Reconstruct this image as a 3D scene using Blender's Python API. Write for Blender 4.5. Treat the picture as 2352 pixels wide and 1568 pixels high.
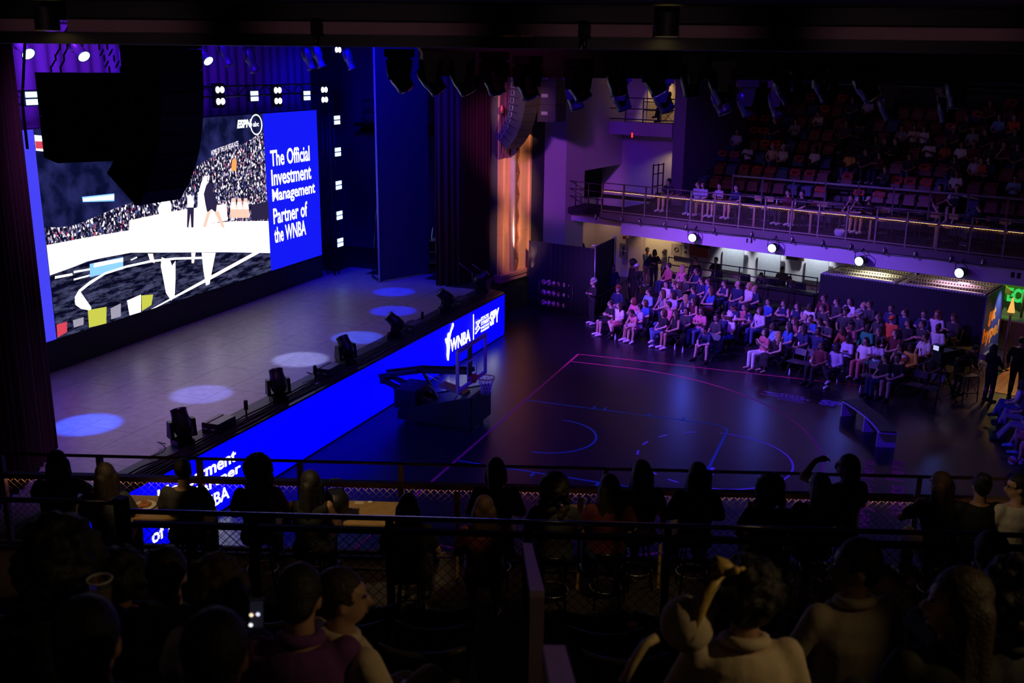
import bpy, bmesh, math, random
from mathutils import Vector, Matrix, Euler
R = random.Random(7)
for o in list(bpy.data.objects): bpy.data.objects.remove(o)
scene = bpy.context.scene
col = scene.collection
# ---------------------------------------------------------------- camera
CX, CY, CZ, YAW, PIT, ROL, FPX = 9.1973, -23.4169, 9.2156, -0.3562, -0.2662, 0.0111, 2327.0
cf = Vector((math.sin(YAW)*math.cos(PIT), math.cos(YAW)*math.cos(PIT), math.sin(PIT)))
cr0 = Vector((math.cos(YAW), -math.sin(YAW), 0)); cu0 = cr0.cross(cf)
cr = cr0*math.cos(ROL)+cu0*math.sin(ROL); cu = -cr0*math.sin(ROL)+cu0*math.cos(ROL)
CAM = Vector((CX, CY, CZ))
cam_d = bpy.data.cameras.new('camera'); cam = bpy.data.objects.new('camera', cam_d); col.objects.link(cam)
cam.matrix_world = Matrix(((cr.x, cu.x, -cf.x, CX), (cr.y, cu.y, -cf.y, CY), (cr.z, cu.z, -cf.z, CZ), (0, 0, 0, 1)))
cam_d.sensor_width = 36; cam_d.lens = FPX/2352*36; cam_d.clip_start = .1; cam_d.clip_end = 300
cam_d.dof.use_dof = True; cam_d.dof.focus_distance = 30; cam_d.dof.aperture_fstop = 2.8
scene.camera = cam
# ---------------------------------------------------------------- world, exposure
w = bpy.data.worlds.new('World'); scene.world = w; w.use_nodes = True
w.node_tree.nodes['Background'].inputs[0].default_value = (.03, .02, .06, 1)
w.node_tree.nodes['Background'].inputs[1].default_value = .02
vs = scene.view_settings
vs.view_transform = 'Standard'; vs.look = 'None'; vs.exposure = .3; vs.gamma = 1; vs.use_curve_mapping = False

def lamp(kind, name, loc, tgt, color, power, size=.2, angle=60, blend=.3, label=None):
    d = bpy.data.lights.new(name, kind); d.color = color; d.energy = power
    if kind == 'SPOT': d.spot_size = math.radians(angle); d.spot_blend = blend; d.shadow_soft_size = size
    elif kind == 'AREA': d.shape = 'DISK'; d.size = size
    else: d.shadow_soft_size = size
    o = bpy.data.objects.new(name, d); col.objects.link(o); o.location = loc
    if tgt is not None:
        o.rotation_euler = (Vector(tgt)-Vector(loc)).to_track_quat('-Z', 'Y').to_euler()
    return o
def ray(px, py): return cf+cr*((px-1176)/FPX)-cu*((py-784)/FPX)
def atZ(px, py, z): d = ray(px, py); return CAM+d*((z-CZ)/d.z)
def atY(px, py, y): d = ray(px, py); return CAM+d*((y-CY)/d.y)
def atX(px, py, x): d = ray(px, py); return CAM+d*((x-CX)/d.x)
def atD(px, py, t): return CAM+ray(px, py)*t
def atP(px, py, p, n):
    d = ray(px, py); n = Vector(n); return CAM+d*((Vector(p)-CAM).dot(n)/d.dot(n))
# house lighting: purple and blue washes thrown by the rig over the court, warm house lamps, added soffit fill
VIO = (.28, .05, 1); BLU = (.02, .02, 1); WARM = (1, .68, .30)
LAV = (.42,.17,1)
for i_, y_ in enumerate((-8,-4,0,4,8)):
    lamp('SPOT','stage_wash', (-4.6,y_,11.4), (-6.4,y_*.95,1.55), LAV, (900,760,620,380,150)[i_], .5, 52, .9)
lamp('SPOT','stage_magenta', (-4.2,-8,11.2), (-5.2,-6.5,1.55), (.85,.15,.9), 420, .4, 45, .9)
for i_,(x_,y_) in enumerate(((-6.74,-7.12),(-5.78,-4.43),(-5.2,-.97),(-4.9,1.59),(-5.45,4.93),(-6.71,7.49),(-9.4,10.8))):
    lamp('SPOT','stage_spot', (-7.0,y_*.97,11.3), (x_,y_,1.55), [(.02,.09,1),(.20,.22,1),(.40,.46,1),(.04,.10,1),(.0,.015,1),(.0,.015,1),(.0,.0,1)][i_], [15000,5500,5000,8000,8500,8000,8000][i_], .05, 9.5, .5)
lamp('SPOT','stage_back_blue', (-6.5,4,11.5), (-9,13,4), (0,0,1), 4200, .4, 80, .8)
lamp('SPOT','stage_back_blue', (-7,-2,11.5), (-10.2,4,9), (.04,.0,1), 1500, .4, 90, .8)
lamp('SPOT','screen_top_violet', (-6.5,-9.5,11.6), (-11,-5,9.4), (.20,.02,1), 8000, .4, 70, .8)
lamp('SPOT','wash_violet_audience', (-3.0,2.0,9.6), (4.0,11.3,.6), (.24,.09,1), 9500, .15, 56, .8)
lamp('SPOT','fill_violet_audience', (1.5,-5,10.8), (5,10.5,.5), (.12,.0,1), 1200, .3, 42, .9)
lamp('SPOT','wash_pink_audience', (-3.0,-2,9.8), (1.2,12.0,.6), (1,.16,.5), 1300, .15, 34, .9)
lamp('SPOT','wash_lilac_audience', (-1,0,10.2), (8.6,9.3,.6), (.60,.36,1), 700, .15, 26, .9)
lamp('SPOT','wash_violet_fascia', (0,-6,11.2), (-2.0,15.5,3.0), (.13,.0,1), 1500, .3, 34, .7)
lamp('SPOT','wash_violet_pier', (-1,-4,11.2), (-4.2,15.6,5.5), (.50,.10,.85), 6500, .3, 15, .5)
lamp('SPOT','wash_mauve_balcony', (6,-6,11.2), (8,12,3.2), (.55,.12,.55), 280, .3, 50, .8)
lamp('SPOT','wash_blue_court', (4,-5,11.8), (4,2,0), (.04,.0,1), 3600, .5, 95, .9)
lamp('SPOT','wash_rose_court', (3,-8,11.8), (2.4,0,0), (.8,.05,.45), 150, .5, 60, .9)
lamp('SPOT','wash_tier_red', (6,-2,11.6), (5,19,5.0), (1,.45,.5), 50, .3, 58, .8)
def np_(a_, b_, z_): return Vector((math.cos(.3194)*a_-math.sin(.3194)*b_, math.sin(.3194)*a_+math.cos(.3194)*b_, z_))
for a_, ta_, tb_, an_, pw_ in ((-2.27,-.62,-15.25,12,380),(-2.27,-3.0,-15.0,11,300),(2.17,.45,-15.6,9,120),(2.17,1.75,-15.5,9,120),(2.17,2.55,-15.5,9,120),(2.17,6.6,-14.9,12,110)):
    lamp('SPOT','downlight_beam', np_(a_,-17.62,9.40), np_(ta_,tb_,4.5), WARM, pw_, .04, an_, .5)
lamp('SPOT','house_warm', (12.8,-19.8,9.5), (9.2,-20.2,7.2), WARM, 80, .08, 44, .8)
lamp('SPOT','house_warm', (5.6,-22.0,9.5), (7.3,-20.5,6.9), (1,.62,.35), 2.2, .1, 45, .8)
for a_ in range(-8,10,2):
    lamp('SPOT','soffit_edge_fill', np_(a_,-20.0,8.9), np_(a_,-17.5,9.34), (1,.62,.72), 8, .05, 42, .8)  # added lamps that brighten the soffit edge, with no fixtures of their own
lamp('SPOT','wash_violet_gallery', (-1,-3,11.2), (-1.2,19,6.2), (.24,.01,.9), 1400, .3, 17, .6)
lamp('SPOT','pilaster_uplight', (-3.60,13.1,1.65), (-4.36,13.0,5.5), (1,.42,.24), 260, .1, 62, .8)
for z_ in (2.6,5.0,7.4,9.8):
    lamp('SPOT','pilaster_key', (3.2,1.0,10.9), (-4.34,13.0,z_), (1,.46,.27), 10000, .08, 10.5, 1.0)

# ---------------------------------------------------------------- materials
MATS = {}
def mat(name, c=(.5,.5,.5), rough=.6, metal=0, emit=None, es=1, noise=.15, nscale=12, bump=0, bdist=.01, alpha=1, spec=.5, trans=0, coat=0):
    if name in MATS: return MATS[name]
    m = bpy.data.materials.new(name); m.use_nodes = True; nt = m.node_tree; b = nt.nodes['Principled BSDF']
    b.inputs['Roughness'].default_value = rough; b.inputs['Metallic'].default_value = metal
    b.inputs['Specular IOR Level'].default_value = spec
    if trans: b.inputs['Transmission Weight'].default_value = trans
    if coat: b.inputs['Coat Weight'].default_value = coat
    if emit:
        b.inputs['Base Color'].default_value = (*c, 1)
        b.inputs['Emission Color'].default_value = (*emit, 1); b.inputs['Emission Strength'].default_value = es
    else:
        tc = nt.nodes.new('ShaderNodeTexCoord'); nz = nt.nodes.new('ShaderNodeTexNoise'); nz.inputs['Scale'].default_value = nscale
        nz.inputs['Detail'].default_value = 3
        mx = nt.nodes.new('ShaderNodeMix'); mx.data_type = 'RGBA'
        mx.inputs[6].default_value = (*[x*(1-noise) for x in c], 1); mx.inputs[7].default_value = (*[min(1, x*(1+noise)) for x in c], 1)
        nt.links.new(tc.outputs['Object'], nz.inputs['Vector']); nt.links.new(nz.outputs['Fac'], mx.inputs[0])
        nt.links.new(mx.outputs[2], b.inputs['Base Color'])
        if bump:
            bp = nt.nodes.new('ShaderNodeBump'); bp.inputs['Strength'].default_value = bump; bp.inputs['Distance'].default_value = bdist
            nt.links.new(nz.outputs['Fac'], bp.inputs['Height']); nt.links.new(bp.outputs['Normal'], b.inputs['Normal'])
    MATS[name] = m; return m
BLACK = mat('black_paint', (.010,.010,.012), .55)
BLACKM = mat('black_metal', (.014,.014,.016), .35, .3)
STEEL = mat('brushed_steel', (.35,.35,.37), .35, .9)
DSTEEL = mat('dark_bronze_steel', (.10,.085,.08), .45, .6)
# ---------------------------------------------------------------- mesh builder
class MB:
    def __init__(s): s.v = []; s.f = []; s.mi = []; s.cur = 0; s.sm = []; s.smooth = False
    def add(s, vs, fs):
        n = len(s.v); s.v += [tuple(v) for v in vs]
        for f in fs: s.f.append(tuple(i+n for i in f)); s.mi.append(s.cur); s.sm.append(s.smooth)
        return s
    def box(s, c, d, rz=0, rx=0, ry=0):
        m = Euler((rx, ry, rz)).to_matrix(); c = Vector(c)
        vs = [c+m @ Vector((sx*d[0]/2, sy*d[1]/2, sz*d[2]/2)) for sz in (-1,1) for sy in (-1,1) for sx in (-1,1)]
        return s.hexa(vs)
    def hexa(s, v): return s.add(v, [(0,2,3,1),(4,5,7,6),(0,1,5,4),(2,6,7,3),(0,4,6,2),(1,3,7,5)])
    def beam(s, a, b, wd, ht, up=(0,0,1)):
        a = Vector(a); b = Vector(b); d = (b-a).normalized(); up = Vector(up)
        x = d.cross(up)
        if x.length < 1e-4: x = d.cross(Vector((1,0,0)))
        x.normalize(); y = x.cross(d)
        vs = [p+x*(sx*wd/2)+y*(sy*ht/2) for p in (a, b) for sy in (-1,1) for sx in (-1,1)]
        return s.hexa(vs)
    def tube(s, pts, r, n=8, closed=False, caps=True):
        pts = [Vector(p) for p in pts]; N = len(pts)
        rr = r if hasattr(r, '__len__') else [r]*N
        base = len(s.v); ref = None
        for i, p in enumerate(pts):
            t = (pts[(i+1) % N]-pts[i-1]) if closed else (pts[min(i+1, N-1)]-pts[max(i-1, 0)])
            t.normalize()
            if ref is None:
                ref = t.cross(Vector((0,0,1)))
                if ref.length < .01: ref = t.cross(Vector((1,0,0)))
            ref = (ref-t*ref.dot(t))
            if ref.length < 1e-4: ref = t.orthogonal()
            ref.normalize()
            y = t.cross(ref)
            for k in range(n):
                a = 2*math.pi*k/n; s.v.append(tuple(p+(ref*math.cos(a)+y*math.sin(a))*rr[i]))
        for i in range(N if closed else N-1):
            j = (i+1) % N
            for k in range(n):
                q = (k+1) % n; s.f.append((base+i*n+k, base+i*n+q, base+j*n+q, base+j*n+k)); s.mi.append(s.cur); s.sm.append(True)
        if caps and not closed:
            s.f.append(tuple(base+k for k in range(n))[::-1]); s.f.append(tuple(base+(N-1)*n+k for k in range(n))); s.mi += [s.cur]*2; s.sm += [False]*2
        return s
    def lathe(s, prof, n=16, c=(0,0,0), m=None, cap=True):
        base = len(s.v); c = Vector(c); m = m or Matrix.Identity(3)
        for r, z in prof:
            for k in range(n):
                a = 2*math.pi*k/n; s.v.append(tuple(c+m @ Vector((r*math.cos(a), r*math.sin(a), z))))
        for i in range(len(prof)-1):
            for k in range(n):
                q = (k+1) % n; s.f.append((base+i*n+k, base+i*n+q, base+(i+1)*n+q, base+(i+1)*n+k)); s.mi.append(s.cur); s.sm.append(True)
        if cap:
            s.f.append(tuple(base+k for k in range(n))[::-1]); s.f.append(tuple(base+(len(prof)-1)*n+k for k in range(n))); s.mi += [s.cur]*2; s.sm += [False]*2
        return s
    def ell(s, c, r, n=12, k=8, m=None):
        m = m or Matrix.Identity(3); c = Vector(c); r = r if hasattr(r, '__len__') else (r,)*3
        base = len(s.v); s.v.append(tuple(c+m @ Vector((0,0,-r[2]))))
        for i in range(1, k):
            t = -math.pi/2+math.pi*i/k
            for j in range(n):
                a = 2*math.pi*j/n; s.v.append(tuple(c+m @ Vector((r[0]*math.cos(t)*math.cos(a), r[1]*math.cos(t)*math.sin(a), r[2]*math.sin(t)))))
        s.v.append(tuple(c+m @ Vector((0,0,r[2])))); top = len(s.v)-1
        for j in range(n):
            q = (j+1) % n
            s.f.append((base, base+1+q, base+1+j))
            for i in range(k-2): s.f.append((base+1+i*n+j, base+1+i*n+q, base+1+(i+1)*n+q, base+1+(i+1)*n+j))
            s.f.append((top, base+1+(k-2)*n+j, base+1+(k-2)*n+q))
            s.mi += [s.cur]*k; s.sm += [True]*k
        return s
    def cone(s, a, b, ra, rb, n=10):
        """tapered capsule"""
        a = Vector(a); b = Vector(b); d = b-a; L = d.length
        if L < 1e-5: return s.ell(a, ra, n, 6)
        m = d.to_track_quat('Z', 'Y').to_matrix()
        prof = [(ra*math.cos(t), ra*math.sin(t)) for t in (-1.45, -1.0, -.5)]+[(ra, 0), (rb, L)]+[(rb*math.cos(t), L+rb*math.sin(t)) for t in (.5, 1.0, 1.45)]
        return s.lathe(prof, n, a, m)
    def prism(s, poly, off):
        off = Vector(off); n = len(poly); p = [Vector(q) for q in poly]
        s.add(p+[q+off for q in p], [tuple(range(n))[::-1], tuple(range(n, 2*n))]+[(i, (i+1) % n, n+(i+1) % n, n+i) for i in range(n)])
        return s
    def quad(s, a, b, c, d): return s.add([a, b, c, d], [(0,1,2,3)])
    def mesh(s, name):
        me = bpy.data.meshes.new(name); me.from_pydata(s.v, [], s.f)
        me.polygons.foreach_set('material_index', s.mi); me.polygons.foreach_set('use_smooth', s.sm); me.update(); return me
    def build(s, name, m=None, parent=None, world=False):
        """world=True: coordinates given in world space, moved into the parent's space"""
        if world and parent is not None:
            inv = (Matrix.Translation(parent.location) @ parent.rotation_euler.to_matrix().to_4x4()).inverted()
            par = parent.parent
            if par is not None: inv = inv @ (Matrix.Translation(par.location) @ par.rotation_euler.to_matrix().to_4x4()).inverted()
            s.v = [tuple(inv @ Vector(v)) for v in s.v]
        me = s.mesh(name)
        for x in (m if isinstance(m, (list, tuple)) else [m]):
            if x: me.materials.append(x)
        o = bpy.data.objects.new(name, me); col.objects.link(o); o.parent = parent
        return o
def fixn(o):
    bm = bmesh.new(); bm.from_mesh(o.data); bmesh.ops.recalc_face_normals(bm, faces=bm.faces); bm.to_mesh(o.data); bm.free(); return o
def tag(o, label=None, cat=None, group=None, kind=None):
    if label: o['label'] = label
    if cat: o['category'] = cat
    if group: o['group'] = group
    if kind: o['kind'] = kind
    return o
def thing(name, label, cat, loc=(0,0,0), rz=0, group=None):
    o = bpy.data.objects.new(name, None); col.objects.link(o); o.location = loc; o.rotation_euler = (0,0,rz); o.empty_display_size = .2
    return tag(o, label, cat, group)
def dup(root, loc=None, rz=None, label=None, group=None):
    r = root.copy(); col.objects.link(r)
    if loc is not None: r.location = loc
    if rz is not None: r.rotation_euler = (0,0,rz)
    if label: r['label'] = label
    if group: r['group'] = group
    for ch in root.children:
        c = ch.copy(); col.objects.link(c); c.parent = r
        for g in ch.children:
            d = g.copy(); col.objects.link(d); d.parent = c
    return r
def struct(name, mb, m, label, parent=None):
    o = mb.build(name, m, parent); fixn(o); return tag(o, label, None, None, 'structure')
def copyobj(o, parent, loc=None, rot=None, m=None):
    c = o.copy(); col.objects.link(c); c.parent = parent
    if loc is not None: c.location = loc
    if rot is not None: c.rotation_euler = rot
    return c
TMPS = bpy.data.scenes.new('workshop')
def textmesh(txt, bold=0.0, shear=0, sp=1.0, ext=0.002):
    """text as mesh in XY plane, height about .7 units per size 1; returns (verts, faces) normalised to bbox"""
    cu_ = bpy.data.curves.new('t', 'FONT'); cu_.body = txt; cu_.offset = bold; cu_.shear = shear; cu_.space_character = sp; cu_.resolution_u = 3
    o = bpy.data.objects.new('t', cu_); TMPS.collection.objects.link(o)
    TMPS.view_layers[0].update(); dg = TMPS.view_layers[0].depsgraph; me = bpy.data.meshes.new_from_object(o.evaluated_get(dg))
    vs = [v.co.copy() for v in me.vertices]; fs = [tuple(p.vertices) for p in me.polygons]
    bpy.data.objects.remove(o); bpy.data.curves.remove(cu_); bpy.data.meshes.remove(me)
    x0 = min(v.x for v in vs); x1 = max(v.x for v in vs); y0 = min(v.y for v in vs); y1 = max(v.y for v in vs)
    return [((v.x-x0)/(x1-x0), (v.y-y0)/(y1-y0)) for v in vs], fs
def text_on(mb, txt, o, ux, uy, bold=.0, shear=0, sp=1.0, off=(0,0,0)):
    """lay text so that its box starts at o and spans vectors ux (width) and uy (height)"""
    vs, fs = textmesh(txt, bold, shear, sp); o = Vector(o)+Vector(off); ux = Vector(ux); uy = Vector(uy)
    mb.add([o+ux*a+uy*b for a, b in vs], fs)
# row frame of the floor audience and the far balcony (turned 18 degrees from the stage axis)
TH = math.radians(18.3); FA = Vector((math.cos(TH), -math.sin(TH), 0)); FB = Vector((math.sin(TH), math.cos(TH), 0))
def AB(a, b, z=0): return FA*a+FB*b+Vector((0,0,z))
def ab(p): return p.dot(FA), p.dot(FB)
# near balcony frame: mirrored, rows run along NA, NB points to the court
NA = Vector((math.cos(TH), math.sin(TH), 0)); NB = Vector((-math.sin(TH), math.cos(TH), 0))
def NP(a, b, z=0): return NA*a+NB*b+Vector((0,0,z))
def sx(y): return -3.325+.0196*y
DECK = 1.55
# ================================================================ the setting
FLOORM = mat('court_vinyl', (.010,.007,.015), .31, noise=.3, nscale=1.5, spec=.5)
mb = MB(); mb.box((4,3,-.05),(60,70,.1)); floor = struct('floor', mb, FLOORM, 'glossy black vinyl arena floor with painted court lines')
PINK = mat('court_line_crimson', (.75,.03,.16), .5); TEAL = mat('court_line_teal', (.02,.42,.42), .5); LILAC = mat('court_line_white', (.65,.55,.85), .5)
def strip(mb, pts, wd=.055, z=.002):
    pts = [Vector((p[0], p[1], 0)) for p in pts]; L = []
    for i, p in enumerate(pts):
        t = (pts[min(i+1, len(pts)-1)]-pts[max(i-1, 0)]).normalized(); n = Vector((-t.y, t.x, 0)); L.append((p+n*wd/2, p-n*wd/2))
    for (a, b), (c, d) in zip(L, L[1:]): mb.quad((a.x,a.y,z),(b.x,b.y,z),(d.x,d.y,z),(c.x,c.y,z))
def arc(cx, cy, r, a0, a1, n=40): return [(cx+r*math.cos(math.radians(a0+(a1-a0)*i/n)), cy+r*math.sin(math.radians(a0+(a1-a0)*i/n))) for i in range(n+1)]
def line(name, m, paths, wd=.055):
    mb = MB()
    for p in paths: strip(mb, p, wd)
    return tag(fixn(mb.build(name, m, floor)), None, None, None, None)
line('baseline', PINK, [[(0,7.65),(0,-10)]], .07)
line('sideline', PINK, [[(0,7.62),(9.5,7.62)]])
th3 = math.degrees(math.asin(6.706/6.75))
line('three_point_line', PINK, [[(0,6.706),(2.3,6.706)]+arc(1.575,0,6.75,th3,-th3,60)+[(0,-6.706)]], .06)
for s in (1,-1):
    line('lane_line', TEAL, [[(0,2.47*s),(5.35,2.47*s)]+[(5.35+.42*math.sin(a*math.pi/16), s*(2.05+.42*math.cos(a*math.pi/16))) for a in range(1,9)]])
    for x in (2.0,2.31,3.57,4.51): line('lane_mark', TEAL, [[(x,2.47*s),(x,2.72*s)]], .06)
line('free_throw_line', TEAL, [[(5.77,2.06),(5.77,-2.06)]], .07)
line('restricted_arc', TEAL, [arc(1.5,0,1.25,90,-90)])
line('free_throw_arc', LILAC, [arc(5.79,0,1.86,95,-95,50)])
for a in (115,140,163,185,225,245): line('free_throw_dash', LILAC, [arc(5.79,0,1.86,a,a+9,4)], .06)
mb = MB()
for i in range(3): strip(mb, [(5.55+i*.16,-.62+.02*i),(5.52+i*.16,-.85),(5.60+i*.16,-1.08)], .09)
tag(mb.build('centre_mark', LILAC, floor))
def floortext(name, txt, o, ux, uy, m, bold=.02):
    mb = MB(); text_on(mb, txt, (o[0],o[1],.003), (*ux,0), (*uy,0), bold); return mb.build(name, m, floor)
PUR = mat('court_print_lilac', (.42,.34,.72), .5)
ex = Vector((.985,-.17)); ey = Vector((.17,.985))
def ft(name, txt, x, y, wd, ht, m=PUR, bold=.02): return floortext(name, txt, (x,y), tuple(ex*wd), tuple(ey*ht), m, bold)
ft('court_lettering', 'STATE', 6.72, 5.78, .70, .15, bold=.03); ft('court_lettering', 'STREET', 6.70, 5.60, .92, .15, bold=.03)
ft('court_lettering', 'INVESTMENT', 6.69, 5.46, .72, .10); ft('court_lettering', 'MANAGEMENT', 6.68, 5.33, .82, .10)
ft('court_lettering', 'SPY', 7.82, 5.30, 1.06, .52, bold=.06)
mb = MB()
for pts in ([(6.22,5.93),(6.72,5.82)],[(6.22,5.93),(6.70,5.62)],[(6.18,5.64),(6.68,5.55)]): strip(mb, pts, .055, .003)
tag(mb.build('court_emblem', PUR, floor))
CRIM = mat('court_print_crimson', (.55,.03,.12), .5)
def vt(txt, x, y1, ln, ht):
    floortext('court_lettering', txt, (x+ht*.98, y1-ln), (-.0*ln, ln), (-ht, 0.0), CRIM, .02)
vt('everything here', 9.16, 1.3, 4.3, .40); vt('starts here', 9.75, 1.6, 3.4, .40)
# ---- stage deck
DECKM = mat('stage_board', (.26,.24,.26), .36, noise=.35, nscale=5, bump=.06, spec=.5)
y0, y1 = -14.0, 11.6
mb = MB(); mb.prism([(sx(y0)-.06,y0,0),(sx(y1)-.06,9.0,0),(-3.9,9.4,0),(-4.75,11.9,0),(-4.75,15,0),(-17,15,0),(-17,y0,0)], (0,0,DECK-.012))
stage = struct('floor_stage', mb, BLACK, 'raised black stage floor laid with large grey boards')
for i, x in enumerate([-4.25-1.22*k for k in range(6)]):
    yy = -13.6-(.9 if i % 2 else 0)
    while yy < 9.0:
        a = max(yy, -13.9); b_ = min(yy+2.44, 9.0 if x > -5 else 11.5)
        if b_-a > .3:
            mb = MB(); mb.box((x-.61, (a+b_)/2, DECK-.006), (1.212, b_-a-.008, .012)); mb.build('stage_board', DECKM, stage)
        yy += 2.44
mb = MB(); mb.box((-3.86,-2.4,DECK-.004),(.76,22.8,.012)); mb.build('stage_edge_board', mat('stage_edge_black', (.03,.03,.034), .45), stage)
mb = MB(); mb.box((sx(-2)-.01,-2.6,DECK-.02),(.10,22.9,.05), rz=-.0196); mb.build('stage_nosing', BLACKM, stage)
# ---- stage house shell
SH = mat('stage_black_wall', (.012,.012,.016), .8)
mb = MB(); mb.box((-17.1,3,6),(.2,44,12)); struct('wall_stage_back', mb, SH, 'black back wall of the stage house')
mb = MB(); mb.box((-10.5,18.6,6),(13,.2,12)); struct('wall_stage_wing', mb, mat('stage_wing_wall', (.10,.10,.14), .8), 'dark wing wall of the stage house behind the flats')
mb = MB(); mb.box((-10.5,-14.1,6),(13.2,.2,12)); struct('wall_stage_near_wing', mb, SH, 'black wall closing the stage behind the near curtain')
mb = MB(); mb.box((-10.3,2.2,12.3),(14,33,.2)); struct('ceiling_stage', mb, SH, 'black ceiling high over the stage')
# ---- proscenium with gilded reveal (far side)
GOLD = mat('gilded_plaster', (.80,.50,.26), .45, .25, noise=.12, nscale=3); GOLD2 = mat('rose_gilded_plaster', (.62,.33,.22), .5, .2, noise=.12, nscale=3)
A_ = Vector((-4.57,11.93,0)); B_ = Vector((-4.08,14.05,0)); dAB = (B_-A_).normalized(); nAB = Vector((dAB.y,-dAB.x,0)); Lg = (B_-A_).length
def gp(u, o, z): return A_+dAB*(u*Lg)+nAB*o+Vector((0,0,z))
ZG = DECK-.05
pr = thing('gilded_pilaster', 'tall gilded pilaster with zigzag moulding beside the stage opening, lit warm', 'pilaster', A_+Vector((0,0,ZG)))
def slab(mb, u0, u1, o0, o1, z0, z1): mb.hexa([gp(u,o,z) for z in (z0,z1) for o in (o0,o1) for u in (u0,u1)])
def pw(name, m, *sl, par=pr):
    mb = MB()
    for s_ in sl: slab(mb, *s_)
    return fixn(mb.build(name, m, par, True))
zc = [ZG, 3.0, 6.0, 9.0, 11.5]
for z0_, z1_ in zip(zc, zc[1:]):
    pw('panel', GOLD2, (.0,.16,-.10,.02,z0_+.004,z1_-.004)); pw('panel', GOLD2, (.16,.40,-.10,-.03,z0_+.004,z1_-.004)); pw('panel', GOLD, (.66,.98,-.10,0,z0_+.004,z1_-.004))
pw('edge_strip', GOLD, (.15,.20,-.08,.05,ZG,11.5)); pw('frame_strip', GOLD, (.96,1.02,-.08,.06,ZG,11.5)); pw('frame_strip', GOLD2, (.60,.64,-.08,.03,ZG,11.5)); pw('frame_strip', GOLD2, (.72,.73,-.08,.01,ZG,11.5))
mb = MB(); mb.tube([gp(.43,.03,ZG), gp(.43,.03,11.5)], .11, 14); mb.build('column_shaft', mat('silvered_plaster', (.55,.48,.60), .35, .5), pr, True)
mb = MB(); z = ZG; k = 0
while z < 11.4:
    u0_, u1_ = ((.50,.575) if k % 2 == 0 else (.575,.50))
    vs = [gp(u+du, o, zz) for (u, zz) in ((u0_, z), (u1_, min(z+.42, 11.5))) for o in (-.02,.10) for du in (-.028,.028)]
    mb.hexa(vs); z += .42; k += 1
fixn(mb.build('zigzag_moulding', mat('bronze_moulding', (.28,.12,.08), .4, .4), pr, True))
mb = MB(); slab(mb, -.06, 1.03, -.2, .26, ZG-.12, ZG-.003); slab(mb, -.04, 1.02, -.2, .20, ZG-.30, ZG-.125); fixn(mb.build('ledge', GOLD2, pr, True))
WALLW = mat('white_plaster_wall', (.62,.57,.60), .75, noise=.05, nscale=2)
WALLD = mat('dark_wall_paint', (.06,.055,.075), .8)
def wallq(name, pts, z0, z1, m, label, th=.25):
    """wall following a polyline in plan, thick towards the back"""
    mb = MB(); P = [Vector((p[0],p[1],0)) for p in pts]
    for a, b in zip(P, P[1:]):
        d = (b-a).normalized(); n = Vector((-d.y, d.x, 0))*th
        mb.hexa([q+Vector((0,0,z)) for z in (z0,z1) for q in (a, b, a+n, b+n)])
    return struct(name, mb, m, label)
wallq('wall_proscenium_base', [(-3.9,9.3),(-4.6,11.9),(-4.05,14.1)], 0, ZG-.31, BLACK, 'black dado wall under the gilded pilaster ledge', .3)
bb0 = (-4.62,11.75)
wallq('wall_proscenium_inner', [(-5.1,11.45),(-4.6,11.93)], 0, 12, mat('proscenium_blue_black', (.03,.03,.05), .6), 'dark blue inner jamb of the proscenium', .3)
P1 = atY(1222,400,14.1); P2 = atY(1250,400,15.0); P3 = atY(1300,400,16.0); P4 = atY(1343,400,17.6)
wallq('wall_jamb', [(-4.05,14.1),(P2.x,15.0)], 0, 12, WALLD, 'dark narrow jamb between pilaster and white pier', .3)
wallq('wall_pier', [(P2.x,15.0),(P3.x,16.0),(P4.x,17.6)], 0, 12, WALLW, 'tall white pier washed violet and blue beside the proscenium', .3)
# house back walls, ceiling
P5 = atY(1343,400,17.6); P6 = atY(1548,300,19.5)
GA1 = ab(atP(1542,345,AB(0,18.0,0),FB))[0]; _q = AB(GA1+.25,20.6)
wallq('wall_gallery', [(P4.x,17.6),(-2.2,21.5),(_q.x,_q.y)], 5.0, 12.5, WALLW, 'white end wall behind the upper gallery', .25)
wallq('wall_lobby', [(-5.2,17.2),(-3.4,21.2),(18,14.2)], 0, 3.45, WALLW, 'cream lobby wall under the far balcony', .25)
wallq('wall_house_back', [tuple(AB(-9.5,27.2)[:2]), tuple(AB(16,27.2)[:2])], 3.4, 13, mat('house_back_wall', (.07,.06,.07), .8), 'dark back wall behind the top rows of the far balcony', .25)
mb = MB(); mb.box((5,2,13.1),(26,64,.2)); struct('ceiling', mb, BLACK, 'black ceiling high over the court')
mb = MB(); mb.box((24,2,6.5),(.3,64,13)); struct('wall_right', mb, WALLD, 'dark side wall far to the right')
mb = MB(); mb.box((4,-31,6.5),(44,.3,13)); struct('wall_near', mb, WALLD, 'dark wall behind the near balcony')
WOOD = mat('lobby_wood', (.42,.20,.08), .35, noise=.3, nscale=4)
lob = thing('wood_floor', 'warm orange wood plank floor of the lobby beyond the sign', 'floor', (14.5,12.5,0)); lob['kind'] = 'structure'
for i in range(24):
    mb = MB(); c = AB(9.0+.2*i+.1,17.0); mb.beam(c-FB*5.0+Vector((0,0,.008)), c+FB*3+Vector((0,0,.008)), .194, .012); mb.build('plank', WOOD, lob, True)
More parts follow.
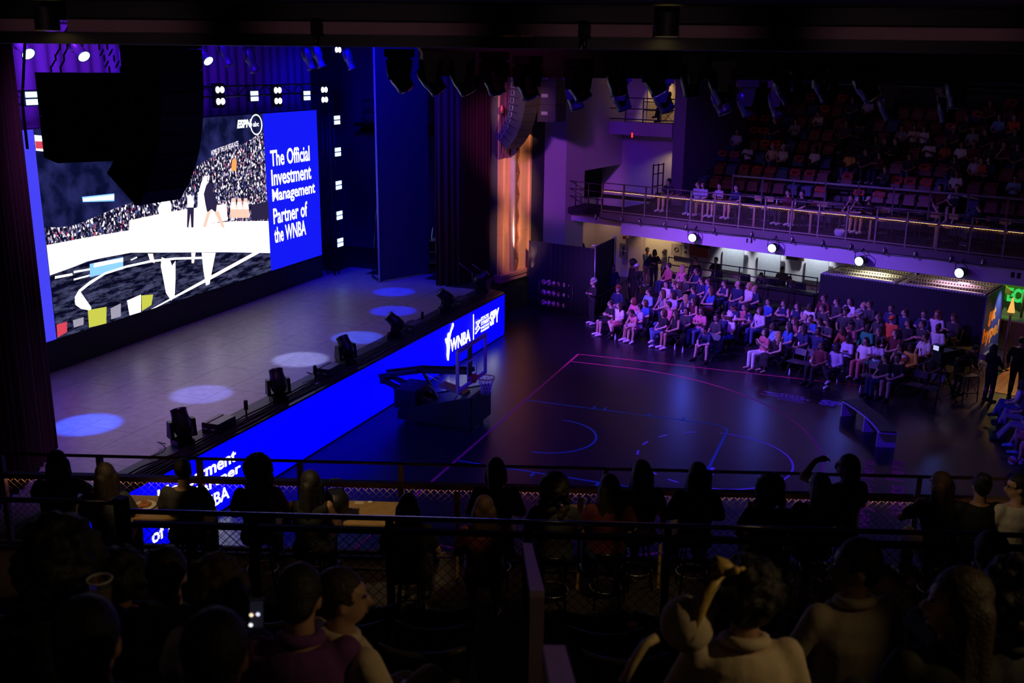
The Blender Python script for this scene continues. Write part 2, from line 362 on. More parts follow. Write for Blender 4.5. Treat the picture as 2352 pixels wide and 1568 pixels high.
# ================================================================ LED fascia along the stage front
def em(name, c, s): return mat(name, (0,0,0), .5, emit=c, es=s)
LBLUE = em('led_blue', (.0,.0,1), 1.15); LWHITE = em('led_white', (1,1,1), 2.8); LWHITE2 = em('led_white_soft', (.95,.95,1), 2.2)
fy0, fy1 = -12.6, 8.98
led = thing('led_fascia', 'long glowing blue video panel along the stage front with sponsor lettering', 'video panel', (sx(-2),-2,0))
def fp(y, z, o=0): return Vector((sx(y)+o, y, z))
mb = MB(); mb.hexa([fp(y,z,o) for z in (.03,DECK-.06) for y in (fy0,fy1) for o in (-.10,-.012)]); fixn(mb.build('cabinet', BLACK, led, True))
mb = MB(); mb.quad(fp(fy0,.03),fp(fy1,.03),fp(fy1,DECK-.055),fp(fy0,DECK-.055)); mb.build('screen', LBLUE, led, True)
def ftxt(txt, y, z, wy, h, bold=.03, shear=0, m=LWHITE, o=.006):
    mb = MB(); text_on(mb, txt, fp(y,z,o), Vector((.0196*wy,wy,0)), (0,0,h), bold, shear); return mb.build('lettering', m, led, True)
ftxt('WNBA', 4.47, .52, 1.55, .42, .03); ftxt('STATE', 6.88, .98, .66, .13, .02); ftxt('STREET', 6.88, .82, .76, .13, .02)
ftxt('INVESTMENT', 6.88, .70, .72, .08, .0); ftxt('MANAGEMENT', 6.88, .59, .72, .08, .0); ftxt('SPY', 7.66, .62, .80, .50, .04)
ftxt('The Official Investment', -11.1, .93, 4.72, .30, .02); ftxt('Management Partner', -10.6, .56, 4.35, .30, .02); ftxt('of the WNBA', -9.1, .20, 2.4, .30, .02)
mb = MB(); mb.box(fp(6.27,.92,.006),(.006,.045,.86)); mb.build('divider', LWHITE, led, True)
mb = MB()
for a, b in (((6.42,.80),(6.80,1.05)),((6.46,1.04),(6.82,1.05)),((6.46,1.04),(6.74,.80)),((6.40,.66),(6.76,.80))): mb.beam(fp(a[0],a[1],.006), fp(b[0],b[1],.006), .006, .06, (1,0,0))
mb.build('emblem', LWHITE, led, True)
# player emblem: dribbling woman, one arm raised with ball
fig = [(4.26,.33),(4.34,.30),(4.40,.55),(4.44,.74),(4.42,.92),(4.48,1.02),(4.52,1.12),(4.60,1.22),(4.68,1.26),(4.66,1.34),(4.56,1.33),(4.46,1.22),(4.42,1.16),(4.36,1.20),(4.28,1.18),(4.26,1.08),(4.22,1.02),(4.16,1.08),(4.10,1.04),(4.14,.92),(4.20,.86),(4.22,.70),(4.20,.50)]
mb = MB(); mb.prism([fp(y,z,.006) for y, z in fig], (.003,0,0)); mb.lathe([(.075,0),(.075,.004)], 14, fp(4.66,1.36,.006), Matrix.Rotation(math.pi/2,3,'Y')); fixn(mb.build('emblem', LWHITE, led, True))
# ================================================================ main screen
XS = -10.3
scr = thing('video_wall', 'huge video wall above the stage showing a basketball broadcast', 'video wall', (XS,.6,0))
def vp(px, py, o=0): p = atX(px, py, XS); p.x += o; return p
SZ0, SZ1 = 2.38, 7.60
SY = [-7.5, -4.2, 5.42, 8.75]
mb = MB(); mb.box((XS-.25,.62,(DECK+SZ1)/2),(.44,16.4,SZ1-DECK)); mb.build('support_wall', mat('black_masking', (.018,.018,.022), .7), scr, True)
# ---- dark stadium backdrop
def scr_mat(name, build):
    m = bpy.data.materials.new(name); m.use_nodes = True; nt = m.node_tree; nt.nodes.clear()
    out = nt.nodes.new('ShaderNodeOutputMaterial'); e = nt.nodes.new('ShaderNodeEmission'); nt.links.new(e.outputs[0], out.inputs[0])
    build(nt, e); return m
def stadium(nt, e):
    tc = nt.nodes.new('ShaderNodeTexCoord'); nz = nt.nodes.new('ShaderNodeTexNoise'); nz.inputs['Scale'].default_value = 1.6; nz.inputs['Detail'].default_value = 6
    cr_ = nt.nodes.new('ShaderNodeValToRGB'); cr_.color_ramp.elements[0].color = (.002,.003,.02,1); cr_.color_ramp.elements[0].position = .4; cr_.color_ramp.elements[1].color = (.014,.016,.085,1); cr_.color_ramp.elements[1].position = .72
    nt.links.new(tc.outputs['Object'], nz.inputs['Vector']); nt.links.new(nz.outputs['Fac'], cr_.inputs[0]); nt.links.new(cr_.outputs[0], e.inputs[0]); e.inputs[1].default_value = 1.3
def crowd(nt, e):
    tc = nt.nodes.new('ShaderNodeTexCoord'); vo = nt.nodes.new('ShaderNodeTexVoronoi'); vo.inputs['Scale'].default_value = 13
    mp = nt.nodes.new('ShaderNodeMapping'); mp.inputs['Scale'].default_value = (1,1.5,1.0)
    nz = nt.nodes.new('ShaderNodeTexNoise'); nz.inputs['Scale'].default_value = 22; nz.inputs['Detail'].default_value = 4
    sep = nt.nodes.new('ShaderNodeSeparateColor'); cr_ = nt.nodes.new('ShaderNodeValToRGB'); els = cr_.color_ramp.elements
    cr_.color_ramp.interpolation = 'CONSTANT'
    els[0].color = (.006,.006,.025,1); els[1].position = .42; els[1].color = (.09,.08,.16,1)
    for ps, c in ((.62,(.5,.40,.50,1)),(.74,(.02,.02,.06,1)),(.82,(1.1,1.0,1.1,1)),(.93,(.45,.06,.14,1)),(.955,(.10,.12,.35,1))):
        k = els.new(ps); k.color = c
    mu = nt.nodes.new('ShaderNodeMath'); mu.operation = 'MULTIPLY'
    nt.links.new(tc.outputs['Object'], mp.inputs[0]); nt.links.new(mp.outputs[0], vo.inputs['Vector']); nt.links.new(mp.outputs[0], nz.inputs['Vector'])
    nt.links.new(vo.outputs['Color'], sep.inputs[0]); nt.links.new(sep.outputs[0], cr_.inputs[0]); nt.links.new(cr_.outputs[0], e.inputs[0])
    mr = nt.nodes.new('ShaderNodeMapRange'); mr.inputs[1].default_value = .35; mr.inputs[2].default_value = .6; mr.inputs[3].default_value = .15; mr.inputs[4].default_value = 1.5
    nt.links.new(nz.outputs['Fac'], mr.inputs[0]); nt.links.new(mr.outputs[0], e.inputs[1])
def court(nt, e):
    tc = nt.nodes.new('ShaderNodeTexCoord'); nz = nt.nodes.new('ShaderNodeTexNoise'); nz.inputs['Scale'].default_value = 3; nz.inputs['Detail'].default_value = 7; nz.inputs['Roughness'].default_value = .7
    mp = nt.nodes.new('ShaderNodeMapping'); mp.inputs['Scale'].default_value = (1,.45,2.4)
    cr_ = nt.nodes.new('ShaderNodeValToRGB'); cr_.color_ramp.elements[0].color = (.002,.002,.012,1); cr_.color_ramp.elements[0].position = .45; cr_.color_ramp.elements[1].color = (.10,.11,.24,1); cr_.color_ramp.elements[1].position = .8
    nt.links.new(tc.outputs['Object'], mp.inputs[0]); nt.links.new(mp.outputs[0], nz.inputs['Vector']); nt.links.new(nz.outputs['Fac'], cr_.inputs[0]); nt.links.new(cr_.outputs[0], e.inputs[0]); e.inputs[1].default_value = 1.1
E_ST = scr_mat('screen_stadium_dark', stadium); E_CR = scr_mat('screen_crowd', crowd); E_CT = scr_mat('screen_court_dark', court)
E_W = em('screen_white', (1,1,1), 1.2); E_W2 = em('screen_pale', (.95,.85,1), 1.7); E_B = em('screen_panel_blue', (.005,.008,.75), 1.0); E_BL = em('screen_panel_lavender', (.05,.045,.75), 1.0)
E_PE = em('screen_peach', (1,.72,.66), 1.35); E_DK = em('screen_figure_dark', (.02,.015,.05), 1.0); E_OR = em('screen_orange', (.9,.35,.10), 1.0); E_RD = em('screen_red', (.6,.05,.08), 1.0)
E_BG = em('screen_sky_blue', (.15,.35,1), 1.6); E_YG = em('screen_yellow_green', (.5,.52,.06), 1.0); E_GY = em('screen_grey', (.30,.28,.36), 1.0); E_SK = em('screen_skin', (.75,.45,.35), 1.2)
layer = [0]
def sp(name, m, pts, o=None):
    """flat patch of the picture, given by photo points on the plane of the wall"""
    layer[0] += 1; o = .003+.0012*layer[0] if o is None else o
    mb = MB(); P = []
    for x, y in pts:
        p = vp(x, y); p.y = min(max(p.y, SY[1]+.01), SY[2]-.01); p.z = min(max(p.z, SZ0+.005), SZ1-.005); p.x = XS+o; P.append(p)
    mb.add(P, [tuple(range(len(P)))]); ob = mb.build(name, m, scr, True); fixn(ob); return ob
def srect(name, m, ya, yb, za, zb, o):
    mb = MB(); mb.quad((XS+o,ya,za),(XS+o,yb,za),(XS+o,yb,zb),(XS+o,ya,zb)); return mb.build(name, m, scr, True)
srect('side_panel', E_BL, SY[0], SY[1], SZ0, SZ1, .002); srect('side_panel', E_B, SY[2], SY[3], SZ0, SZ1, .002)
srect('picture_stadium', E_ST, SY[1], SY[2], SZ0, SZ1, .002)
sp('picture_crowd', E_CR, [(90,525),(160,520),(190,510),(260,480),(330,455),(400,420),(440,390),(500,350),(560,330),(620,300),(640,510),(620,505),(300,535),(100,565)])
sp('picture_floodlight', E_BG, [(188,452),(262,444),(262,462),(190,464)]); sp('picture_floodlight', E_W, [(190,455),(262,447),(262,458),(190,462)])
sp('picture_banner', E_W2, [(78,310),(102,312),(104,348),(80,346)]); sp('picture_banner', E_RD, [(80,324),(103,325),(104,342),(81,341)])
sp('picture_board', E_PE, [(296,506),(380,488),(450,477),(520,468),(522,506),(430,522),(296,532)])
sp('picture_floor_white', E_W, [(80,568),(200,545),(300,528),(420,520),(530,508),(625,505),(630,578),(520,579),(300,580),(230,593),(200,600),(170,612),(95,640)])
sp('picture_floor_dark', E_CT, [(90,638),(170,612),(232,594),(300,581),(630,579),(645,640),(350,720),(100,790)])
sp('picture_logo_patch', E_BG, [(205,606),(282,590),(282,618),(206,636)]); sp('picture_logo_patch', E_W, [(215,604),(282,592),(282,600),(214,614)])
for a in ([(125,634),(165,627),(166,632),(125,640)],[(168,640),(205,630),(205,634),(168,644)],[(298,596),(313,589),(314,592),(300,598)],[(168,622),(205,616),(205,620),(168,627)]): sp('picture_line', E_W, a)
arcp = [(208,708),(185,704),(172,695),(170,685),(180,668),(205,648),(240,628),(290,612),(345,600),(400,594),(470,592)]
sp('picture_court_arc', E_W, [(x,y-3) for x, y in arcp]+[(x,y+(2.2 if x > 220 else 5)) for x, y in arcp[::-1]])
sp('picture_court_line', E_W, [(345,712),(470,640),(580,580),(596,580),(480,643),(358,712)])
for a, m_ in (([(200,712),(243,704),(243,744),(203,752)],E_YG),([(252,708),(276,696),(276,726),(254,733)],E_GY),([(290,690),(322,676),(322,716),(296,724)],E_W2),([(323,678),(350,676),(346,700),(324,714)],E_YG),([(128,745),(152,738),(152,762),(130,775)],E_RD),([(165,735),(190,728),(190,745),(168,752)],E_GY)): sp('picture_reflection', m_, a)
# figures on the broadcast and their reflections on the glossy court
sp('picture_player', E_W, [(362,530),(366,500),(360,480),(368,462),(380,448),(384,452),(392,470),(388,500),(392,530)])
sp('picture_player', E_W, [(440,515),(452,490),(452,450),(460,420),(468,402),(474,405),(474,440),(480,470),(474,500),(466,516)])
sp('picture_player', E_DK, [(470,470),(466,445),(472,424),(486,420),(488,445),(496,470),(494,488),(484,480),(474,488)]); sp('picture_player', E_SK, [(490,486),(500,484),(514,522),(508,522)])
sp('picture_player', E_SK, [(474,486),(482,484),(470,522),(464,520)])
sp('picture_referee', E_W2, [(428,476),(428,455),(434,445),(442,456),(442,478)]); sp('picture_referee', E_DK, [(428,476),(443,476),(442,522),(437,522),(435,490),(430,524),(427,520)])
for x in (534,548,562): sp('picture_bench_player', E_SK, [(x-7,500),(x-8,475),(x-4,455),(x+3,455),(x+7,475),(x+8,500)]); sp('picture_bench_player', E_W2, [(x-6,480),(x-5,464),(x+4,464),(x+6,480)])
sp('picture_bench', E_DK, [(574,506),(574,470),(622,460),(624,500)])
sp('picture_fan', E_OR, [(528,392),(530,368),(536,362),(541,370),(540,392)])
sp('picture_player_reflection', E_W, [(368,590),(388,598),(392,610),(400,598),(400,640),(398,680),(390,690),(378,672),(372,640),(366,610)]); sp('picture_player_reflection', E_PE, [(336,582),(348,582),(352,604),(342,600)])
sp('picture_player_reflection', E_W2, [(460,580),(492,580),(486,610),(478,652),(470,655),(464,620)]); sp('picture_player_reflection', E_PE, [(436,580),(446,580),(442,604),(437,604)])
def stext(txt, px, py, w_, h_, bold=.0, shear=0, m=E_W, o=.06):
    p = vp(px, py); mb = MB(); text_on(mb, txt, (XS+o,p.y,p.z), (0,w_,0), (0,0,h_), bold, shear); return mb.build('lettering', m, scr, True)
stext('ESPN', 541, 295, .78, .26, .06, .25); stext('on', 570, 290, .14, .09, .02); stext('abc', 578, 291, .32, .16, .03)
p = vp(585, 286); mb = MB(); mb.tube([(XS+.06,p.y+.31*math.cos(a*math.pi/14),p.z+.31*math.sin(a*math.pi/14)) for a in range(28)], .022, 4, closed=True); mb.build('logo_ring', E_W, scr, True)
mb = MB(); pa = vp(482,357); pb = vp(544,334); text_on(mb, 'HOME OF THE LAS VEGAS ACES', (XS+.06,pa.y,pa.z), (0,pb.y-pa.y,pb.z-pa.z), (0,0,.15), .0); mb.build('lettering', E_W2, scr, True)
for i, (t, w_) in enumerate((('The Official',2.45),('Investment',2.5),('Management',2.72),('Partner of',2.15),('the WNBA',2.0))):
    mb = MB(); text_on(mb, t, (XS+.006,5.72,5.86-.645*i), (0,w_,0), (0,0,.54), .022); mb.build('lettering', em('lettering_white',(.92,.94,1),1.5), scr, True)
# ================================================================ blinders and strobes round the wall
GLOWB = em('strobe_blue_white', (.30,.48,1), 3.2); GLOWW = em('blinder_white', (1,.97,.92), 2.4); LENSB = em('lens_blue', (.05,.15,1), 14); LENSW = em('lens_icy', (.25,.5,1), 4)
def strobe(px, py, label):
    p = vp(px, py, .35); t = thing('strobe_light', label, 'strobe', p, 0, 'blue strobe bars round the video wall')
    mb = MB(); mb.box((-.06,0,0),(.1,.46,.36)); mb.build('housing', BLACKM, t)
    for dz in (-.085,.085):
        mb = MB(); mb.box((.0,0,dz),(.03,.38,.13)); mb.build('lamp_bar', GLOWB, t)
    mb = MB(); mb.box((-.16,0,0),(.1,.08,.08)); mb.build('clamp', BLACKM, t)
def blinder(px, py, label):
    p = vp(px, py, .35); t = thing('blinder_light', label, 'blinder', p, 0, 'four lamp blinders over the video wall')
    mb = MB(); mb.box((-.08,0,0),(.14,.46,.72)); mb.build('housing', BLACKM, t)
    if p.z > 9: MB().tube([(-.1,0,.3),(-.1,0,12.2-p.z)], .02, 6).build('drop_rod', BLACKM, t)
    for dy in (-.11,.11):
        for dz in (-.17,.17):
            mb = MB(); mb.lathe([(.10,0),(.09,.02),(.0,.03)], 14, (-.01,dy,dz), Matrix.Rotation(math.pi/2,3,'Y')); mb.build('lamp', GLOWW, t)
for x, y, l in ((563,220,'blue strobe bar over the video wall, left of two'),(685,219,'blue strobe bar over the video wall, right of two'),(755,275,'topmost blue strobe in the column right of the video wall'),(757,348,'second blue strobe down the column right of the video wall'),(759,424,'middle blue strobe in the column right of the video wall'),(761,493,'fourth blue strobe down the column right of the video wall'),(763,555,'lowest blue strobe in the column right of the video wall'),(48,225,'blue strobe at the far left edge beside the near curtain')): strobe(x,y,l)
for x, y, l in ((484,219,'white four lamp blinder nearest the hanging speaker array'),(618,219,'white four lamp blinder in the middle over the video wall'),(726,217,'white four lamp blinder at the right end over the video wall'),(757,103,'white blinder high up under the stage ceiling')): blinder(x,y,l)
tr = thing('lighting_truss', 'dark box truss carrying strobes and blinders above the video wall', 'truss', (XS+.1,.6,8.2))
def truss(root, a, b, w_=.3, m=BLACKM, step=.5, r=.025):
    a = Vector(a); b = Vector(b); d = (b-a).normalized(); up = Vector((0,0,1)) if abs(d.z) < .9 else Vector((1,0,0)); s = d.cross(up).normalized(); u = s.cross(d)
    C4 = [s*i*w_/2+u*j*w_/2 for i, j in ((-1,-1),(1,-1),(1,1),(-1,1))]
    for c in C4: MB().tube([a+c,b+c], r, 6).build('chord', m, root, True)
    n = max(2, int((b-a).length/step)); mb = MB()
    for i in range(n):
        p = a+(b-a)*(i/n); q = a+(b-a)*((i+1)/n)
        for k in range(4):
            c0 = C4[k]; c1 = C4[(k+1) % 4]; mb.tube([p+c0,q+c1] if i % 2 else [p+c1,q+c0], r*.5, 4)
    mb.build('lacing', m, root, True)
truss(tr, (XS+.1,-8,8.35),(XS+.1,9.3,8.35)); truss(tr, (XS+.1,9.35,DECK),(XS+.1,9.35,8.5))
tag(tr, None)
tr2 = thing('lighting_truss', 'high dark truss with profile spotlights above the stage', 'truss', (-8.2,2,10.2)); truss(tr2, (-8.2,-9,10.15),(-8.2,10,10.15))
# profile spotlights and round wash lights hung over the stage
def profile(px, py, X, aim, lens, label, lit=True):
    p = atX(px, py, X)-Vector(aim).normalized()*.30; t = thing('spotlight', label, 'spotlight', p, 0, 'spotlights hung over the stage')
    d = Vector(aim).normalized(); m = d.to_track_quat('Z','Y').to_matrix()
    mb = MB(); mb.lathe([(.12,-.32),(.16,-.2),(.16,.02),(.12,.06),(.12,.30),(.16,.36)], 14, (0,0,0), m); mb.build('body', mat('spot_grey',(.10,.10,.12),.4,.4), t)
    mb = MB(); mb.lathe([(.135,.362),(.10,.38)], 14, (0,0,0), m); mb.build('lens', lens, t)
    mb = MB(); mb.tube([(0,-.22,.0),(0,-.22,.34),(0,.22,.34),(0,.22,0)], .02, 5); mb.tube([(0,0,.34),(0,0,max(.6,10.05-p.z))], .02, 6); mb.build('yoke', BLACKM, t)
DARKL = mat('spot_dark_lens',(.05,.05,.08),.1)
k = 0
for x, y, l in ((62,120,'leftmost'),(190,126,'second'),(305,130,'third'),(476,137,'fourth')):
    profile(x, y, -8.2, (.75,-.2,-.6), LENSW, 'glowing icy spotlight high over the stage, '+l+' from the left')
for x, y, l in ((525,145,'left of the upper row'),(585,160,'second of the upper row'),(715,155,'third of the upper row'),(738,150,'fourth of the upper row'),(808,155,'right end of the upper row')):
    profile(x, y, -8.2, (.3,.15,-.95), DARKL, 'unlit spotlight pointing down over the stage, '+l)
# ================================================================ drapes, flats
def drape(name, pts, z0, z1, amp, m, label, cat='curtain', group=None, wl=.22):
    """pleated cloth along a plan polyline, with thickness"""
    t = []
    P = [Vector((p[0],p[1],0)) for p in pts]
    for a, b in zip(P, P[1:]):
        L = (b-a).length; d = (b-a)/L; n = Vector((-d.y,d.x,0)); k = max(6, int(L/wl*6))
        for i in range(k+1): t.append(a+d*(L*i/k)+n*amp*math.sin(2*math.pi*i/6+.6*math.sin(i*.37)))
    mb = MB(); mb.smooth = True; N = len(t); vs = []
    for z in (z0, (z0+z1)/2, z1):
        for q in t: vs.append((q.x,q.y,z))
    mb.add(vs, [(r*N+i, r*N+i+1, (r+1)*N+i+1, (r+1)*N+i) for r in range(2) for i in range(N-1)])
    o = mb.build(name, m); md = o.modifiers.new('s','SOLIDIFY'); md.thickness = .02
    return tag(o, label, cat, group)
VELR = mat('red_velvet', (.055,.005,.008), .95); VELB = mat('black_velvet', (.008,.008,.012), .95); FLAT = mat('black_flat', (.035,.035,.05), .75)
drape('stage_curtain', [(-5.75,8.95),(-5.0,9.5),(-4.72,11.5)], DECK+.02, 11.5, .05, VELR, 'dark red velvet house curtain gathered at the far side of the stage')
cl = atZ(128,1030,DECK)
c2_ = atZ(50,1120,DECK); c3_ = atZ(-160,1300,DECK)
drape('stage_curtain', [(cl.x-.02,cl.y),(c2_.x,c2_.y),(c3_.x,c3_.y)], DECK+.02, 11.5, .06, VELR, 'dark red velvet house curtain hanging at the near left edge')
f0 = atZ(872,648,DECK); f1 = atZ(985,628,DECK)
ft_ = thing('stage_flat', 'tall black masking flat standing between video wall and red curtain', 'flat', ((f0.x+f1.x)/2,(f0.y+f1.y)/2,DECK))
mb = MB(); mb.beam((f0.x,f0.y,6.2),(f1.x,f1.y,6.2),.06,9.2); mb.build('panel', FLAT, ft_, True)
mb = MB(); mb.beam((f0.x,f0.y,DECK+.02),(f0.x,f0.y,10.8),.05,.07,(1,0,0)); mb.build('edge_batten', mat('edge_blue_grey',(.12,.12,.22),.4), ft_, True)
mb = MB(); mb.beam((f0.x-.6,f0.y+.6,DECK+.05),(f0.x,f0.y,DECK+.05),.06,.06); mb.beam((f0.x-.6,f0.y+.6,DECK+.05),(f0.x-.05,f0.y+.02,4.2),.04,.04); mb.build('brace', BLACKM, ft_, True)
# wings: gear cart with screens, shelving, cases, railing
def cart(p, label):
    t = thing('equipment_cart', label, 'cart', p, .4)
    for z in (.12,.55,.98):
        mb = MB(); mb.box((0,0,z),(.6,.95,.03)); mb.build('shelf', mat('cart_grey',(.3,.3,.34),.4,.5), t)
    for i in (-1,1):
        for j in (-1,1): MB().tube([(i*.28,j*.45,.1),(i*.28,j*.45,1.0)], .018, 6).build('post', STEEL, t); MB().lathe([(.05,-.02),(.05,.02)],10,(i*.28,j*.45,.05),Matrix.Rotation(math.pi/2,3,'X')).build('caster', BLACK, t)
    for j in (-1,1):
        mb = MB(); mb.box((.1,j*.22,1.22),(.03,.34,.42),ry=.12); s_ = mb.build('monitor', BLACK, t)
        mb = MB(); mb.box((.119,j*.22,1.22),(.004,.30,.37),ry=.12); mb.build('display', em('monitor_dim',(.25,.35,.9),.35), s_)
    mb = MB(); mb.box((0,0,.72),(.5,.8,.3)); mb.build('rack_unit', BLACKM, t)
cart(atZ(995,612,DECK)+Vector((-.4,.5,0)), 'grey equipment cart with two small monitors in the stage wing')
cs = thing('road_case', 'black road case with metal edges in the stage wing', 'case', atZ(930,618,DECK)+Vector((-.5,.6,0)), .2)
mb = MB(); mb.box((0,0,.45),(.7,1.0,.78)); mb.build('body', BLACK, cs)
for z in (.07,.62,.83): mb = MB(); mb.box((0,0,z),(.72,1.02,.03)); mb.build('metal_edge', STEEL, cs)
for i in (-1,1):
    for j in (-1,1): MB().ell((i*.28,j*.42,.03),.05,8,6).build('caster', BLACK, cs)
# upstage wing railing levels seen between the flats
rl = thing('wing_gallery', 'dark steel fly gallery with railing high in the stage wing', 'gallery', (-9,17.2,7.0))
mb = MB(); mb.box((-9,17.8,6.6),(9,1.4,.15)); mb.build('platform', BLACKM, rl, True)
for z in (7.15,7.65): MB().tube([(-13,17.1,z),(-4.9,17.1,z)], .03, 6).build('rail', DSTEEL, rl, True)
for i in range(8): MB().tube([(-13+1.15*i,17.1,6.65),(-13+1.15*i,17.1,7.65)], .025, 6).build('post', DSTEEL, rl, True)
drape('stage_backdrop', [(-11.3,-9.5),(-11.3,10.2)], DECK+.02, 11.9, .04, mat('backdrop_grey',(.16,.15,.19),.9), 'grey backdrop cloth washed violet behind the video wall', 'backdrop', None, .5)  # cloth added to catch violet light where haze hangs over the stage
# ================================================================ moving heads, amp boxes, cables on the stage edge
def moving_head(name, label, loc, rz, tilt, group, sc=1.0, hang=False):
    t = thing(name, label, 'moving light', loc, rz, group)
    s = -1 if hang else 1
    q = lambda x, y, z: (x*sc, y*sc, z*s*sc)
    mb = MB(); mb.box(q(0,0,.07),(.40*sc,.32*sc,.13*sc)); mb.box(q(0,0,.15),(.30*sc,.26*sc,.05*sc)); mb.build('base', BLACKM, t)
    mb = MB()
    for j in (-1,1): mb.hexa([q(x,j*.21+jj*.035,z) for z, hx in ((.18,.12),(.50,.07)) for jj in (-1,1) for x in (-hx,hx)])
    mb.box(q(0,0,.195),(.2*sc,.46*sc,.05*sc)); fixn(mb.build('yoke', BLACKM, t))
    d = Vector((math.cos(tilt),0,math.sin(tilt)*s)); m = d.to_track_quat('Z','Y').to_matrix(); c = Vector(q(0,0,.46))
    mb = MB(); mb.lathe([(.02,-.27),(.12,-.25),(.165,-.16),(.17,.02),(.15,.10),(.145,.20),(.15,.24)], 16, c, m)
    mb.v = [tuple(c+(Vector(v)-c)*sc) for v in mb.v]; h = mb.build('head', BLACKM, t)
    mb = MB(); mb.lathe([(.138,.241),(.10,.255),(.02,.262)], 16, c, m); mb.v = [tuple(c+(Vector(v)-c)*sc) for v in mb.v]; mb.build('lens', mat('lens_glass',(.03,.03,.06),.08), h)
    return t
heads = [(-4.03,-7.35,'nearest the front rail'),(-3.77,-4.2,'second along the stage edge'),(-3.81,-.97,'third along the stage edge'),(-3.82,1.89,'fourth along the stage edge'),(-3.8,5.42,'fifth along the stage edge'),(-3.88,8.6,'at the far end of the stage edge')]
for i, (x, y, l) in enumerate(heads):
    moving_head('moving_light', 'black moving head light on the stage edge, '+l, (x,y,DECK), [2.6,2.4,2.7,3.6,3.7,.5][i], [1.1,1.0,.95,.75,.7,.6][i], 'moving lights along the stage edge', 1.12)
def ampbox(x, y, label, vent=True):
    t = thing('power_box', label, 'power box', (x,y,DECK), 0, 'power boxes along the stage edge')
    mb = MB(); mb.box((0,0,.13),(.42,.62,.24)); mb.build('body', mat('box_dark',(.03,.03,.035),.4,.3), t)
    mb = MB(); mb.box((0,0,.256),(.40,.60,.012)); mb.build('lid', mat('box_lid',(.14,.13,.15),.35,.5), t)
    mb = MB(); mb.box((-.08,0,.266),(.02,.56,.01)); mb.build('lid_seam', BLACK, t)
    for j in (-1,1): mb = MB(); mb.tube([(j*.1-.05,-.33,.15),(j*.1-.05,-.36,.15),(j*.1+.05,-.36,.15),(j*.1+.05,-.33,.15)], .008, 5); mb.build('handle', STEEL, t)
for x, y, l in ((-3.86,-6.35,'flat black power box next to the nearest moving light'),(-3.76,-1.95,'black power box between second and third moving light'),(-3.76,2.9,'black power box beside the fourth moving light'),(-3.76,6.5,'dark power box beyond the fifth moving light')): ampbox(x,y,l)
def micpost(x, y, label):
    t = thing('antenna_stand', label, 'stand', (x,y,DECK), 0, 'short posts along the stage edge')
    mb = MB(); mb.lathe([(.12,0),(.12,.02),(.03,.04)], 14); mb.build('base_plate', STEEL, t)
    MB().tube([(0,0,.03),(0,0,.26)], .02, 8).build('stem', BLACKM, t); MB().lathe([(.045,.24),(.045,.44),(.035,.46)], 12).build('cylinder_top', BLACK, t)
for x, y, l in ((-3.72,-5.55,'short black post with round base near the nearest power box'),(-3.72,-2.65,'short black post with round base near the second moving light'),(-3.72,3.5,'short black post beside the fourth moving light')): micpost(x,y,l)
CAB = mat('cable_rubber', (.006,.006,.007), .5)
for i in range(7):
    rr = random.Random(i); pts = []; xo = -3.52-.07*i; y = -13.5+(i % 3)
    while y < 8.6: pts.append((xo+rr.uniform(-.05,.05)+(.12 if y > -8 and i > 3 else 0), y, DECK+.022+.004*i)); y += .8
    o = MB().tube(pts, .02, 5).build('cable', CAB); tag(o, 'black power cable running along the stage edge', 'cable', 'cables along the stage edge')
for i, (yy, xx) in enumerate(((-7.8,-4.2),(-5.9,-4.1),(-2.4,-4.0),(2.4,-4.0))):
    o = MB().tube([(xx+.25*math.sin(a*.7),yy+.09*a-.4,DECK+.02+(.14*math.sin(a*.39))) for a in range(9)], .010, 5).build('cable', CAB); tag(o, 'thin looped cable lying behind power box '+['by the nearest moving light','under the short near post','by the third moving light','by the fourth moving light'][i], 'cable')
# stage steps handrail at the far end
sr = thing('stair_rail', 'thin steel stair handrail at the far end of the stage', 'handrail', (-4.3,9.2,DECK))
for k in range(2): MB().tube([(-4.9+.5*k,9.0,DECK+.9),(-4.0+.5*k,9.6,DECK+.05)], .015, 6).build('rail', DSTEEL, sr, True); MB().tube([(-4.5+.5*k,9.27,DECK),(-4.5+.5*k,9.27,DECK+.55)], .015, 6).build('post', DSTEEL, sr, True)
# ================================================================ portable basketball hoop
hp = thing('basketball_hoop', 'portable basketball hoop with folded boom parked beside the stage', 'basketball hoop', (-1.5,0,0))
PAD = mat('hoop_pad_black', (.010,.006,.010), .5); BOOM = mat('boom_black', (.015,.015,.018), .3, .4)
YC = .08
def hq(x, y, z): return (x, YC+y, z)
# padded base: high front, sides falling to the rear
mb = MB(); mb.hexa([hq(x,y,z) for z, in ((.10,),) for y in (-.62,.62) for x in (-2.5,-.47)]+[hq(-2.5,-.62,.34),hq(-.47,-.62,.93),hq(-2.5,.62,.34),hq(-.47,.62,.93)])
base = fixn(mb.build('base', PAD, hp, True))
mb = MB(); mb.box(hq(-.42,0,.52),(.10,1.26,.84)); fixn(mb.build('front_pad', PAD, hp, True))
for s in (-1,1): mb = MB(); mb.hexa([hq(x,s*.64+d,.10) for d in (-.03,.03) for x in (-2.52,-.42)]+[hq(-2.52,s*.64+d,.36) if x < -1 else hq(x,s*.64+d,.96) for d in (-.03,.03) for x in (-2.52,-.42)]); fixn(mb.build('side_pad', PAD, hp, True))
mb = MB(); mb.box(hq(-2.35,-.1,.62),(.62,.95,.50)); mb.build('ballast_box', BLACKM, hp, True)
mb = MB(); mb.box(hq(-2.35,-.1,.885),(.66,1.0,.03)); mb.build('ballast_lid', BLACKM, hp, True)
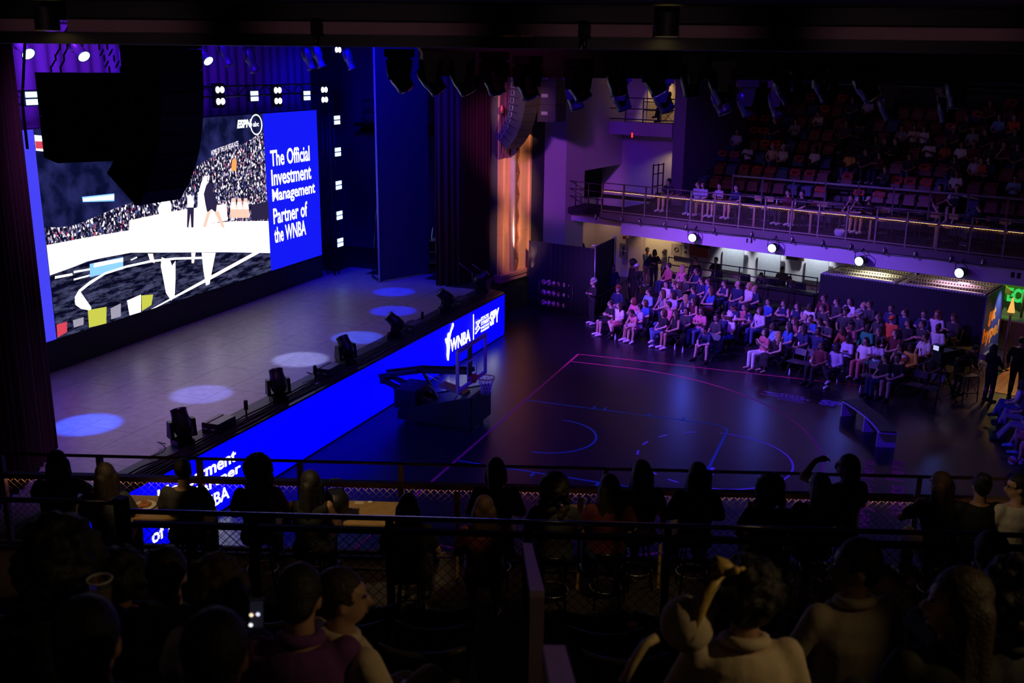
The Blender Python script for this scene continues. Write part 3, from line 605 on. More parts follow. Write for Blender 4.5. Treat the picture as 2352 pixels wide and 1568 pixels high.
for x in (-2.35,-.6):
    for s in (-1,1): mb = MB(); mb.lathe([(.055,-.025),(.055,.025)], 12, hq(x,s*.5,.055), Matrix.Rotation(math.pi/2,3,'X')); mb.build('caster', mat('caster_teal_grey',(.12,.16,.16),.4), hp, True)
J0 = atY(1012,925,YC-.1); J1 = atY(888,868,YC-.1); J2 = atY(880,858,YC-.1); J3 = atY(968,848,YC-.1); J4 = atY(1085,872,YC-.1)
def boom(name, a, b, s, wd=.09, ht=.12):
    a = Vector(a)+Vector((0,s,0)); b = Vector(b)+Vector((0,s,0)); mb = MB(); mb.beam(a, b, wd, ht); return mb.build(name, BOOM, hp, True)
for s in (-.22,.22): boom('lower_boom', J0, J1, s); boom('upper_boom', J2, J3, s, .08, .11); boom('upper_boom', J3, Vector((-.62,J4.y,1.5)), s*.7, .08, .11)
boom('parallel_arm', J0+Vector((-.1,0,.12)), J3+Vector((.05,0,-.05)), 0, .06, .08)
mb = MB(); mb.beam(J1-Vector((0,.28,0)), J1+Vector((0,.28,0)), .12, .16); mb.build('elbow', BOOM, hp, True)
mb = MB(); mb.beam(J3-Vector((0,.26,0)), J3+Vector((0,.26,0)), .05, .05); mb.build('cross_bar', BOOM, hp, True)
for a, b in ((J3+Vector((.25,-.26,-.03)),(-.55,YC-.66,.98)),((-1.05,YC-.5,.62),(-.62,YC-.55,1.25)),((-1.05,YC-.5,.62),(-1.75,YC-.35,1.05))): mb = MB(); mb.tube([a,b], .014, 6); mb.build('brace_rod', STEEL, hp, True)
mb = MB(); mb.box(hq(-1.15,-.05,.93),(.75,.42,.05),ry=.22); mb.build('sheet_metal_cover', mat('cover_grey',(.25,.27,.27),.3,.6), hp, True)
BX, BY, BZ0, BZ1 = -.55, -.19, 1.25, 2.31
GLASS = mat('board_glass', (.8,.85,.95), .03, trans=1, noise=0); GLASS.node_tree.nodes['Principled BSDF'].inputs['IOR'].default_value = 1.05
mb = MB(); mb.box((BX,BY,(BZ0+BZ1)/2),(.012,1.74,1.0)); brd = mb.build('backboard_glass', GLASS, hp, True)
FR = mat('board_frame', (.30,.20,.42), .35, .3)
for a, b in (((BZ0,-.93),(BZ1,-.93)),((BZ0,.93),(BZ1,.93))): mb = MB(); mb.beam((BX,BY+a[1],a[0]-.03),(BX,BY+a[1],b[0]+.03),.06,.075,(1,0,0)); mb.build('board_frame', FR, hp, True)
for z in (BZ0,BZ1): mb = MB(); mb.beam((BX,BY-.9,z),(BX,BY+.9,z),.06,.06); mb.build('board_frame', FR, hp, True)
LN = mat('board_line_white', (.75,.75,.85), .5)
for (y0_,z0_),(y1_,z1_) in (((-.305,.16),(.305,.16)),((-.305,.61),(.305,.61)),((-.305,.16),(-.305,.61)),((.305,.16),(.305,.61))): mb = MB(); mb.beam((BX+.008,BY+y0_,BZ0+z0_),(BX+.008,BY+y1_,BZ0+z1_),.05,.004,(1,0,0)); mb.build('target_square', LN, hp, True)
for (y0_,z0_),(y1_,z1_) in (((-.86,.06),(.86,.06)),((-.86,1.0),(.86,1.0)),((-.86,.06),(-.86,1.0)),((.86,.06),(.86,1.0))): mb = MB(); mb.beam((BX+.008,BY+y0_,BZ0+z0_),(BX+.008,BY+y1_,BZ0+z1_),.045,.004,(1,0,0)); mb.build('board_line', LN, hp, True)
mb = MB(); mb.box((BX-.06,BY,1.75),(.06,.20,.98)); mb.build('mounting_post', BOOM, hp, True)
for i in range(6): mb = MB(); mb.lathe([(.012,0),(.012,.02)], 8, (BX-.03,BY+(.05 if i%2 else -.05),1.45+.14*i), Matrix.Rotation(math.pi/2,3,'Y')); mb.build('bolt', STEEL, hp, True)
RIM = mat('rim_orange_red', (.60,.06,.03), .35, .2)
mb = MB(); mb.box((BX+.05,BY,BZ0+.10),(.12,.16,.20)); mb.box((BX+.12,BY,BZ0+.17),(.14,.14,.05)); mb.build('rim_bracket', RIM, hp, True)
RC = Vector((BX+.15+.25,BY,BZ0+.17))
mb = MB(); mb.tube([RC+Vector((.2286*math.cos(a*math.pi/16),.2286*math.sin(a*math.pi/16),0)) for a in range(32)], .011, 6, closed=True); mb.build('rim', RIM, hp, True)
mb = MB(); n = 12
rad = [.228,.20,.17,.145,.13,.135]; zz = [0,-.08,-.16,-.25,-.34,-.45]
for k in range(n):
    for s in (1,-1):
        mb.tube([RC+Vector((rad[i]*math.cos(2*math.pi*(k+s*.5*i)/n), rad[i]*math.sin(2*math.pi*(k+s*.5*i)/n), zz[i])) for i in range(6)], .0055, 4)
mb.build('net', mat('net_cord',(.75,.75,.85),.8), hp, True)
mb = MB(); mb.box((J3.x+.6,YC-.36,J3.z-.05),(.12,.006,.05)); mb.build('name_plate', mat('plate_tan',(.5,.45,.38),.5), hp, True)
# ================================================================ curved bench on court
bn = thing('bench', 'low curved white-edged bench on the court', 'bench', (9.15,3.4,0))
BW = mat('bench_white', (.70,.62,.70), .5); BTOP = mat('bench_cushion_black', (.012,.012,.016), .5)
ctr = []
for i in range(17):
    t_ = i/16; a = Vector((8.50,4.46,0)); c = Vector((9.50,2.22,0)); m_ = Vector((9.22,3.44,0))
    ctr.append(a*(1-t_)*(1-t_)+m_*2*t_*(1-t_)+c*t_*t_)
def loft(mb, pts, wd, z0, z1, off=0):
    L = []
    for i, p in enumerate(pts):
        t_ = (pts[min(i+1,len(pts)-1)]-pts[max(i-1,0)]).normalized(); n_ = Vector((-t_.y,t_.x,0)); L.append((p+n_*off, p+n_*(off+wd)))
    for (a,b),(c,d) in zip(L,L[1:]): mb.hexa([Vector((q.x,q.y,z)) for z in (z0,z1) for q in (a,b,c,d)])
mb = MB(); loft(mb, ctr, .46, .40, .44); fixn(mb.build('seat_board', BW, bn, True)); mb = MB(); loft(mb, ctr, .40, .441, .475, .03); fixn(mb.build('cushion', BTOP, bn, True))
for i in (0,8,15):
    p = ctr[i]; t_ = (ctr[i+1]-p).normalized(); n_ = Vector((-t_.y,t_.x,0)); mb = MB(); mb.beam(p+n_*.0+Vector((0,0,.2)), p+n_*.46+Vector((0,0,.2)), .05, .40); mb.build('leg_panel', BW, bn, True)
# ================================================================ line arrays
SPK = mat('speaker_black', (.010,.010,.013), .5, noise=.3, nscale=40); GRL = mat('speaker_grille', (.020,.020,.026), .45, .3, noise=.5, nscale=120); HND = mat('speaker_handle', (.20,.20,.24), .4, .4)
def line_array(top, n, yaw, tilts, label, h=.285, d=.62, w_=1.05):
    t = thing('line_array_speaker', label, 'speaker array', top, yaw, 'hung line arrays')
    x, z, cum = 0, 0, 0
    for i in range(n):
        cum += tilts[i] if i < len(tilts) else tilts[-1]; a = math.radians(cum)
        m = Matrix.Rotation(a, 3, 'Y')          # nose down
        def q(lx, ly, lz): return Vector((x,0,z))+m @ Vector((lx,ly,lz))
        fx = 0.0                                 # front pivot line
        mb = MB(); mb.hexa([q(lx,ly,lz) for lz, k in ((-h*.98,0),(0,0)) for ly in (-w_/2,w_/2) for lx in (-d,fx)]); c = fixn(mb.build('cabinet', SPK, t))
        mb = MB(); mb.hexa([q(lx,ly,lz) for lz in (-h*.95,-h*.04) for ly in (-w_/2+.03,w_/2-.03) for lx in (fx+.002,fx+.014)]); fixn(mb.build('grille', GRL, c))
        for s in (-1,1):
            y_ = s*(w_/2+.008)
            mb = MB(); mb.tube([q(-d+.05,y_,-h*.2),q(-d+.17,y_,-h*.2),q(-d+.17,y_,-h*.8),q(-d+.05,y_,-h*.8)], .010, 5, closed=True); mb.build('handle', HND, c)
            mb = MB(); mb.tube([q(-.12,y_,-h*.12),q(-.40,y_,-h*.12)], .011, 5); mb.build('rigging_bar', BLACKM, c)
        dn = m @ Vector((0,0,-h)); x += dn.x; z += dn.z
    mb = MB(); mb.box((-d/2,0,.06),(d+.3,.12,.08)); mb.box((-d/2,-w_/2+.1,.03),(d,.06,.06)); mb.box((-d/2,w_/2-.1,.03),(d,.06,.06)); mb.build('fly_frame', BLACKM, t)
    for dx in (-.6,0): MB().tube([(dx,0,.1),(dx,0,4.0-(0 if top[2] < 9.6 else 1))], .02, 6).build('chain', BLACKM, t)
    return t
tl = [0,0,1,1,2,3,4,5,6,8,9,9]
ra = line_array((-3.05,11.3,9.25), 11, -.12, [0,0,1,2,2,4,5,6,7,8,9], 'long curved black line array hung before the gilded pilaster')
la = line_array((-.10,-11.55,9.95), 10, -.10, [0,0,1,2,3,4,6,7,8,9], 'big curved black line array hanging at upper left before the video wall', .285, .66, .86)
def substack(loc, yaw, n, label, w_=1.2, h=.62, d=1.0):
    t = thing('subwoofer_stack', label, 'subwoofer', loc, yaw, 'hung subwoofers')
    for i in range(n):
        mb = MB(); mb.box((0,0,-h*(i+.5)),(d,w_,h*.985)); c = mb.build('cabinet', SPK, t)
        mb = MB(); mb.box((d/2+.01,0,-h*(i+.5)),(.02,w_*.94,h*.9)); mb.build('grille', GRL, c)
        for s in (-1,1): mb = MB(); mb.box((-d*.1,s*(w_/2+.004),-h*(i+.5)),(.25,.012,.12)); mb.build('handle_plate', HND, c)
    for sx_ in (-.35,.35):
        mb = MB()
        for s in (-1,1):
            L_ = [(sx_*d,s*.35*w_,0),(sx_*d*.4,s*.12,.75)]
            for k in range(9):
                p = Vector(L_[0]).lerp(Vector(L_[1]), (k+.5)/9); mb.tube([p+Vector((.03*math.cos(a),.03*math.sin(a) if k%2 else 0,.05*math.sin(a))) for a in [j*math.pi/4 for j in range(8)]], .008, 4, closed=True)
        mb.tube([(sx_*d*.4,0,.75),(sx_*d*.4,0,2.4)], .02, 6); mb.build('bridle_chain', mat('chain_steel',(.06,.06,.07),.4,.7), t)
    return t
substack((-2.30,-10.95,9.04), -.62, 2, 'black hung subwoofer pair behind the big line array at upper left', 1.25, .64, 1.05)
substack((-2.75,12.6,9.1), -.1, 3, 'black hung subwoofers beside the far line array', 1.0, .62, .7)
o = MB().tube([(-3.2,-11.2,11),(-3.3,-11.0,9.8),(-3.35,-11.2,8.6),(-3.25,-11.3,7.9)], .022, 6).build('cable', CAB); tag(o, 'thick black cable hanging beside the near subwoofer pair', 'cable')
rg = thing('chain_hoist', 'small hook and chain bag hanging by the gilded pilaster', 'hoist', atY(1153,250,11.7))
MB().tube([(0,0,1.6),(0,0,.1)], .012, 5).build('chain', DSTEEL, rg); MB().lathe([(.05,-.15),(.09,-.05),(.07,.1),(.02,.14)],10).build('hook_block', mat('hoist_red',(.4,.06,.04),.5), rg); MB().tube([(0,0,-.1),(.05,-.1,-.8),(.03,-.12,-1.6)], .02, 5).build('strap', CAB, rg)
# ================================================================ catwalk over the court with hanging movers
cw = thing('lighting_catwalk', 'black catwalk crossing high over the court with rows of hanging lights', 'catwalk', NP(2,-7,8.9))
a0, a1 = -4.6, 13
mb = MB(); p = NP(-.9,-7,9.33); q = NP(a1,-7,9.33); mb.beam(p, q, .9, .62); mb.build('box_beam', BLACK, cw, True)
for b_ in (-7.5,-6.5): MB().tube([NP(a0,b_,9.75),NP(a1,b_,9.75)], .03, 6).build('pipe', BLACKM, cw, True)
for i in range(19): MB().tube([NP(a0+.95*i,-7.5,9.6),NP(a0+.95*i,-7.5,11.5)], .02, 5).build('hanger', BLACKM, cw, True)
row1 = [917,990,1062,1135,1212,1330,1420,1505,1590,1660,1810,1900,1995,2205]; y1_ = [112,118,118,118,128,134,120,118,122,138,138,132,132,146]
ordw = ['first','second','third','fourth','fifth','sixth','seventh','eighth','ninth','tenth','eleventh','twelfth','thirteenth','fourteenth']
for i, x in enumerate(row1):
    p = atP(x, y1_[i], NP(0,-7.6,0), NB)
    moving_head('moving_light', 'black mover hanging under the catwalk, %s from left in upper row' % ordw[i], p, R.uniform(-.5,.9), R.uniform(.9,1.45), 'movers hanging from the catwalk', 1.0, True)
for i, (x, y) in enumerate(((1322,170),(1428,172),(1525,176),(1660,180),(1718,184),(1790,186),(2045,192),(2180,198))):
    p = atP(x, y, NP(0,-3.0,0), NB)
    moving_head('moving_light', 'black mover hung on the drop pipe, %s from left in lower row' % ordw[i], p, R.uniform(-.3,.6), R.uniform(1.0,1.5), 'movers on the lower pipe', 1.05, True)
lp = thing('lighting_pipe', 'black lighting pipe hung behind the catwalk', 'pipe', NP(4,-3,9.1)); pa = atP(1250,167,NP(0,-3.0,0),NB); pb = atP(2352,203,NP(0,-3.0,0),NB)
MB().tube([pa,pb], .04, 8).build('pipe', BLACKM, lp, True)
for k in range(8): c = pa.lerp(pb,(k+.5)/8); MB().tube([c,c+Vector((0,0,2.2))], .02, 5).build('drop_rod', BLACKM, lp, True)
# ================================================================ near soffit with recessed downlights
sf = thing('ceiling_soffit', 'dark soffit with a lit pinkish edge crossing above the near balcony', 'soffit', NP(1,-17.5,9.5)); sf['kind'] = 'structure'
mb = MB(); mb.beam(NP(-9,-23.5,9.75), NP(14,-23.5,9.75), 11.9, .24); mb.build('soffit_slab', BLACK, sf, True)
EDG = mat('soffit_edge_rose', (.36,.20,.24), .6)
segs = [(-9,-2.62),(-2.42,-.66),(-.6,2.12),(2.30,14)]
segs = [(-9,-2.36),(-2.17,-.36),(-.30,2.08),(2.27,14)]
for s0, s1 in segs: mb = MB(); mb.beam(NP(s0,-17.5,9.46), NP(s1,-17.5,9.46), .05, .085); mb.build('edge_trim', EDG, sf, True)
mb = MB(); mb.beam(NP(-9,-17.40,9.375), NP(14,-17.40,9.375), .14, .085); mb.build('lower_lip', BLACK, sf, True)
mb = MB(); mb.beam(NP(-9,-17.42,9.57), NP(14,-17.42,9.57), .08, .14); mb.build('upper_lip', BLACK, sf, True)
for i, a in enumerate((-2.27,2.17)):
    d_ = thing('downlight', 'recessed warm downlight in the soffit edge, '+['at upper left','right of centre'][i], 'downlight', NP(a,-17.62,9.46), 0, 'warm downlights in the soffit')
    MB().lathe([(.085,-.04),(.085,.12)], 16, cap=False).build('can', BLACK, d_); MB().lathe([(.08,-.030),(.001,-.028)], 16, cap=False).build('lamp', em('downlight_warm',(1,.72,.25),3), d_)
for i, (a, l) in enumerate(((-.33,'left of the white cable'),(1.6,'near the right downlight'))):
    c_ = thing('pipe_clamp', 'small dark clamp on the soffit edge, '+l, 'clamp', NP(a,-17.55,9.45)); MB().box((0,0,0),(.06,.08,.10)).build('jaw', BLACK, c_); MB().tube([(0,0,0),(0,-.03,-.12)], .02, 6).build('bolt', BLACKM, c_)
p = atP(960,85,NP(0,-17.3,0),NB); o = MB().tube([p+Vector((0,0,.03)),p+Vector((-.012,0,-.02)),p+Vector((.0,0,-.07)),p+Vector((.03,0,-.11)),p+Vector((.028,0,-.16))], .012, 6).build('cable', mat('white_cable',(.6,.55,.7),.4)); tag(o, 'short white cable loop hanging from the soffit edge', 'cable')
# ================================================================ balconies (far and near mirror each other)
BRZ = mat('rail_bronze', (.30,.21,.19), .45, .4); FASC = mat('fascia_bronze', (.17,.12,.13), .5, .3); WIRE = mat('mesh_wire', (.34,.26,.18), .4, .5)
STRIP = em('rail_light_strip', (1,.50,.16), 14); CARP = mat('balcony_carpet', (.025,.02,.025), .95); STEP = mat('concrete_step', (.05,.045,.05), .85)
# shared wire panel: diamonds, in local x (length 1), z (height)
def wire_mesh(L, H, pitch, r, n=4):
    mb = MB(); k = -int(H/pitch)-1
    while k*pitch < L+H:
        for s in (1,-1):
            x0, z0, x1, z1 = k*pitch, 0, k*pitch+H, H
            if s < 0: x0, x1 = L-x0, L-x1
            a = Vector((x0,0,z0)); b = Vector((x1,0,z1)); lo, hi = 0., 1.
            dx = b.x-a.x
            for lim in (0, L):
                tt = (lim-a.x)/dx
                if (lim == 0) == (dx > 0): lo = max(lo, tt)
                else: hi = min(hi, tt)
            if hi-lo > .02: mb.tube([a+(b-a)*lo+Vector((0,.004*s,0)), a+(b-a)*hi+Vector((0,.004*s,0))], r, 4, caps=False)
        k += 1
    return mb.mesh('mesh_panel')
def railing(root, P0, dirv, n, L, z0, zm, zt, wm, strip=True, outn=None, postw=.05, posts_to=None):
    """n bays of length L along dirv from P0; zm = top of wire mesh, zt = thin handrail"""
    rz = math.atan2(dirv.y, dirv.x)
    ms = [bpy.data.meshes.get(k) for k in ()]
    mp = MB(); mp.box((0,0,(zt-z0+.28)/2-.28),(postw,.07,zt-z0+.28)); mpost = mp.mesh('post'); mpost.materials.append(BRZ)
    mr = MB(); mr.box((L/2,0,0),(L-.002,.09,.06)); mrail = mr.mesh('mesh_top_rail'); mrail.materials.append(BRZ)
    mh = MB(); mh.tube([(0,0,0),(L,0,0)], .02, 8); mhand = mh.mesh('handrail'); mhand.materials.append(BRZ)
    mbt = MB(); mbt.box((L/2,0,0),(L-.055,.05,.045)); mbot = mbt.mesh('bottom_rail'); mbot.materials.append(BRZ)
    mst = MB(); mst.box((L/2,0,0),(L-.12,.012,.006)); mstrip = mst.mesh('light_strip'); mstrip.materials.append(STRIP)
    def put(me, name, p, stuff=False):
        o = bpy.data.objects.new(name, me); col.objects.link(o); o.parent = root; o.location = p-Vector(root.location); o.rotation_euler = (0,0,rz)
        if stuff: o['kind'] = 'stuff'
    for i in range(n):
        p = Vector((P0.x,P0.y,0))+dirv*(L*i)
        put(mpost, 'post', p+Vector((0,0,z0)))
        put(mrail, 'mesh_top_rail', p+Vector((0,0,zm+.03))); put(mhand, 'handrail', p+Vector((0,0,zt))); put(mbot, 'bottom_rail', p+Vector((0,0,z0+.06)))
        if wm: put(wm, 'wire_mesh', p+Vector((0,0,z0+.09)), True)
        if strip: put(mstrip, 'light_strip', p+Vector((0,0,zm-.004)))
    put(mpost, 'post', Vector((P0.x,P0.y,0))+dirv*(L*n)+Vector((0,0,z0)))
ZD = 3.64
bal = thing('balcony_far', 'far balcony with bronze mesh railing and white lower band', 'balcony', AB(2,16,ZD)); bal['kind'] = 'structure'; 
mb = MB(); mb.beam(AB(-6.4,16.2,3.53), AB(14,16.2,3.53), 3.9, .2); mb.build('deck', CARP, bal, True)
mb = MB(); mb.beam(AB(-6.35,14.20,3.51), AB(14,14.20,3.51), .14, .26); mb.build('fascia', FASC, bal, True)
mb = MB(); mb.beam(AB(-5.4,14.34,3.10), AB(14,14.34,3.10), .18, .55); mb.build('white_band', WALLW, bal, True)
mb = MB(); mb.beam(AB(-8.4,15.0,3.22), AB(-5.4,15.0,3.22), .5, .35); mb.beam(AB(-5.4,16.3,3.3), AB(14,16.3,3.3), 3.7, .10); mb.build('underside', WALLW, bal, True)
mb = MB(); mb.beam(AB(-8.6,15.2,3.52), AB(-6.4,15.2,3.52), 1.6, .22); mb.build('side_landing', CARP, bal, True)
fr = thing('balcony_railing', 'bronze mesh railing along the far balcony front with a warm light strip', 'railing', AB(-6.3,14.2,ZD))
WMF = wire_mesh(.99, .76, .083, .0038); WMF.materials.append(WIRE)
railing(fr, AB(-6.3,14.2), FA, 20, .99, ZD, 4.47, 4.78, WMF)
fr2 = thing('balcony_railing', 'short dark railing on the landing left of the far balcony front', 'railing', AB(-8.5,14.6,ZD))
for z in (.45,.75,1.05): MB().tube([AB(-8.5,14.6,ZD+z),AB(-6.4,14.3,ZD+z)], .02, 6).build('rail', DSTEEL, fr2, True)
for k in range(4): MB().tube([AB(-8.5+.7*k,14.6-.1*k,ZD),AB(-8.5+.7*k,14.6-.1*k,ZD+1.05)], .025, 6).build('post', DSTEEL, fr2, True)
# upper tier: stepped rows
NR = 10; RB0, RZ0, RP, RR = 18.3, 4.05, .9, .465
tier = thing('seating_tier', 'dark stepped seating tier of the far balcony', 'tier', AB(2,20,4)); tier['kind'] = 'structure'
for j in range(NR):
    mb = MB(); b0 = RB0-.25+RP*j; mb.beam(AB(-6.2+.35*max(0,j-1),b0+.45,RZ0+RR*j-.3), AB(15,b0+.45,RZ0+RR*j-.3), .898, .6); mb.build('step', STEP, tier, True)
xr = thing('cross_aisle_railing', 'grey steel railing along the cross aisle above the far balcony tables', 'railing', AB(-3,18,RZ0))
GR = mat('rail_grey', (.24,.20,.26), .4, .5)
for k in range(12):
    a = -2.6+1.28*k
    mb = MB(); mb.beam(AB(a,17.98,3.7),AB(a,17.98,5.12),.05,.06,(1,0,0)); mb.build('post', GR, xr, True)
    for z in (5.05,): mb = MB(); mb.beam(AB(a+.03,17.98,z),AB(a+1.25,17.98,z),.06,.07); mb.build('rail', GR, xr, True)
    mb = MB(); mb.beam(AB(a+.03,17.98,4.35),AB(a+1.25,17.98,4.35),.03,.03); mb.build('lower_rail', GR, xr, True)
mb = MB(); mb.beam(AB(-4.6,17.85,3.64+.2),AB(15,17.85,3.64+.2),.12,.42); mb.build('kerb', STEP, xr, True)
# stair handrails in the aisle
for i, (x0, y0_, x1, y1_, l) in enumerate(((1905,375,1928,330,'lower flight, left rail'),(1925,370,1948,325,'lower flight, right rail'),(1968,325,1990,272,'upper flight, left rail'),(1985,300,2008,252,'upper flight, right rail'))):
    j = 3 if i < 2 else 5
    A0 = atP(x0,y0_,AB(0,RB0+RP*j,0),FB); A1 = atP(x1,y1_,AB(0,RB0+RP*(j+2),0),FB)
    h = thing('stair_handrail', 'grey stair handrail in the far seating aisle, '+l, 'handrail', (A0.x,A0.y,A0.z-.9), 0, 'aisle handrails')
    MB().tube([A0+Vector((0,0,-.9)),A0,A1,A1+Vector((0,0,-.9))], .03, 6).build('rail', GR, h, True); c = A0.lerp(A1,.5); MB().tube([c,c+Vector((0,0,-.9))], .025, 6).build('post', GR, h, True)
# aisle treads
ais = thing('aisle_stairs', 'grey concrete stairs of the aisle in the far seating', 'stairs', AB(2.0,19,4)); ais['kind'] = 'structure'
for j in range(9):
    for h in (0,1):
        c = atP(1965,330,AB(0,RB0+RP*j+.22+.0,0),FB); a_ = ab(c)[0]+.12*0
        mb = MB(); mb.beam(AB(a_-.5,RB0-.48+RP*j+.45*h,RZ0+RR*(j-1)+RR*.5*(h+1)-.10), AB(a_+.5,RB0-.48+RP*j+.45*h,RZ0+RR*(j-1)+RR*.5*(h+1)-.10), .44, .2); mb.build('tread', mat('stair_tread',(.13,.12,.13),.8), ais, True)
def seat_proto(c):
    t = thing('stadium_seat', '', 'seat'); SM = mat('seat_plastic_'+c, (.16,.010,.012) if c == 'red' else (.012,.03,.16), .45)
    mb = MB(); mb.hexa([(x,y,z) for z, y0_, hw in ((.42,.22,.23),(.86,.34,.21)) for y in (y0_,y0_+.04) for x in (-hw,hw)]); fixn(mb.build('backrest', SM, t))
    mb = MB(); mb.hexa([(x,y,z) for z, y0_, hw in ((.40,.14,.22),(.76,.20,.21)) for y in (y0_-.05,y0_) for x in (-hw,hw)]); fixn(mb.build('folded_seat', SM, t))
    for s in (-1,1): mb = MB(); mb.box((s*.255,.10,.62),(.045,.30,.035)); mb.box((s*.255,.20,.31),(.035,.05,.62)); mb.build('armrest', BLACK, t)
    return t
SR = seat_proto('red'); SB = seat_proto('blue'); used = {'r':False,'b':False}
FACE = math.atan2(-FB.y,-FB.x)+math.pi/2   # local -y looks to the court
RZF = -TH
seat_spots = {}
def add_seat(j, a):
    a = max(a, GA1+1.15)
    if any(k[0] == j and abs(k[1]-a) < .5 for k in seat_spots): return None
    p = AB(a, RB0+RP*j, RZ0+RR*j+.001); blue = ((j*7+int(a/.55)*3) % 11 in (0,1)) or (j in (2,) and a < .5)
    src, k = (SB,'b') if blue else (SR,'r')
    o = src if not used[k] else dup(src); used[k] = True
    o.location = p; o.rotation_euler = (0,0,RZF); o['group'] = 'far tier seats'; o.name = 'stadium_seat'
    o['label'] = 'empty %s plastic tip-up seat in the far tier, %s row' % ('blue' if blue else 'dark red', ordw[j] if j else 'front')
    seat_spots[(j, round(a,2))] = o; return o
for j in range(7):
    a = -4.2+.25*j-.55*(j if j > 2 else 0)*.3
    ac = ab(atP(1965,330,AB(0,RB0+RP*j,0),FB))[0]
    while a < 9.6-.35*j:
        if abs(a-ac) > .72 and not (a > 8.6 and j > 3): add_seat(j, a)
        a += .56
TEE = [mat('tee_'+k, c, .8) for k, c in (('orange_red',(.75,.10,.05)),('coral',(.62,.09,.07)))]
def tee_proto(m):
    mb = MB(); mb.smooth = True; vs = []; n = 6
    for i in range(n+1):
        s_ = i/n; z = .60+.30*s_ if s_ < .8 else .84-.05*(s_-.8); y = .11+.18*s_ if s_ < .8 else .27+.5*(s_-.8)
        for k in range(7):
            u = k/6; x = -.20+.40*u; vs.append((x+.02*math.sin(9*s_+k), y-.02*math.sin(u*9+2*s_)-.01, z+.018*math.sin(u*7)))
    mb.add(vs, [(i*7+k,i*7+k+1,(i+1)*7+k+1,(i+1)*7+k) for i in range(n) for k in range(6)])
    me = mb.mesh('rally_shirt'); me.materials.append(m); return me
TM = [tee_proto(m) for m in TEE]
PRN = mat('tee_print', (.15,.01,.02), .7)
tees = [(740,635),(998,643),(1063,647),(1132,650),(1192,650),(688,743),(620,743),(630,795),(685,800),(488,843),(560,848),(630,852),(692,855),(903,865),(236,945),(303,950),(367,953),(437,951),(498,957),(530,978),(680,920),(728,915),(770,915),(912,1000),(700,1045),(605,1103),(690,1108),(775,1115),(868,1125),(950,1130),(1125,1155),(1230,1158),(1315,1168),(1422,1178),(1525,1180),(1622,1188),(1720,1197),(1712,1055),(1915,793),(1995,800),(2040,678),(2265,680)]
def tier_pick(px, py, hz):
    """row whose seat at this photo point has its surface at hz above the step"""
    best = None
    for j in range(NR):
        p = atP(px, py, AB(0,RB0+RP*j+.2,0), FB); e = abs(p.z-(RZ0+RR*j+hz))
        if best is None or e < best[0]: best = (e, j, ab(p)[0])
    return best[1], best[2]
tee_used = {}
for i, (cx_, cy_) in enumerate(tees):
    j, a = tier_pick(1500+cx_/2.7606, cy_/2.7606, .74); a = max(a, GA1+1.15)
    key = min(seat_spots, key=lambda k: abs(k[1]-a)+9*abs(k[0]-j)) if seat_spots else None
    if key and abs(key[1]-a) < .34 and key[0] == j: a = key[1]
    elif j >= 7 or True:
        if not any(abs(k[1]-a) < .5 and k[0] == j for k in seat_spots): add_seat(j, a)
        else: a = key[1]
    if (j, round(a,2)) in tee_used: continue
    tee_used[(j, round(a,2))] = 1
    o = bpy.data.objects.new('rally_shirt', TM[i % 2]); col.objects.link(o); o.location = AB(a, RB0+RP*j-.02, RZ0+RR*j); o.rotation_euler = (0,R.uniform(-.12,.12),RZF)
    tag(o, 'orange red giveaway shirt draped on a far seat, %s row' % (ordw[j] if j else 'front'), 'shirt', 'giveaway shirts on the far seats')
    if i % 3: mb = MB(); mb.box((0,.115,.72),(.16,.006,.10),rx=-.55); mb.build('print', PRN, o)
# ---- little spot lamps and blue wash lamps on the fascia
CHR = mat('chrome', (.6,.6,.65), .2, 1)
for k, x in enumerate((1370,1428,1470,1527,1577,1640,1727,1820,1890,1955,2032,2102,2185,2258)):
    p = atP(x, [478,492,480+0,490,498,520,530,543,550,560,567,580,588,597][k], AB(0,14.08,0), FB); p.z = 3.42
    t = thing('fascia_spotlight', 'small chrome spotlight on the far balcony fascia, %s from the left' % ordw[k], 'spotlight', p, 0, 'chrome spots on the fascia')
    MB().lathe([(.035,-.10),(.05,-.08),(.05,.08),(.03,.11)],10).build('can', CHR, t); MB().tube([(0,0,.1),(.02,.07,.16)], .012, 5).build('bracket', BLACKM, t); MB().lathe([(.036,-.101),(.001,-.103)],10,cap=False).build('lens', mat('frosted_lens',(.7,.7,.75),.3), t)
LNS = em('wash_lens_blue', (.42,.66,1), 3.5)
for k, (x, y) in enumerate(((1590,546),(1773,570),(1973,600),(2203,627))):
    p = atP(x, y, AB(0,13.85,0), FB)
    t = thing('wash_light', 'round blue-white wash lamp clamped under the far balcony, %s from the left' % ordw[k], 'wash light', p, 0, 'blue wash lamps under the balcony')
    d = (Vector((-.5,-8,.3))-p); d.z = -1.5; d = d.normalized(); m = d.to_track_quat('Z','Y').to_matrix()
    MB().lathe([(.08,-.34),(.14,-.28),(.17,-.1),(.175,.0)],18,(0,0,0),m).build('housing', BLACKM, t); MB().lathe([(.150,.005),(.001,.012)],18,(0,0,0),m,cap=False).build('lens', LNS, t)
    MB().tube([m @ Vector((-.2,0,-.1)),m @ Vector((-.2,.05,-.1))+Vector((0,0,.22)),Vector((.06,.1,.32)),m @ Vector((.2,0,-.1))+Vector((0,0,.2)),m @ Vector((.2,0,-.1))], .014, 6).build('yoke', BLACKM, t)
    MB().tube([(0.05,.1,.3),(.1,.3,.42)], .02, 6).build('clamp_arm', BLACKM, t)
    lamp('SPOT','wash_lamp_blue', p+d*.06, p+d*9, (.05,.08,1), 70, .12, 70, .8)
pts = [AB(-6.3+i*.8, 14.11, 3.40-.05*abs(math.sin(i*.8))) for i in range(26)]
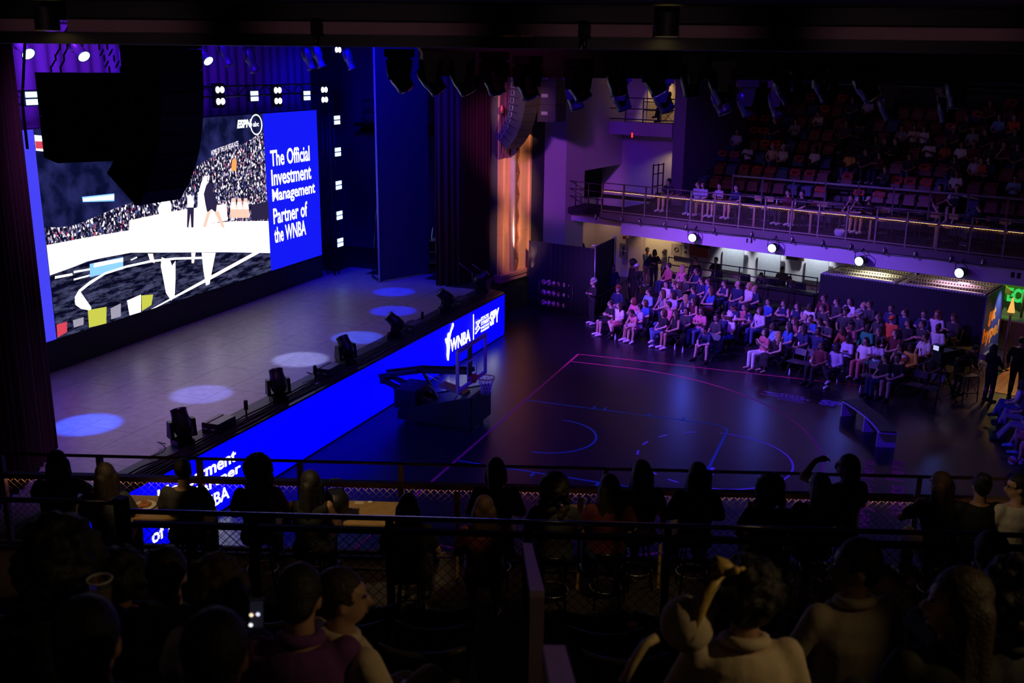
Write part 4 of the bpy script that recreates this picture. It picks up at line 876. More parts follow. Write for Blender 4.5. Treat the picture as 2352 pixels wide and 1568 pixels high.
o = MB().tube(pts, .014, 5).build('cable', CAB); tag(o, 'black cable strung along the far balcony fascia', 'cable')
for k, (x, y) in enumerate(((1716,552),(1726,553))):
    p = atP(x,y,AB(0,14.24,0),FB); o = MB().box(p,(.05,.03,.16)).build('junction_plate', BLACK); o.rotation_euler = (0,0,0); tag(o, 'small dark plate on the white balcony band, '+['left','right']+'' if False else 'small dark plate on the white balcony band, '+('left' if k == 0 else 'right')+' of a pair', 'plate')
for k, (x, y) in enumerate(((2326,631),(2340,633))):
    p = atP(x,y,AB(0,14.24,0),FB); o = MB().box(p,(.10,.03,.17)).build('junction_plate', BLACK); tag(o, 'dark square plate on the white band at far right, '+('left' if k == 0 else 'right')+' one', 'plate')
# ---- tables, stools on the far balcony
TT = mat('table_top_wood', (.36,.23,.10), .4, noise=.3); TAN = mat('tan_plywood', (.50,.36,.18), .5)
def table_proto(h, w_=1.0, d=.6):
    t = thing('bar_table', '', 'table')
    MB().box((0,0,h-.02),(w_,d,.04)).build('table_top', TT, t)
    for i in (-1,1):
        for j in (-1,1): MB().box((i*(w_/2-.05),j*(d/2-.05),(h-.04)/2),(.035,.035,h-.04)).build('leg', BLACKM, t)
    MB().box((0,0,.18),(w_-.1,.03,.03)).build('foot_bar', BLACKM, t)
    return t
def stool_proto():
    t = thing('bar_stool', '', 'stool')
    MB().lathe([(.17,.60),(.18,.63),(.17,.66)],16).build('seat', TAN, t)
    for k in range(4):
        a = math.pi/4+k*math.pi/2; MB().tube([(.12*math.cos(a),.12*math.sin(a),.6),(.20*math.cos(a),.20*math.sin(a),0)], .014, 6).build('leg', BLACKM, t)
    MB().tube([(.17*math.cos(a*math.pi/8),.17*math.sin(a*math.pi/8),.2) for a in range(16)], .010, 5, closed=True).build('foot_ring', STEEL, t)
    MB().hexa([(x,y,z) for z, in ((.86,),(1.04,)) for y in (.18,.2) for x in (-.17,.17)]).build('backrest', TAN, t)
    for s in (-1,1): MB().tube([(s*.12,.15,.62),(s*.13,.19,.9)], .010, 5).build('back_rod', BLACKM, t)
    return t
TP = table_proto(.86); SP_ = stool_proto(); tu = [0]; su = [0]
def put_table(p, rz, label, group):
    o = TP if not tu[0] else dup(TP); tu[0] = 1; o.location = p; o.rotation_euler = (0,0,rz); tag(o, label, None, group); o.name = 'bar_table'; return o
def put_stool(p, rz, label, group=None, back=True):
    o = SP_ if not su[0] else dup(SP_); su[0] = 1
    if not back:
        for ch in list(o.children):
            if ch.name.startswith('back'): bpy.data.objects.remove(ch)
            elif ch.name.startswith('seat'): ch.data = ch.data.copy(); ch.data.materials[0] = BLACKM
    o.location = p; o.rotation_euler = (0,0,rz); tag(o, label, None, group); o.name = 'bar_stool'; return o
BOT = [mat('bottle_'+n_, c, .25) for n_, c in (('white',(.6,.58,.5)),('green',(.05,.28,.16)),('amber',(.45,.26,.04)))]
def bottle(p, m, label, group=None, h=.24, r=.035):
    t = thing('bottle', label, 'bottle', p, 0, group)
    MB().lathe([(r*.9,0),(r,.01),(r,h*.58),(r*.42,h*.78),(r*.38,h*.93)],12).build('body', m, t); MB().lathe([(r*.46,h*.93),(r*.46,h)],10).build('cap', mat('cap_red',(.4,.05,.04),.4), t)
def plate(p, label, group=None):
    t = thing('food_plate', label, 'plate', p, 0, group)
    MB().lathe([(.08,0),(.13,.015),(.135,.02),(.12,.018),(.08,.008)],18).build('plate', mat('paper_plate',(.75,.70,.58),.6), t)
    mb = MB()
    for i in range(5): mb.ell((R.uniform(-.06,.06),R.uniform(-.06,.06),.03),(.04,.03,.02),8,6)
    mb.build('food', mat('food_brown',(.45,.16,.06),.6), t)
tx = [(1555,460),(1672,482),(1800,497),(1930,512),(2075,530),(2233,547)]
for k, (x, y) in enumerate(tx):
    p = atP(x, y, AB(0,14.9,0), FB); a = ab(p)[0]; q = AB(a,14.9,ZD)
    put_table(q, RZF, 'dark legged bar table by the far balcony railing, %s from the left' % ordw[k], 'far balcony tables')
    for s in (-1,1):
        for bb_ in (.62,):
            put_stool(AB(a+s*.30+(.95 if s > 0 else .2)*.0+s*.55,15.0+.25,ZD), RZF+R.uniform(-.4,.4), 'tan topped bar stool %s the %s far balcony table' % ('left of' if s < 0 else 'right of', ordw[k]), 'far balcony stools')
    if k in (2,): 
        for i, dx in enumerate((-.3,0,.25,.4)): bottle(AB(a+dx,14.9,ZD+.861), BOT[i % 3 if i < 3 else 0], 'sauce bottle on the third far balcony table, %s from the left' % ordw[i], 'bottles on balcony tables')
    if k in (3,5):
        plate(AB(a-.25,14.9,ZD+.861), 'paper plate of food on the %s far balcony table, left' % ordw[k], 'plates on balcony tables'); plate(AB(a+.3,14.9,ZD+.861), 'paper plate of food on the %s far balcony table, right' % ordw[k], 'plates on balcony tables'); bottle(AB(a+.08,14.95,ZD+.861), BOT[2], 'amber sauce bottle between plates on the %s far balcony table' % ordw[k])
    if k in (0,): plate(AB(a+.05,14.85,ZD+.861), 'paper tray of food on the first far balcony table')
p = atP(1931,532,AB(0,14.55,0),FB); bg = thing('tote_bag', 'white checked tote bag hanging inside the far balcony railing', 'bag', (p.x,p.y,ZD+.0), RZF)
MB().lathe([(.12,0),(.20,.10),(.22,.22),(.18,.30)],14).build('bag_body', mat('checked_cloth',(.6,.58,.75),.8,noise=.4,nscale=30), bg); MB().tube([(-.12,0,.28),(-.08,0,.42),(.08,0,.42),(.12,0,.28)], .012, 5).build('strap', mat('checked_cloth'), bg)
# pale upright boards between the tables
for k, (x, y) in enumerate(((1613,495),(1732,497),(1861,515),(1998,530),(2148,548))):
    p = atP(x, y, AB(0,14.5,0), FB); o = MB(); o.box((0,0,.35),(.07,.05,.70)); o.box((0,0,.015),(.22,.16,.03)); ob = o.build('upright_board', mat('pale_board',(.42,.28,.18),.6)); ob.location = AB(ab(p)[0],14.5,ZD); ob.rotation_euler = (0,0,RZF); tag(ob, 'pale wooden upright standing behind the far railing, %s from the left' % ordw[k], 'post', 'uprights behind the far railing')
# ================================================================ upper gallery at the left end
ug = thing('upper_gallery', 'white upper gallery front with dark railing and bright doorway', 'gallery', (-1,18.4,6.4)); ug['kind'] = 'structure'
G0 = atP(1345,318,AB(0,18.0,0),FB); G1 = atP(1542,345,AB(0,18.0,0),FB)
GZ = atP(1480,300,AB(0,18,0),FB).z
ga0, ga1 = ab(G0)[0], ab(G1)[0]
def gpt(x, y, b=18.0): return atP(x,y,AB(0,b,0),FB)
zf0 = gpt(1480,312).z; zf1 = gpt(1480,282).z; zf2 = gpt(1480,226).z
mb = MB(); mb.beam(AB(ga0+.9,18.05,(zf0+zf1)/2), AB(ga1,18.05,(zf0+zf1)/2), .15, zf1-zf0); mb.build('front', WALLW, ug, True)
mb = MB(); mb.beam(AB(ga0,19.2,zf1-.1), AB(ga1,19.2,zf1-.1), 2.2, .16); mb.build('deck', WALLW, ug, True)
for z in (zf1+.12,zf1+.55,zf2): MB().tube([AB(ga0,18.05,z),AB(ga1,18.05,z)], .025, 6).build('rail', DSTEEL, ug, True)
for k in range(5): a = ga0+(ga1-ga0)*(k+.3)/5; MB().tube([AB(a,18.05,zf1),AB(a,18.05,zf2)], .025, 6).build('post', DSTEEL, ug, True)
o_ = bpy.data.objects.new('wire_mesh', None)
dy0 = gpt(1486,200,19.6); dy1 = gpt(1540,285,19.6)
dw = thing('doorway_lit', 'bright yellow lit doorway behind the upper gallery railing', 'doorway', (dy0.x,dy0.y,dy1.z)); dw['kind'] = 'structure'
mb = MB(); a0_, a1_ = ab(dy0)[0], ab(dy1)[0]; mb.beam(AB((a0_),19.75,(dy1.z+9.6)/2), AB(a1_+.2,19.75,(dy1.z+9.6)/2), .06, 9.6-dy1.z); mb.build('panel', mat('doorway_cream',(.75,.62,.38),.7), dw, True)
lamp('SPOT','doorway_lamp', AB((a0_+a1_)/2,19.0,9.5), AB((a0_+a1_)/2,19.75,8.0), WARM, 110, .1, 60, .6)
for zz_ in (.55,.9): mb = MB(); mb.beam(AB(a0_,19.4,dy1.z+zz_), AB(a1_+.2,19.4,dy1.z+zz_), .04, .04); mb.build('rail', BLACK, dw, True)
wm = bpy.data.objects.new('wire_mesh', wire_mesh(max(.4,a1_-a0_), .85, .09, .006)); wm.data.materials.append(mat('wire_dark',(.03,.03,.03),.5)); col.objects.link(wm); wm.parent = dw; wm.location = AB(a0_,19.38,dy1.z)-Vector(dw.location); wm.rotation_euler = (0,0,RZF); wm['kind'] = 'stuff'
E0 = gpt(1452,310,17.95); ex_ = thing('exit_sign', 'small glowing red exit sign under the upper gallery', 'exit sign', E0, RZF+.5)
MB().box((0,0,0),(.10,.05,.24)).build('housing', BLACK, ex_); MB().box((0,-.03,0),(.07,.01,.20)).build('face', em('exit_red',(1,.03,.02),1.6), ex_)
# stair wall at right of gallery
wallq('wall_gallery_end', [tuple(AB(ga1+.05,18.0)[:2]), tuple(AB(ga1+.6,18.0)[:2]), tuple(AB(ga1+.75,24)[:2])], 3.6, 12.5, mat('violet_grey_wall',(.26,.22,.34),.8), 'violet grey end wall between gallery and seating tier', .2)
wallq('wall_gallery_lower', [tuple(AB(ga0,19.4)[:2]), tuple(AB(ga1,19.4)[:2])], 3.6, zf0+.05, WALLW, 'cream wall with warm stair light under the upper gallery', .2)
lamp('SPOT','stair_lamp', AB(ga1-.3,18.6,6.0), AB(ga1-.8,19.2,3.7), WARM, 30, .1, 110, .6)
st = thing('stair_gate', 'dark steel gate with mesh at the stair head left of the seating', 'gate', AB(ga1,17.4,ZD))
for k in range(3): MB().tube([AB(ga1+.02,16.6+.4*k,ZD),AB(ga1+.02,16.6+.4*k,5.4)], .03, 6).build('post', DSTEEL, st, True)
for z in (4.0,4.5,5.0,5.35): MB().tube([AB(ga1+.02,16.6,z),AB(ga1+.02,17.4,z)], .02, 6).build('rail', DSTEEL, st, True)
# ================================================================ near balcony
nb = thing('balcony_near', 'near balcony with mesh railing and rows of dark seats', 'balcony', NP(1,-16,ZD)); nb['kind'] = 'structure'
mb = MB(); mb.beam(NP(-9,-15.6,3.53), NP(14,-15.6,3.53), 2.6, .2); mb.build('deck', CARP, nb, True)
mb = MB(); mb.beam(NP(-9,-14.35,3.3), NP(14,-14.35,3.3), .14, .7); mb.build('fascia', FASC, nb, True)
nr = thing('balcony_railing', 'near mesh railing with thin handrail in front of the table row', 'railing', NP(-8,-14.4,ZD))
WMN = wire_mesh(1.165, .80, .083, .0030); WMN.materials.append(WIRE)
a_off = -8+.97
railing(nr, NP(-8.42,-14.4), NA, 19, 1.165, ZD, 4.53, 4.82, WMN, postw=.06)
# second railing before the seating tier
ZT = 4.30
n2 = thing('tier_railing', 'dark railing with pale top edge between table row and seating rows', 'railing', NP(-8,-17,ZT))
TOPR = mat('rail_top_steel', (.75,.72,.80), .13, 1)
mb = MB(); mb.tube([NP(-2.28,-17,5.37), NP(13,-17,5.37)], .024, 10); mb.build('top_rail', TOPR, n2, True)
mb = MB(); mb.tube([NP(-9,-17,5.45), NP(-2.42,-17,5.45)], .024, 10); mb.build('top_rail', TOPR, n2, True)
mb = MB(); mb.beam(NP(-2.28,-16.98,5.24), NP(13,-16.98,5.24), .05, .05); mb.build('mid_rail', DSTEEL, n2, True)
mb = MB(); mb.beam(NP(-2.28,-16.98,4.40), NP(13,-16.98,4.40), .05, .05); mb.build('lower_rail', DSTEEL, n2, True)
mb = MB(); mb.beam(NP(-2.36,-17,4.0), NP(-2.36,-17,5.50), .09, .10, (1,0,0)); mb.build('post', BLACKM, n2, True)
for k in range(12): a = -1.2+1.22*k; mb = MB(); mb.beam(NP(a,-16.99,4.0), NP(a,-16.99,5.36), .05, .06, (1,0,0)); mb.build('post', BLACKM, n2, True)
WM2 = wire_mesh(1.22, .8, .10, .003); WM2.materials.append(mat('wire_dark'))
for k in range(12): o = bpy.data.objects.new('wire_mesh', WM2); col.objects.link(o); o.parent = n2; o.location = NP(-1.2+1.22*k-1.22,-16.97,4.43)-Vector(n2.location); o.rotation_euler = (0,0,TH); o['kind'] = 'stuff'
nt_ = thing('seating_tier', 'dark stepped seating tier of the near balcony', 'tier', NP(1,-20,5)); nt_['kind'] = 'structure'
NB0, NRP, NRR = -17.85, .92, .40
def nfloor(j): return ZT+NRR*j
for j in range(13):
    mb = MB(); mb.beam(NP(-9,NB0-NRP*j-.12,nfloor(j)-.75), NP(14,NB0-NRP*j-.12,nfloor(j)-.75), NRP-.004, 1.5); mb.build('step', STEP, nt_, True)
# ================================================================ audience risers, drapes, lobby, booth
ROWB = [9.75+.95*r for r in range(7)]; ROWH = [0,0,.15,.30,.45,.60,.70]
rs = thing('audience_riser', 'low black stepped platform under the rear rows of floor chairs', 'platform', AB(2,12,0)); rs['kind'] = 'structure'
RSM = mat('riser_black', (.012,.012,.015), .6)
for r in range(2,6): mb = MB(); mb.beam(AB(-4.4,ROWB[r]+.05,ROWH[r]/2), AB(8.0,ROWB[r]+.05,ROWH[r]/2), .946, ROWH[r]); mb.build('platform', RSM, rs, True)
mb = MB(); mb.beam(AB(-4.4,ROWB[6]+.2,.35), AB(1.9,ROWB[6]+.2,.35), 1.2, .70); mb.build('platform', RSM, rs, True)
gr = thing('riser_guardrail', 'black guard rail along the left edge of the audience platform', 'guardrail', AB(-4.4,13,0))
for k in range(16):
    p = AB(-4.42,11.3+.28*k); MB().tube([p,p+Vector((0,0,.95+.045*k))], .014, 5).build('baluster', BLACKM, gr, True)
MB().tube([AB(-4.42,11.3,.95),AB(-4.42,11.3+.28*15,.95+.045*15)], .022, 6).build('top_rail', BLACKM, gr, True)
bk = thing('riser_guardrail', 'black guard rail behind the back row of the floor audience', 'guardrail', AB(-1,16.3,.7))
for z in (1.15,1.45,1.75): MB().tube([AB(-4.4,16.35,z),AB(1.9,16.35,z)], .022, 6).build('rail', BLACKM, bk, True)
for k in range(7): p = AB(-4.4+1.05*k,16.35,0); MB().tube([p,p+Vector((0,0,1.78))], .025, 6).build('post', BLACKM, bk, True)
CLOTH = mat('black_drape', (.010,.010,.016), .85)
d0 = atY(1215,555,13.2); d1 = atY(1365,566,12.5); d2 = atZ(1412,545,2.75)
drape('pipe_drape', [(d0.x,d0.y),(d1.x,d1.y)], .01, 2.68, .025, CLOTH, 'long black pipe-and-drape wall behind the ball rack', 'drape')
drape('pipe_drape', [(d1.x+.03,d1.y+.15),(d2.x,d2.y)], .01, 2.74, .025, CLOTH, 'short black drape turning back towards the lobby', 'drape')
for p, l in ((d1,'at the drape corner'),(d2,'at the back end of the short drape')):
    t = thing('drape_pole', 'slim metal drape pole '+l, 'pole', (p.x+.05,p.y,0)); MB().tube([(0,0,.02),(0,0,2.8)], .025, 8).build('pole', mat('pole_blue_steel',(.35,.33,.5),.3,.8), t); MB().box((0,0,.012),(.4,.4,.02)).build('base_plate', BLACKM, t)
    MB().tube([(0,0,2.78),(-.12,-.05,2.8)], .03, 8).build('hook', mat('pole_cap',(.7,.66,.6),.4), t)
# ball rack with basketballs
BO = mat('ball_orange', (.50,.14,.05), .55); BWT = mat('ball_white', (.70,.66,.75), .5); BSE = mat('ball_seam', (.02,.02,.02), .6)
def ball_mesh():
    mb = MB(); n, k, r = 16, 10, .12; mb.ell((0,0,0), r, n, k)
    for i, f in enumerate(mb.f):
        c = sum((Vector(mb.v[v]) for v in f), Vector())/len(f); mb.mi[i] = int((math.atan2(c.y,c.x)/math.pi+1)*4) % 2
    mb.cur = 2
    for ax in range(3): mb.tube([(Matrix.Rotation(math.pi/2,3,'XYZ'[ax]) @ Vector((r*math.cos(a*math.pi/10),r*math.sin(a*math.pi/10),0))) for a in range(20)], .004, 4, closed=True)
    me = mb.mesh('basketball'); [me.materials.append(m) for m in (BO,BWT,BSE)]; return me
BALL = ball_mesh()
def basketball(p, label, group=None, rz=None):
    o = bpy.data.objects.new('basketball', BALL); col.objects.link(o); o.location = p; o.rotation_euler = (R.uniform(0,3),R.uniform(0,3),R.uniform(0,3)); return tag(o, label, 'basketball', group)
r0 = atZ(1243,712,0); r1 = atZ(1316,722,0)
rkc = (r0+r1)/2; rdir = (r1-r0).normalized(); rn = Vector((-rdir.y,rdir.x,0)); rlen = (r1-r0).length
rk = thing('ball_rack', 'low steel ball rack in front of the black drape', 'rack', rkc)
for z in (.32,.72,1.12):
    for s in (-.08,.08): MB().tube([rkc-rdir*rlen*.52+rn*s+Vector((0,0,z-.10)), rkc+rdir*rlen*.52+rn*s+Vector((0,0,z-.10))], .012, 6).build('shelf_bar', DSTEEL, rk, True)
for e in (-1,1):
    for s in (-.16,.16): q = rkc+rdir*rlen*.52*e+rn*s; MB().tube([q,q+Vector((0,0,1.2))], .018, 6).build('post', DSTEEL, rk, True)
    MB().tube([rkc+rdir*rlen*.52*e+rn*-.16+Vector((0,0,.05)), rkc+rdir*rlen*.52*e+rn*.16+Vector((0,0,.05))], .018, 6).build('foot', DSTEEL, rk, True)
nball = 6
for ti, z in enumerate((.32,.72,1.12)):
    for k in range(nball-(1 if ti == 0 else 0)):
        basketball(rkc+rdir*(rlen*((k+.5)/nball-.5)*.98)+Vector((0,0,z+.012)), 'orange and white basketball on the %s shelf of the rack, %s from the left' % (('bottom','middle','top')[ti], ordw[k]), 'basketballs on the rack')
# lobby wall things (plane b = 19.0)
LB = 19.0
def lp_(x, y, b=LB): return atP(x,y,AB(0,b,0),FB)
def panel(name, x0, y0_, x1, y1_, m, label, cat, th=.05, b=LB-.05):
    a = lp_(x0,y0_,b); c = lp_(x1,y1_,b); z0 = max(.01,min(a.z,c.z)); z1 = max(a.z,c.z); mb = MB(); aa, ac = ab(a)[0], ab(c)[0]
    mb.beam(Vector((*AB(aa,b)[:2],(z0+z1)/2)), Vector((*AB(ac,b)[:2],(z0+z1)/2)), th, z1-z0); o = mb.build(name, m); return tag(o, label, cat), aa, ac, z0, z1
SIGNW = mat('sign_white', (.70,.70,.74), .5)
o, aa, ac, z0, z1 = panel('wayfinding_sign', 1567, 546, 1584, 592, SIGNW, 'tall white door sign reading 104 in vertical digits', 'sign')
for i, ch in enumerate('104'):
    mb = MB(); zc_ = z1-(i+1)*(z1-z0)*.27; text_on(mb, ch, AB(aa+(ac-aa)*.32,LB-.085,zc_), FA*(ac-aa)*.36, (0,0,(z1-z0)*.17), .01); c = mb.build('digit', BLACK, o); 
o, aa, ac, z0, z1 = panel('no_smoking_sign', 1543, 559, 1566, 589, mat('sign_mauve',(.40,.33,.42),.6), 'mauve wall panel with a round no smoking symbol', 'sign')
cc = AB((aa+ac)/2,LB-.09,z0+(z1-z0)*.55); mb = MB(); mb.tube([cc+FA*.09*math.cos(a*math.pi/10)+Vector((0,0,.09*math.sin(a*math.pi/10))) for a in range(20)], .012, 5, closed=True); mb.build('ring', BLACK, o); mb = MB(); mb.tube([cc-FA*.06+Vector((0,0,.06)),cc+FA*.06-Vector((0,0,.06))], .010, 5); mb.build('slash', BLACK, o)
o, aa, ac, z0, z1 = panel('door_1', 1584, 556, 1626, 592, mat('door_rust',(.42,.11,.06),.5), 'rust orange double door behind the floor audience', 'door'); o['kind'] = 'structure'
panel('display_screen', 1600, 546, 1632, 571, BLACK, 'dark wall display above the rust orange door', 'display', .10, LB-.2)
o, aa, ac, z0, z1 = panel('wall_poster', 1424, 558, 1442, 593, mat('poster_silver',(.30,.28,.40),.35,.4), 'framed silver poster on the mauve lobby wall', 'poster')
mb = MB(); mb.beam(AB((aa+ac)/2,LB-.085,z0+.12),AB((aa+ac)/2,LB-.085,z1-.12),.10,.01,(0,1,0)); mb.build('poster_figure', mat('poster_dark',(.05,.04,.12),.4), o)
mb = MB(); mb.beam(AB(aa+.04,LB-.084,(z0+z1)/2),AB(ac-.04,LB-.084,(z0+z1)/2),.01,.05); mb.build('poster_band', mat('poster_pale',(.5,.42,.4),.4), o)
p = lp_(1435,545); o = MB().box((p.x,p.y-.05,p.z),(.16,.06,.14)).build('fire_alarm', mat('alarm_red',(.35,.03,.03),.4)); tag(o, 'small dark red fire alarm above the silver poster', 'alarm')
# pillars that carry the balcony
for i, (x, l) in enumerate(((1500,'between poster and lobby crew'),)): 
    p = lp_(x,600,17.6)
wallq('wall_column', [tuple(AB(ab(lp_(1440,580,18.6))[0],18.7)[:2]), tuple(AB(ab(lp_(1470,580,18.6))[0],18.7)[:2])], 0, 3.3, mat('mauve_wall',(.42,.33,.44),.75), 'mauve wall end beside the lit lobby opening', .3)
# bright wall bays behind the audience
for i, (x0, x1) in enumerate(((1662,1706),(1743,1790),(1853,1900))):
    panel('wall_panel', x0, 565+12*i, x1, 625+12*i, mat('steel_wall_panel',(.72,.74,.78),.25,.2), 'brightly lit pale wall panel behind the audience, %s from the left' % ordw[i], 'wall panel', .04, LB-.06)
    c = (lp_(x0,600)+lp_(x1,600))/2; lamp('SPOT','panel_lamp', Vector((c.x-.1,c.y-.55,3.12)), Vector((c.x,c.y-.02,1.6)), (.8,.9,1), 230, .06, 60, .6)
o, aa, ac, z0, z1 = panel('wall_panel', 1808, 570, 1846, 600, mat('panel_brown_dark',(.06,.03,.03),.4), 'dark brown glass bay between the pale wall panels', 'wall panel')
lamp('SPOT','lobby_lamp_warm', AB(ab(lp_(1325,540))[0],18.0,3.15), AB(ab(lp_(1325,560))[0],19.0,1.5), WARM, 90, .05, 60, .6)
lamp('SPOT','lobby_lamp_warm', AB(ab(lp_(1515,550))[0],17.9,3.15), AB(ab(lp_(1515,560))[0],18.9,1.2), WARM, 130, .05, 80, .7)
lamp('SPOT','lobby_lamp_warm', AB(ab(lp_(1400,560))[0],18.0,3.15), AB(ab(lp_(1400,590))[0],19.0,.4), (1,.55,.35), 26, .05, 110, .8)
wallq('wall_lobby_fin', [tuple(atY(1322,540,18.2)[:2]), tuple(atY(1334,540,18.6)[:2])], 0, 3.3, mat('fin_cream',(.65,.55,.40),.7), 'narrow cream wall fin lit by a warm lamp', .15)
o = MB().tube([atY(1318,505,17.0),atY(1314,540,17.05),atY(1311,560,17.0)], .012, 5).build('cable', CAB); tag(o, 'thin black cable hanging in front of the warm lit wall fin', 'cable')
# ================================================================ booth with perforated roof beams and sign panel
BB0, BB1, BH = 14.79, 17.05, 2.25
ba1 = 8.11; ba0 = ab(atP(1885,625,AB(0,BB0,0),FB))[0]; bam = ab(atP(2060,652,AB(0,BB0,0),FB))[0]
bo = thing('exhibit_booth', 'dark box booth with perforated white roof beams behind the audience', 'booth', AB((ba0+ba1)/2,BB0,0))
NAVY = mat('booth_navy', (.005,.005,.012), .7); ALU = mat('roof_aluminium', (.50,.50,.52), .4, .3); HOLE = mat('hole_dark', (.02,.02,.03), .8); ROOFC = mat('roof_cloth_warm', (.66,.60,.42), .7)
mb = MB(); mb.beam(AB(ba0,BB0+.04,BH/2),AB(ba1,BB0+.04,BH/2),.08,BH); mb.build('front_wall', NAVY, bo, True)
mb = MB(); mb.beam(AB(ba0+.04,BB0+.08,BH/2),AB(ba0+.04,BB1,BH/2),.08,BH); mb.build('end_wall', NAVY, bo, True)
mb = MB(); mb.beam(AB(ba0+.1,(BB0+BB1)/2,BH-.14),AB(bam-.1,(BB0+BB1)/2,BH-.14),BB1-BB0-.25,.02); mb.build('roof_cloth', ROOFC, bo, True)
mb = MB(); mb.beam(AB(bam+.1,(BB0+BB1)/2,BH-.14),AB(ba1-.1,(BB0+BB1)/2,BH-.14),BB1-BB0-.25,.02); mb.build('roof_cloth', ROOFC, bo, True)
def perf(a, b, wd=.14, pitch=.095):
    a = Vector(a); b = Vector(b); mb = MB(); mb.beam(a,b,wd,.10); o = mb.build('roof_beam', ALU, bo, True); L_ = (b-a).length; d = (b-a)/L_; n_ = Vector((-d.y,d.x,0)); mb = MB(); k = .07
    while k < L_-.05: mb.beam(a+d*(k-.022)+Vector((0,0,.051)), a+d*(k+.022)+Vector((0,0,.051)), .05, .004); mb.beam(a+d*(k-.022)-n_*(wd/2+.001), a+d*(k+.022)-n_*(wd/2+.001), .004, .05); k += pitch
    h = mb.build('beam_holes', HOLE, o); h['kind'] = 'stuff'
    inv = (Matrix.Translation(bo.location)).inverted()
    for v in h.data.vertices: v.co = inv @ v.co
for aL, aR in ((ba0+.05,bam-.08),(bam+.08,ba1-.05)):
    for b_ in (BB0+.07,BB0+(BB1-BB0)*.34,BB0+(BB1-BB0)*.62,BB1-.07): perf(AB(aL,b_,BH), AB(aR,b_,BH))
    for a_ in (aL+.07,aR-.07): perf(AB(a_,BB0+.15,BH+.002), AB(a_,BB1-.15,BH+.002), .12)
SIGN = mat('sign_navy_vinyl', (.05,.06,.26), .4)
mb = MB(); mb.beam(AB(ba1,BB0,BH/2+.02),AB(ba1,BB1,BH/2+.02),.06,BH-.02); sg = mb.build('sign_panel', SIGN, bo, True)
mb = MB(); mb.beam(AB(ba1+.012,BB0+.0,.12),AB(ba1+.012,BB1,.12),.05,.22); mb.build('sign_plinth', mat('plinth_blue_grey',(.30,.32,.42),.5), bo, True)
ORG = mat('sign_orange', (.95,.33,.05), .5)
def stx(txt, b0, z, w_, h, m, bold=.03):
    mb = MB(); text_on(mb, txt, AB(ba1+.034,b0,z), FB*w_, (0,0,h), bold); o = mb.build('lettering', m, bo, True)
stx('get', BB0+.55, 1.12, .85, .62, ORG, .05); stx('hype!', BB0+.12, .50, 1.95, .66, ORG, .05); stx('presented', BB0+1.0, .36, .5, .07, SIGNW, .0)
lamp('SPOT','sign_lamp', AB(ba1+.55,BB0+1.75,2.75), AB(ba1,BB0+1.5,.7), (.85,.92,1), 230, .05, 55, .8)
lamp('SPOT','roof_lamp', AB(ba0+1.5,BB0+.95,3.25), AB(ba0+1.5,BB0+.9,BH), (1,.92,.62), 620, .05, 86, .8)
lamp('SPOT','roof_lamp_amber', AB(ba1-1.3,BB0+1.1,3.2), AB(ba1-1.3,BB0+1.1,BH), (.8,.45,.65), 260, .05, 92, .8)
# ================================================================ green kiosk and lobby at right
kg = em('kiosk_green', (.03,.55,.10), 1.0)
k0 = lp_(2300,694); k1 = lp_(2375,655)
o, aa, ac, z0, z1 = panel('kiosk_wall', 2240, 638, 2400, 700, mat('kiosk_green_wall',(.10,.22,.05),.5), 'olive green kiosk wall with glowing green letters', 'kiosk wall', .06, LB-.1)
mb = MB(); a_ = ab(lp_(2296,690))[0]; zt_ = lp_(2330,692).z; text_on(mb, 'TECH', AB(a_,LB-.15,zt_), FA*(ab(lp_(2366,690))[0]-a_), (0,0,.50), .05); mb.build('lettering', kg, o)
lamp('SPOT','kiosk_lamp', AB(aa+1.2,17.6,3.15), AB(aa+1.0,19,1.4), (.55,1,.25), 60, .08, 100, .7)
panel('poster_blue', 2170, 628, 2200, 645, mat('poster_blue',(.05,.12,.55),.4,emit=(.04,.10,.7),es=.8), 'blue backlit poster above the booth roof', 'poster', .04, LB-.1)
panel('poster_white', 2147, 622, 2163, 641, mat('poster_white',(.7,.7,.7),.4,emit=(.9,.9,1),es=1.4), 'white backlit poster left of the blue one', 'poster', .04, LB-.1)
panel('poster_white', 2203, 633, 2227, 652, mat('poster_white'), 'white backlit poster right of the blue one', 'poster', .04, LB-.1)
panel('dark_panel', 2055, 612, 2130, 636, NAVY, 'dark navy lintel above the booth roof', 'panel', .1, LB-.6)
TG = mat('tee_lime', (.55,.50,.12), .8)
p = lp_(2290,668,17.9); td = thing('tshirt_display', 'lime yellow shirt on a slim stand by the green kiosk', 'shirt display', (p.x,p.y,0), RZF)
h = p.z
mb = MB(); mb.hexa([(x,y,z) for z, hw in ((h-.42,.25),(h+.22,.27)) for y in (-.06,.06) for x in (-hw,hw)]); 
for s in (-1,1): mb.hexa([(s*x,y,z) for x, z0_, z1_ in ((.25,h-.02,h+.22),(.46,h-.10,h+.08)) for y in (-.05,.05) for z in (z0_,z1_)])
fixn(mb.build('shirt', TG, td)); MB().tube([(0,0,0),(0,0,h-.4)], .02, 6).build('stand', BLACKM, td); MB().lathe([(.2,0),(.2,.02)],14).build('base', BLACKM, td)
ct = thing('service_counter', 'long low counter in front of the green kiosk', 'counter', AB(ab(lp_(2330,720,17.6))[0],17.6,0), RZF)
MB().box((.6,0,.5),(2.6,.5,1.0)).build('body', mat('counter_brown',(.10,.06,.05),.6), ct); MB().box((.6,0,1.02),(2.7,.6,.05)).build('top', mat('counter_top',(.35,.30,.30),.4), ct)
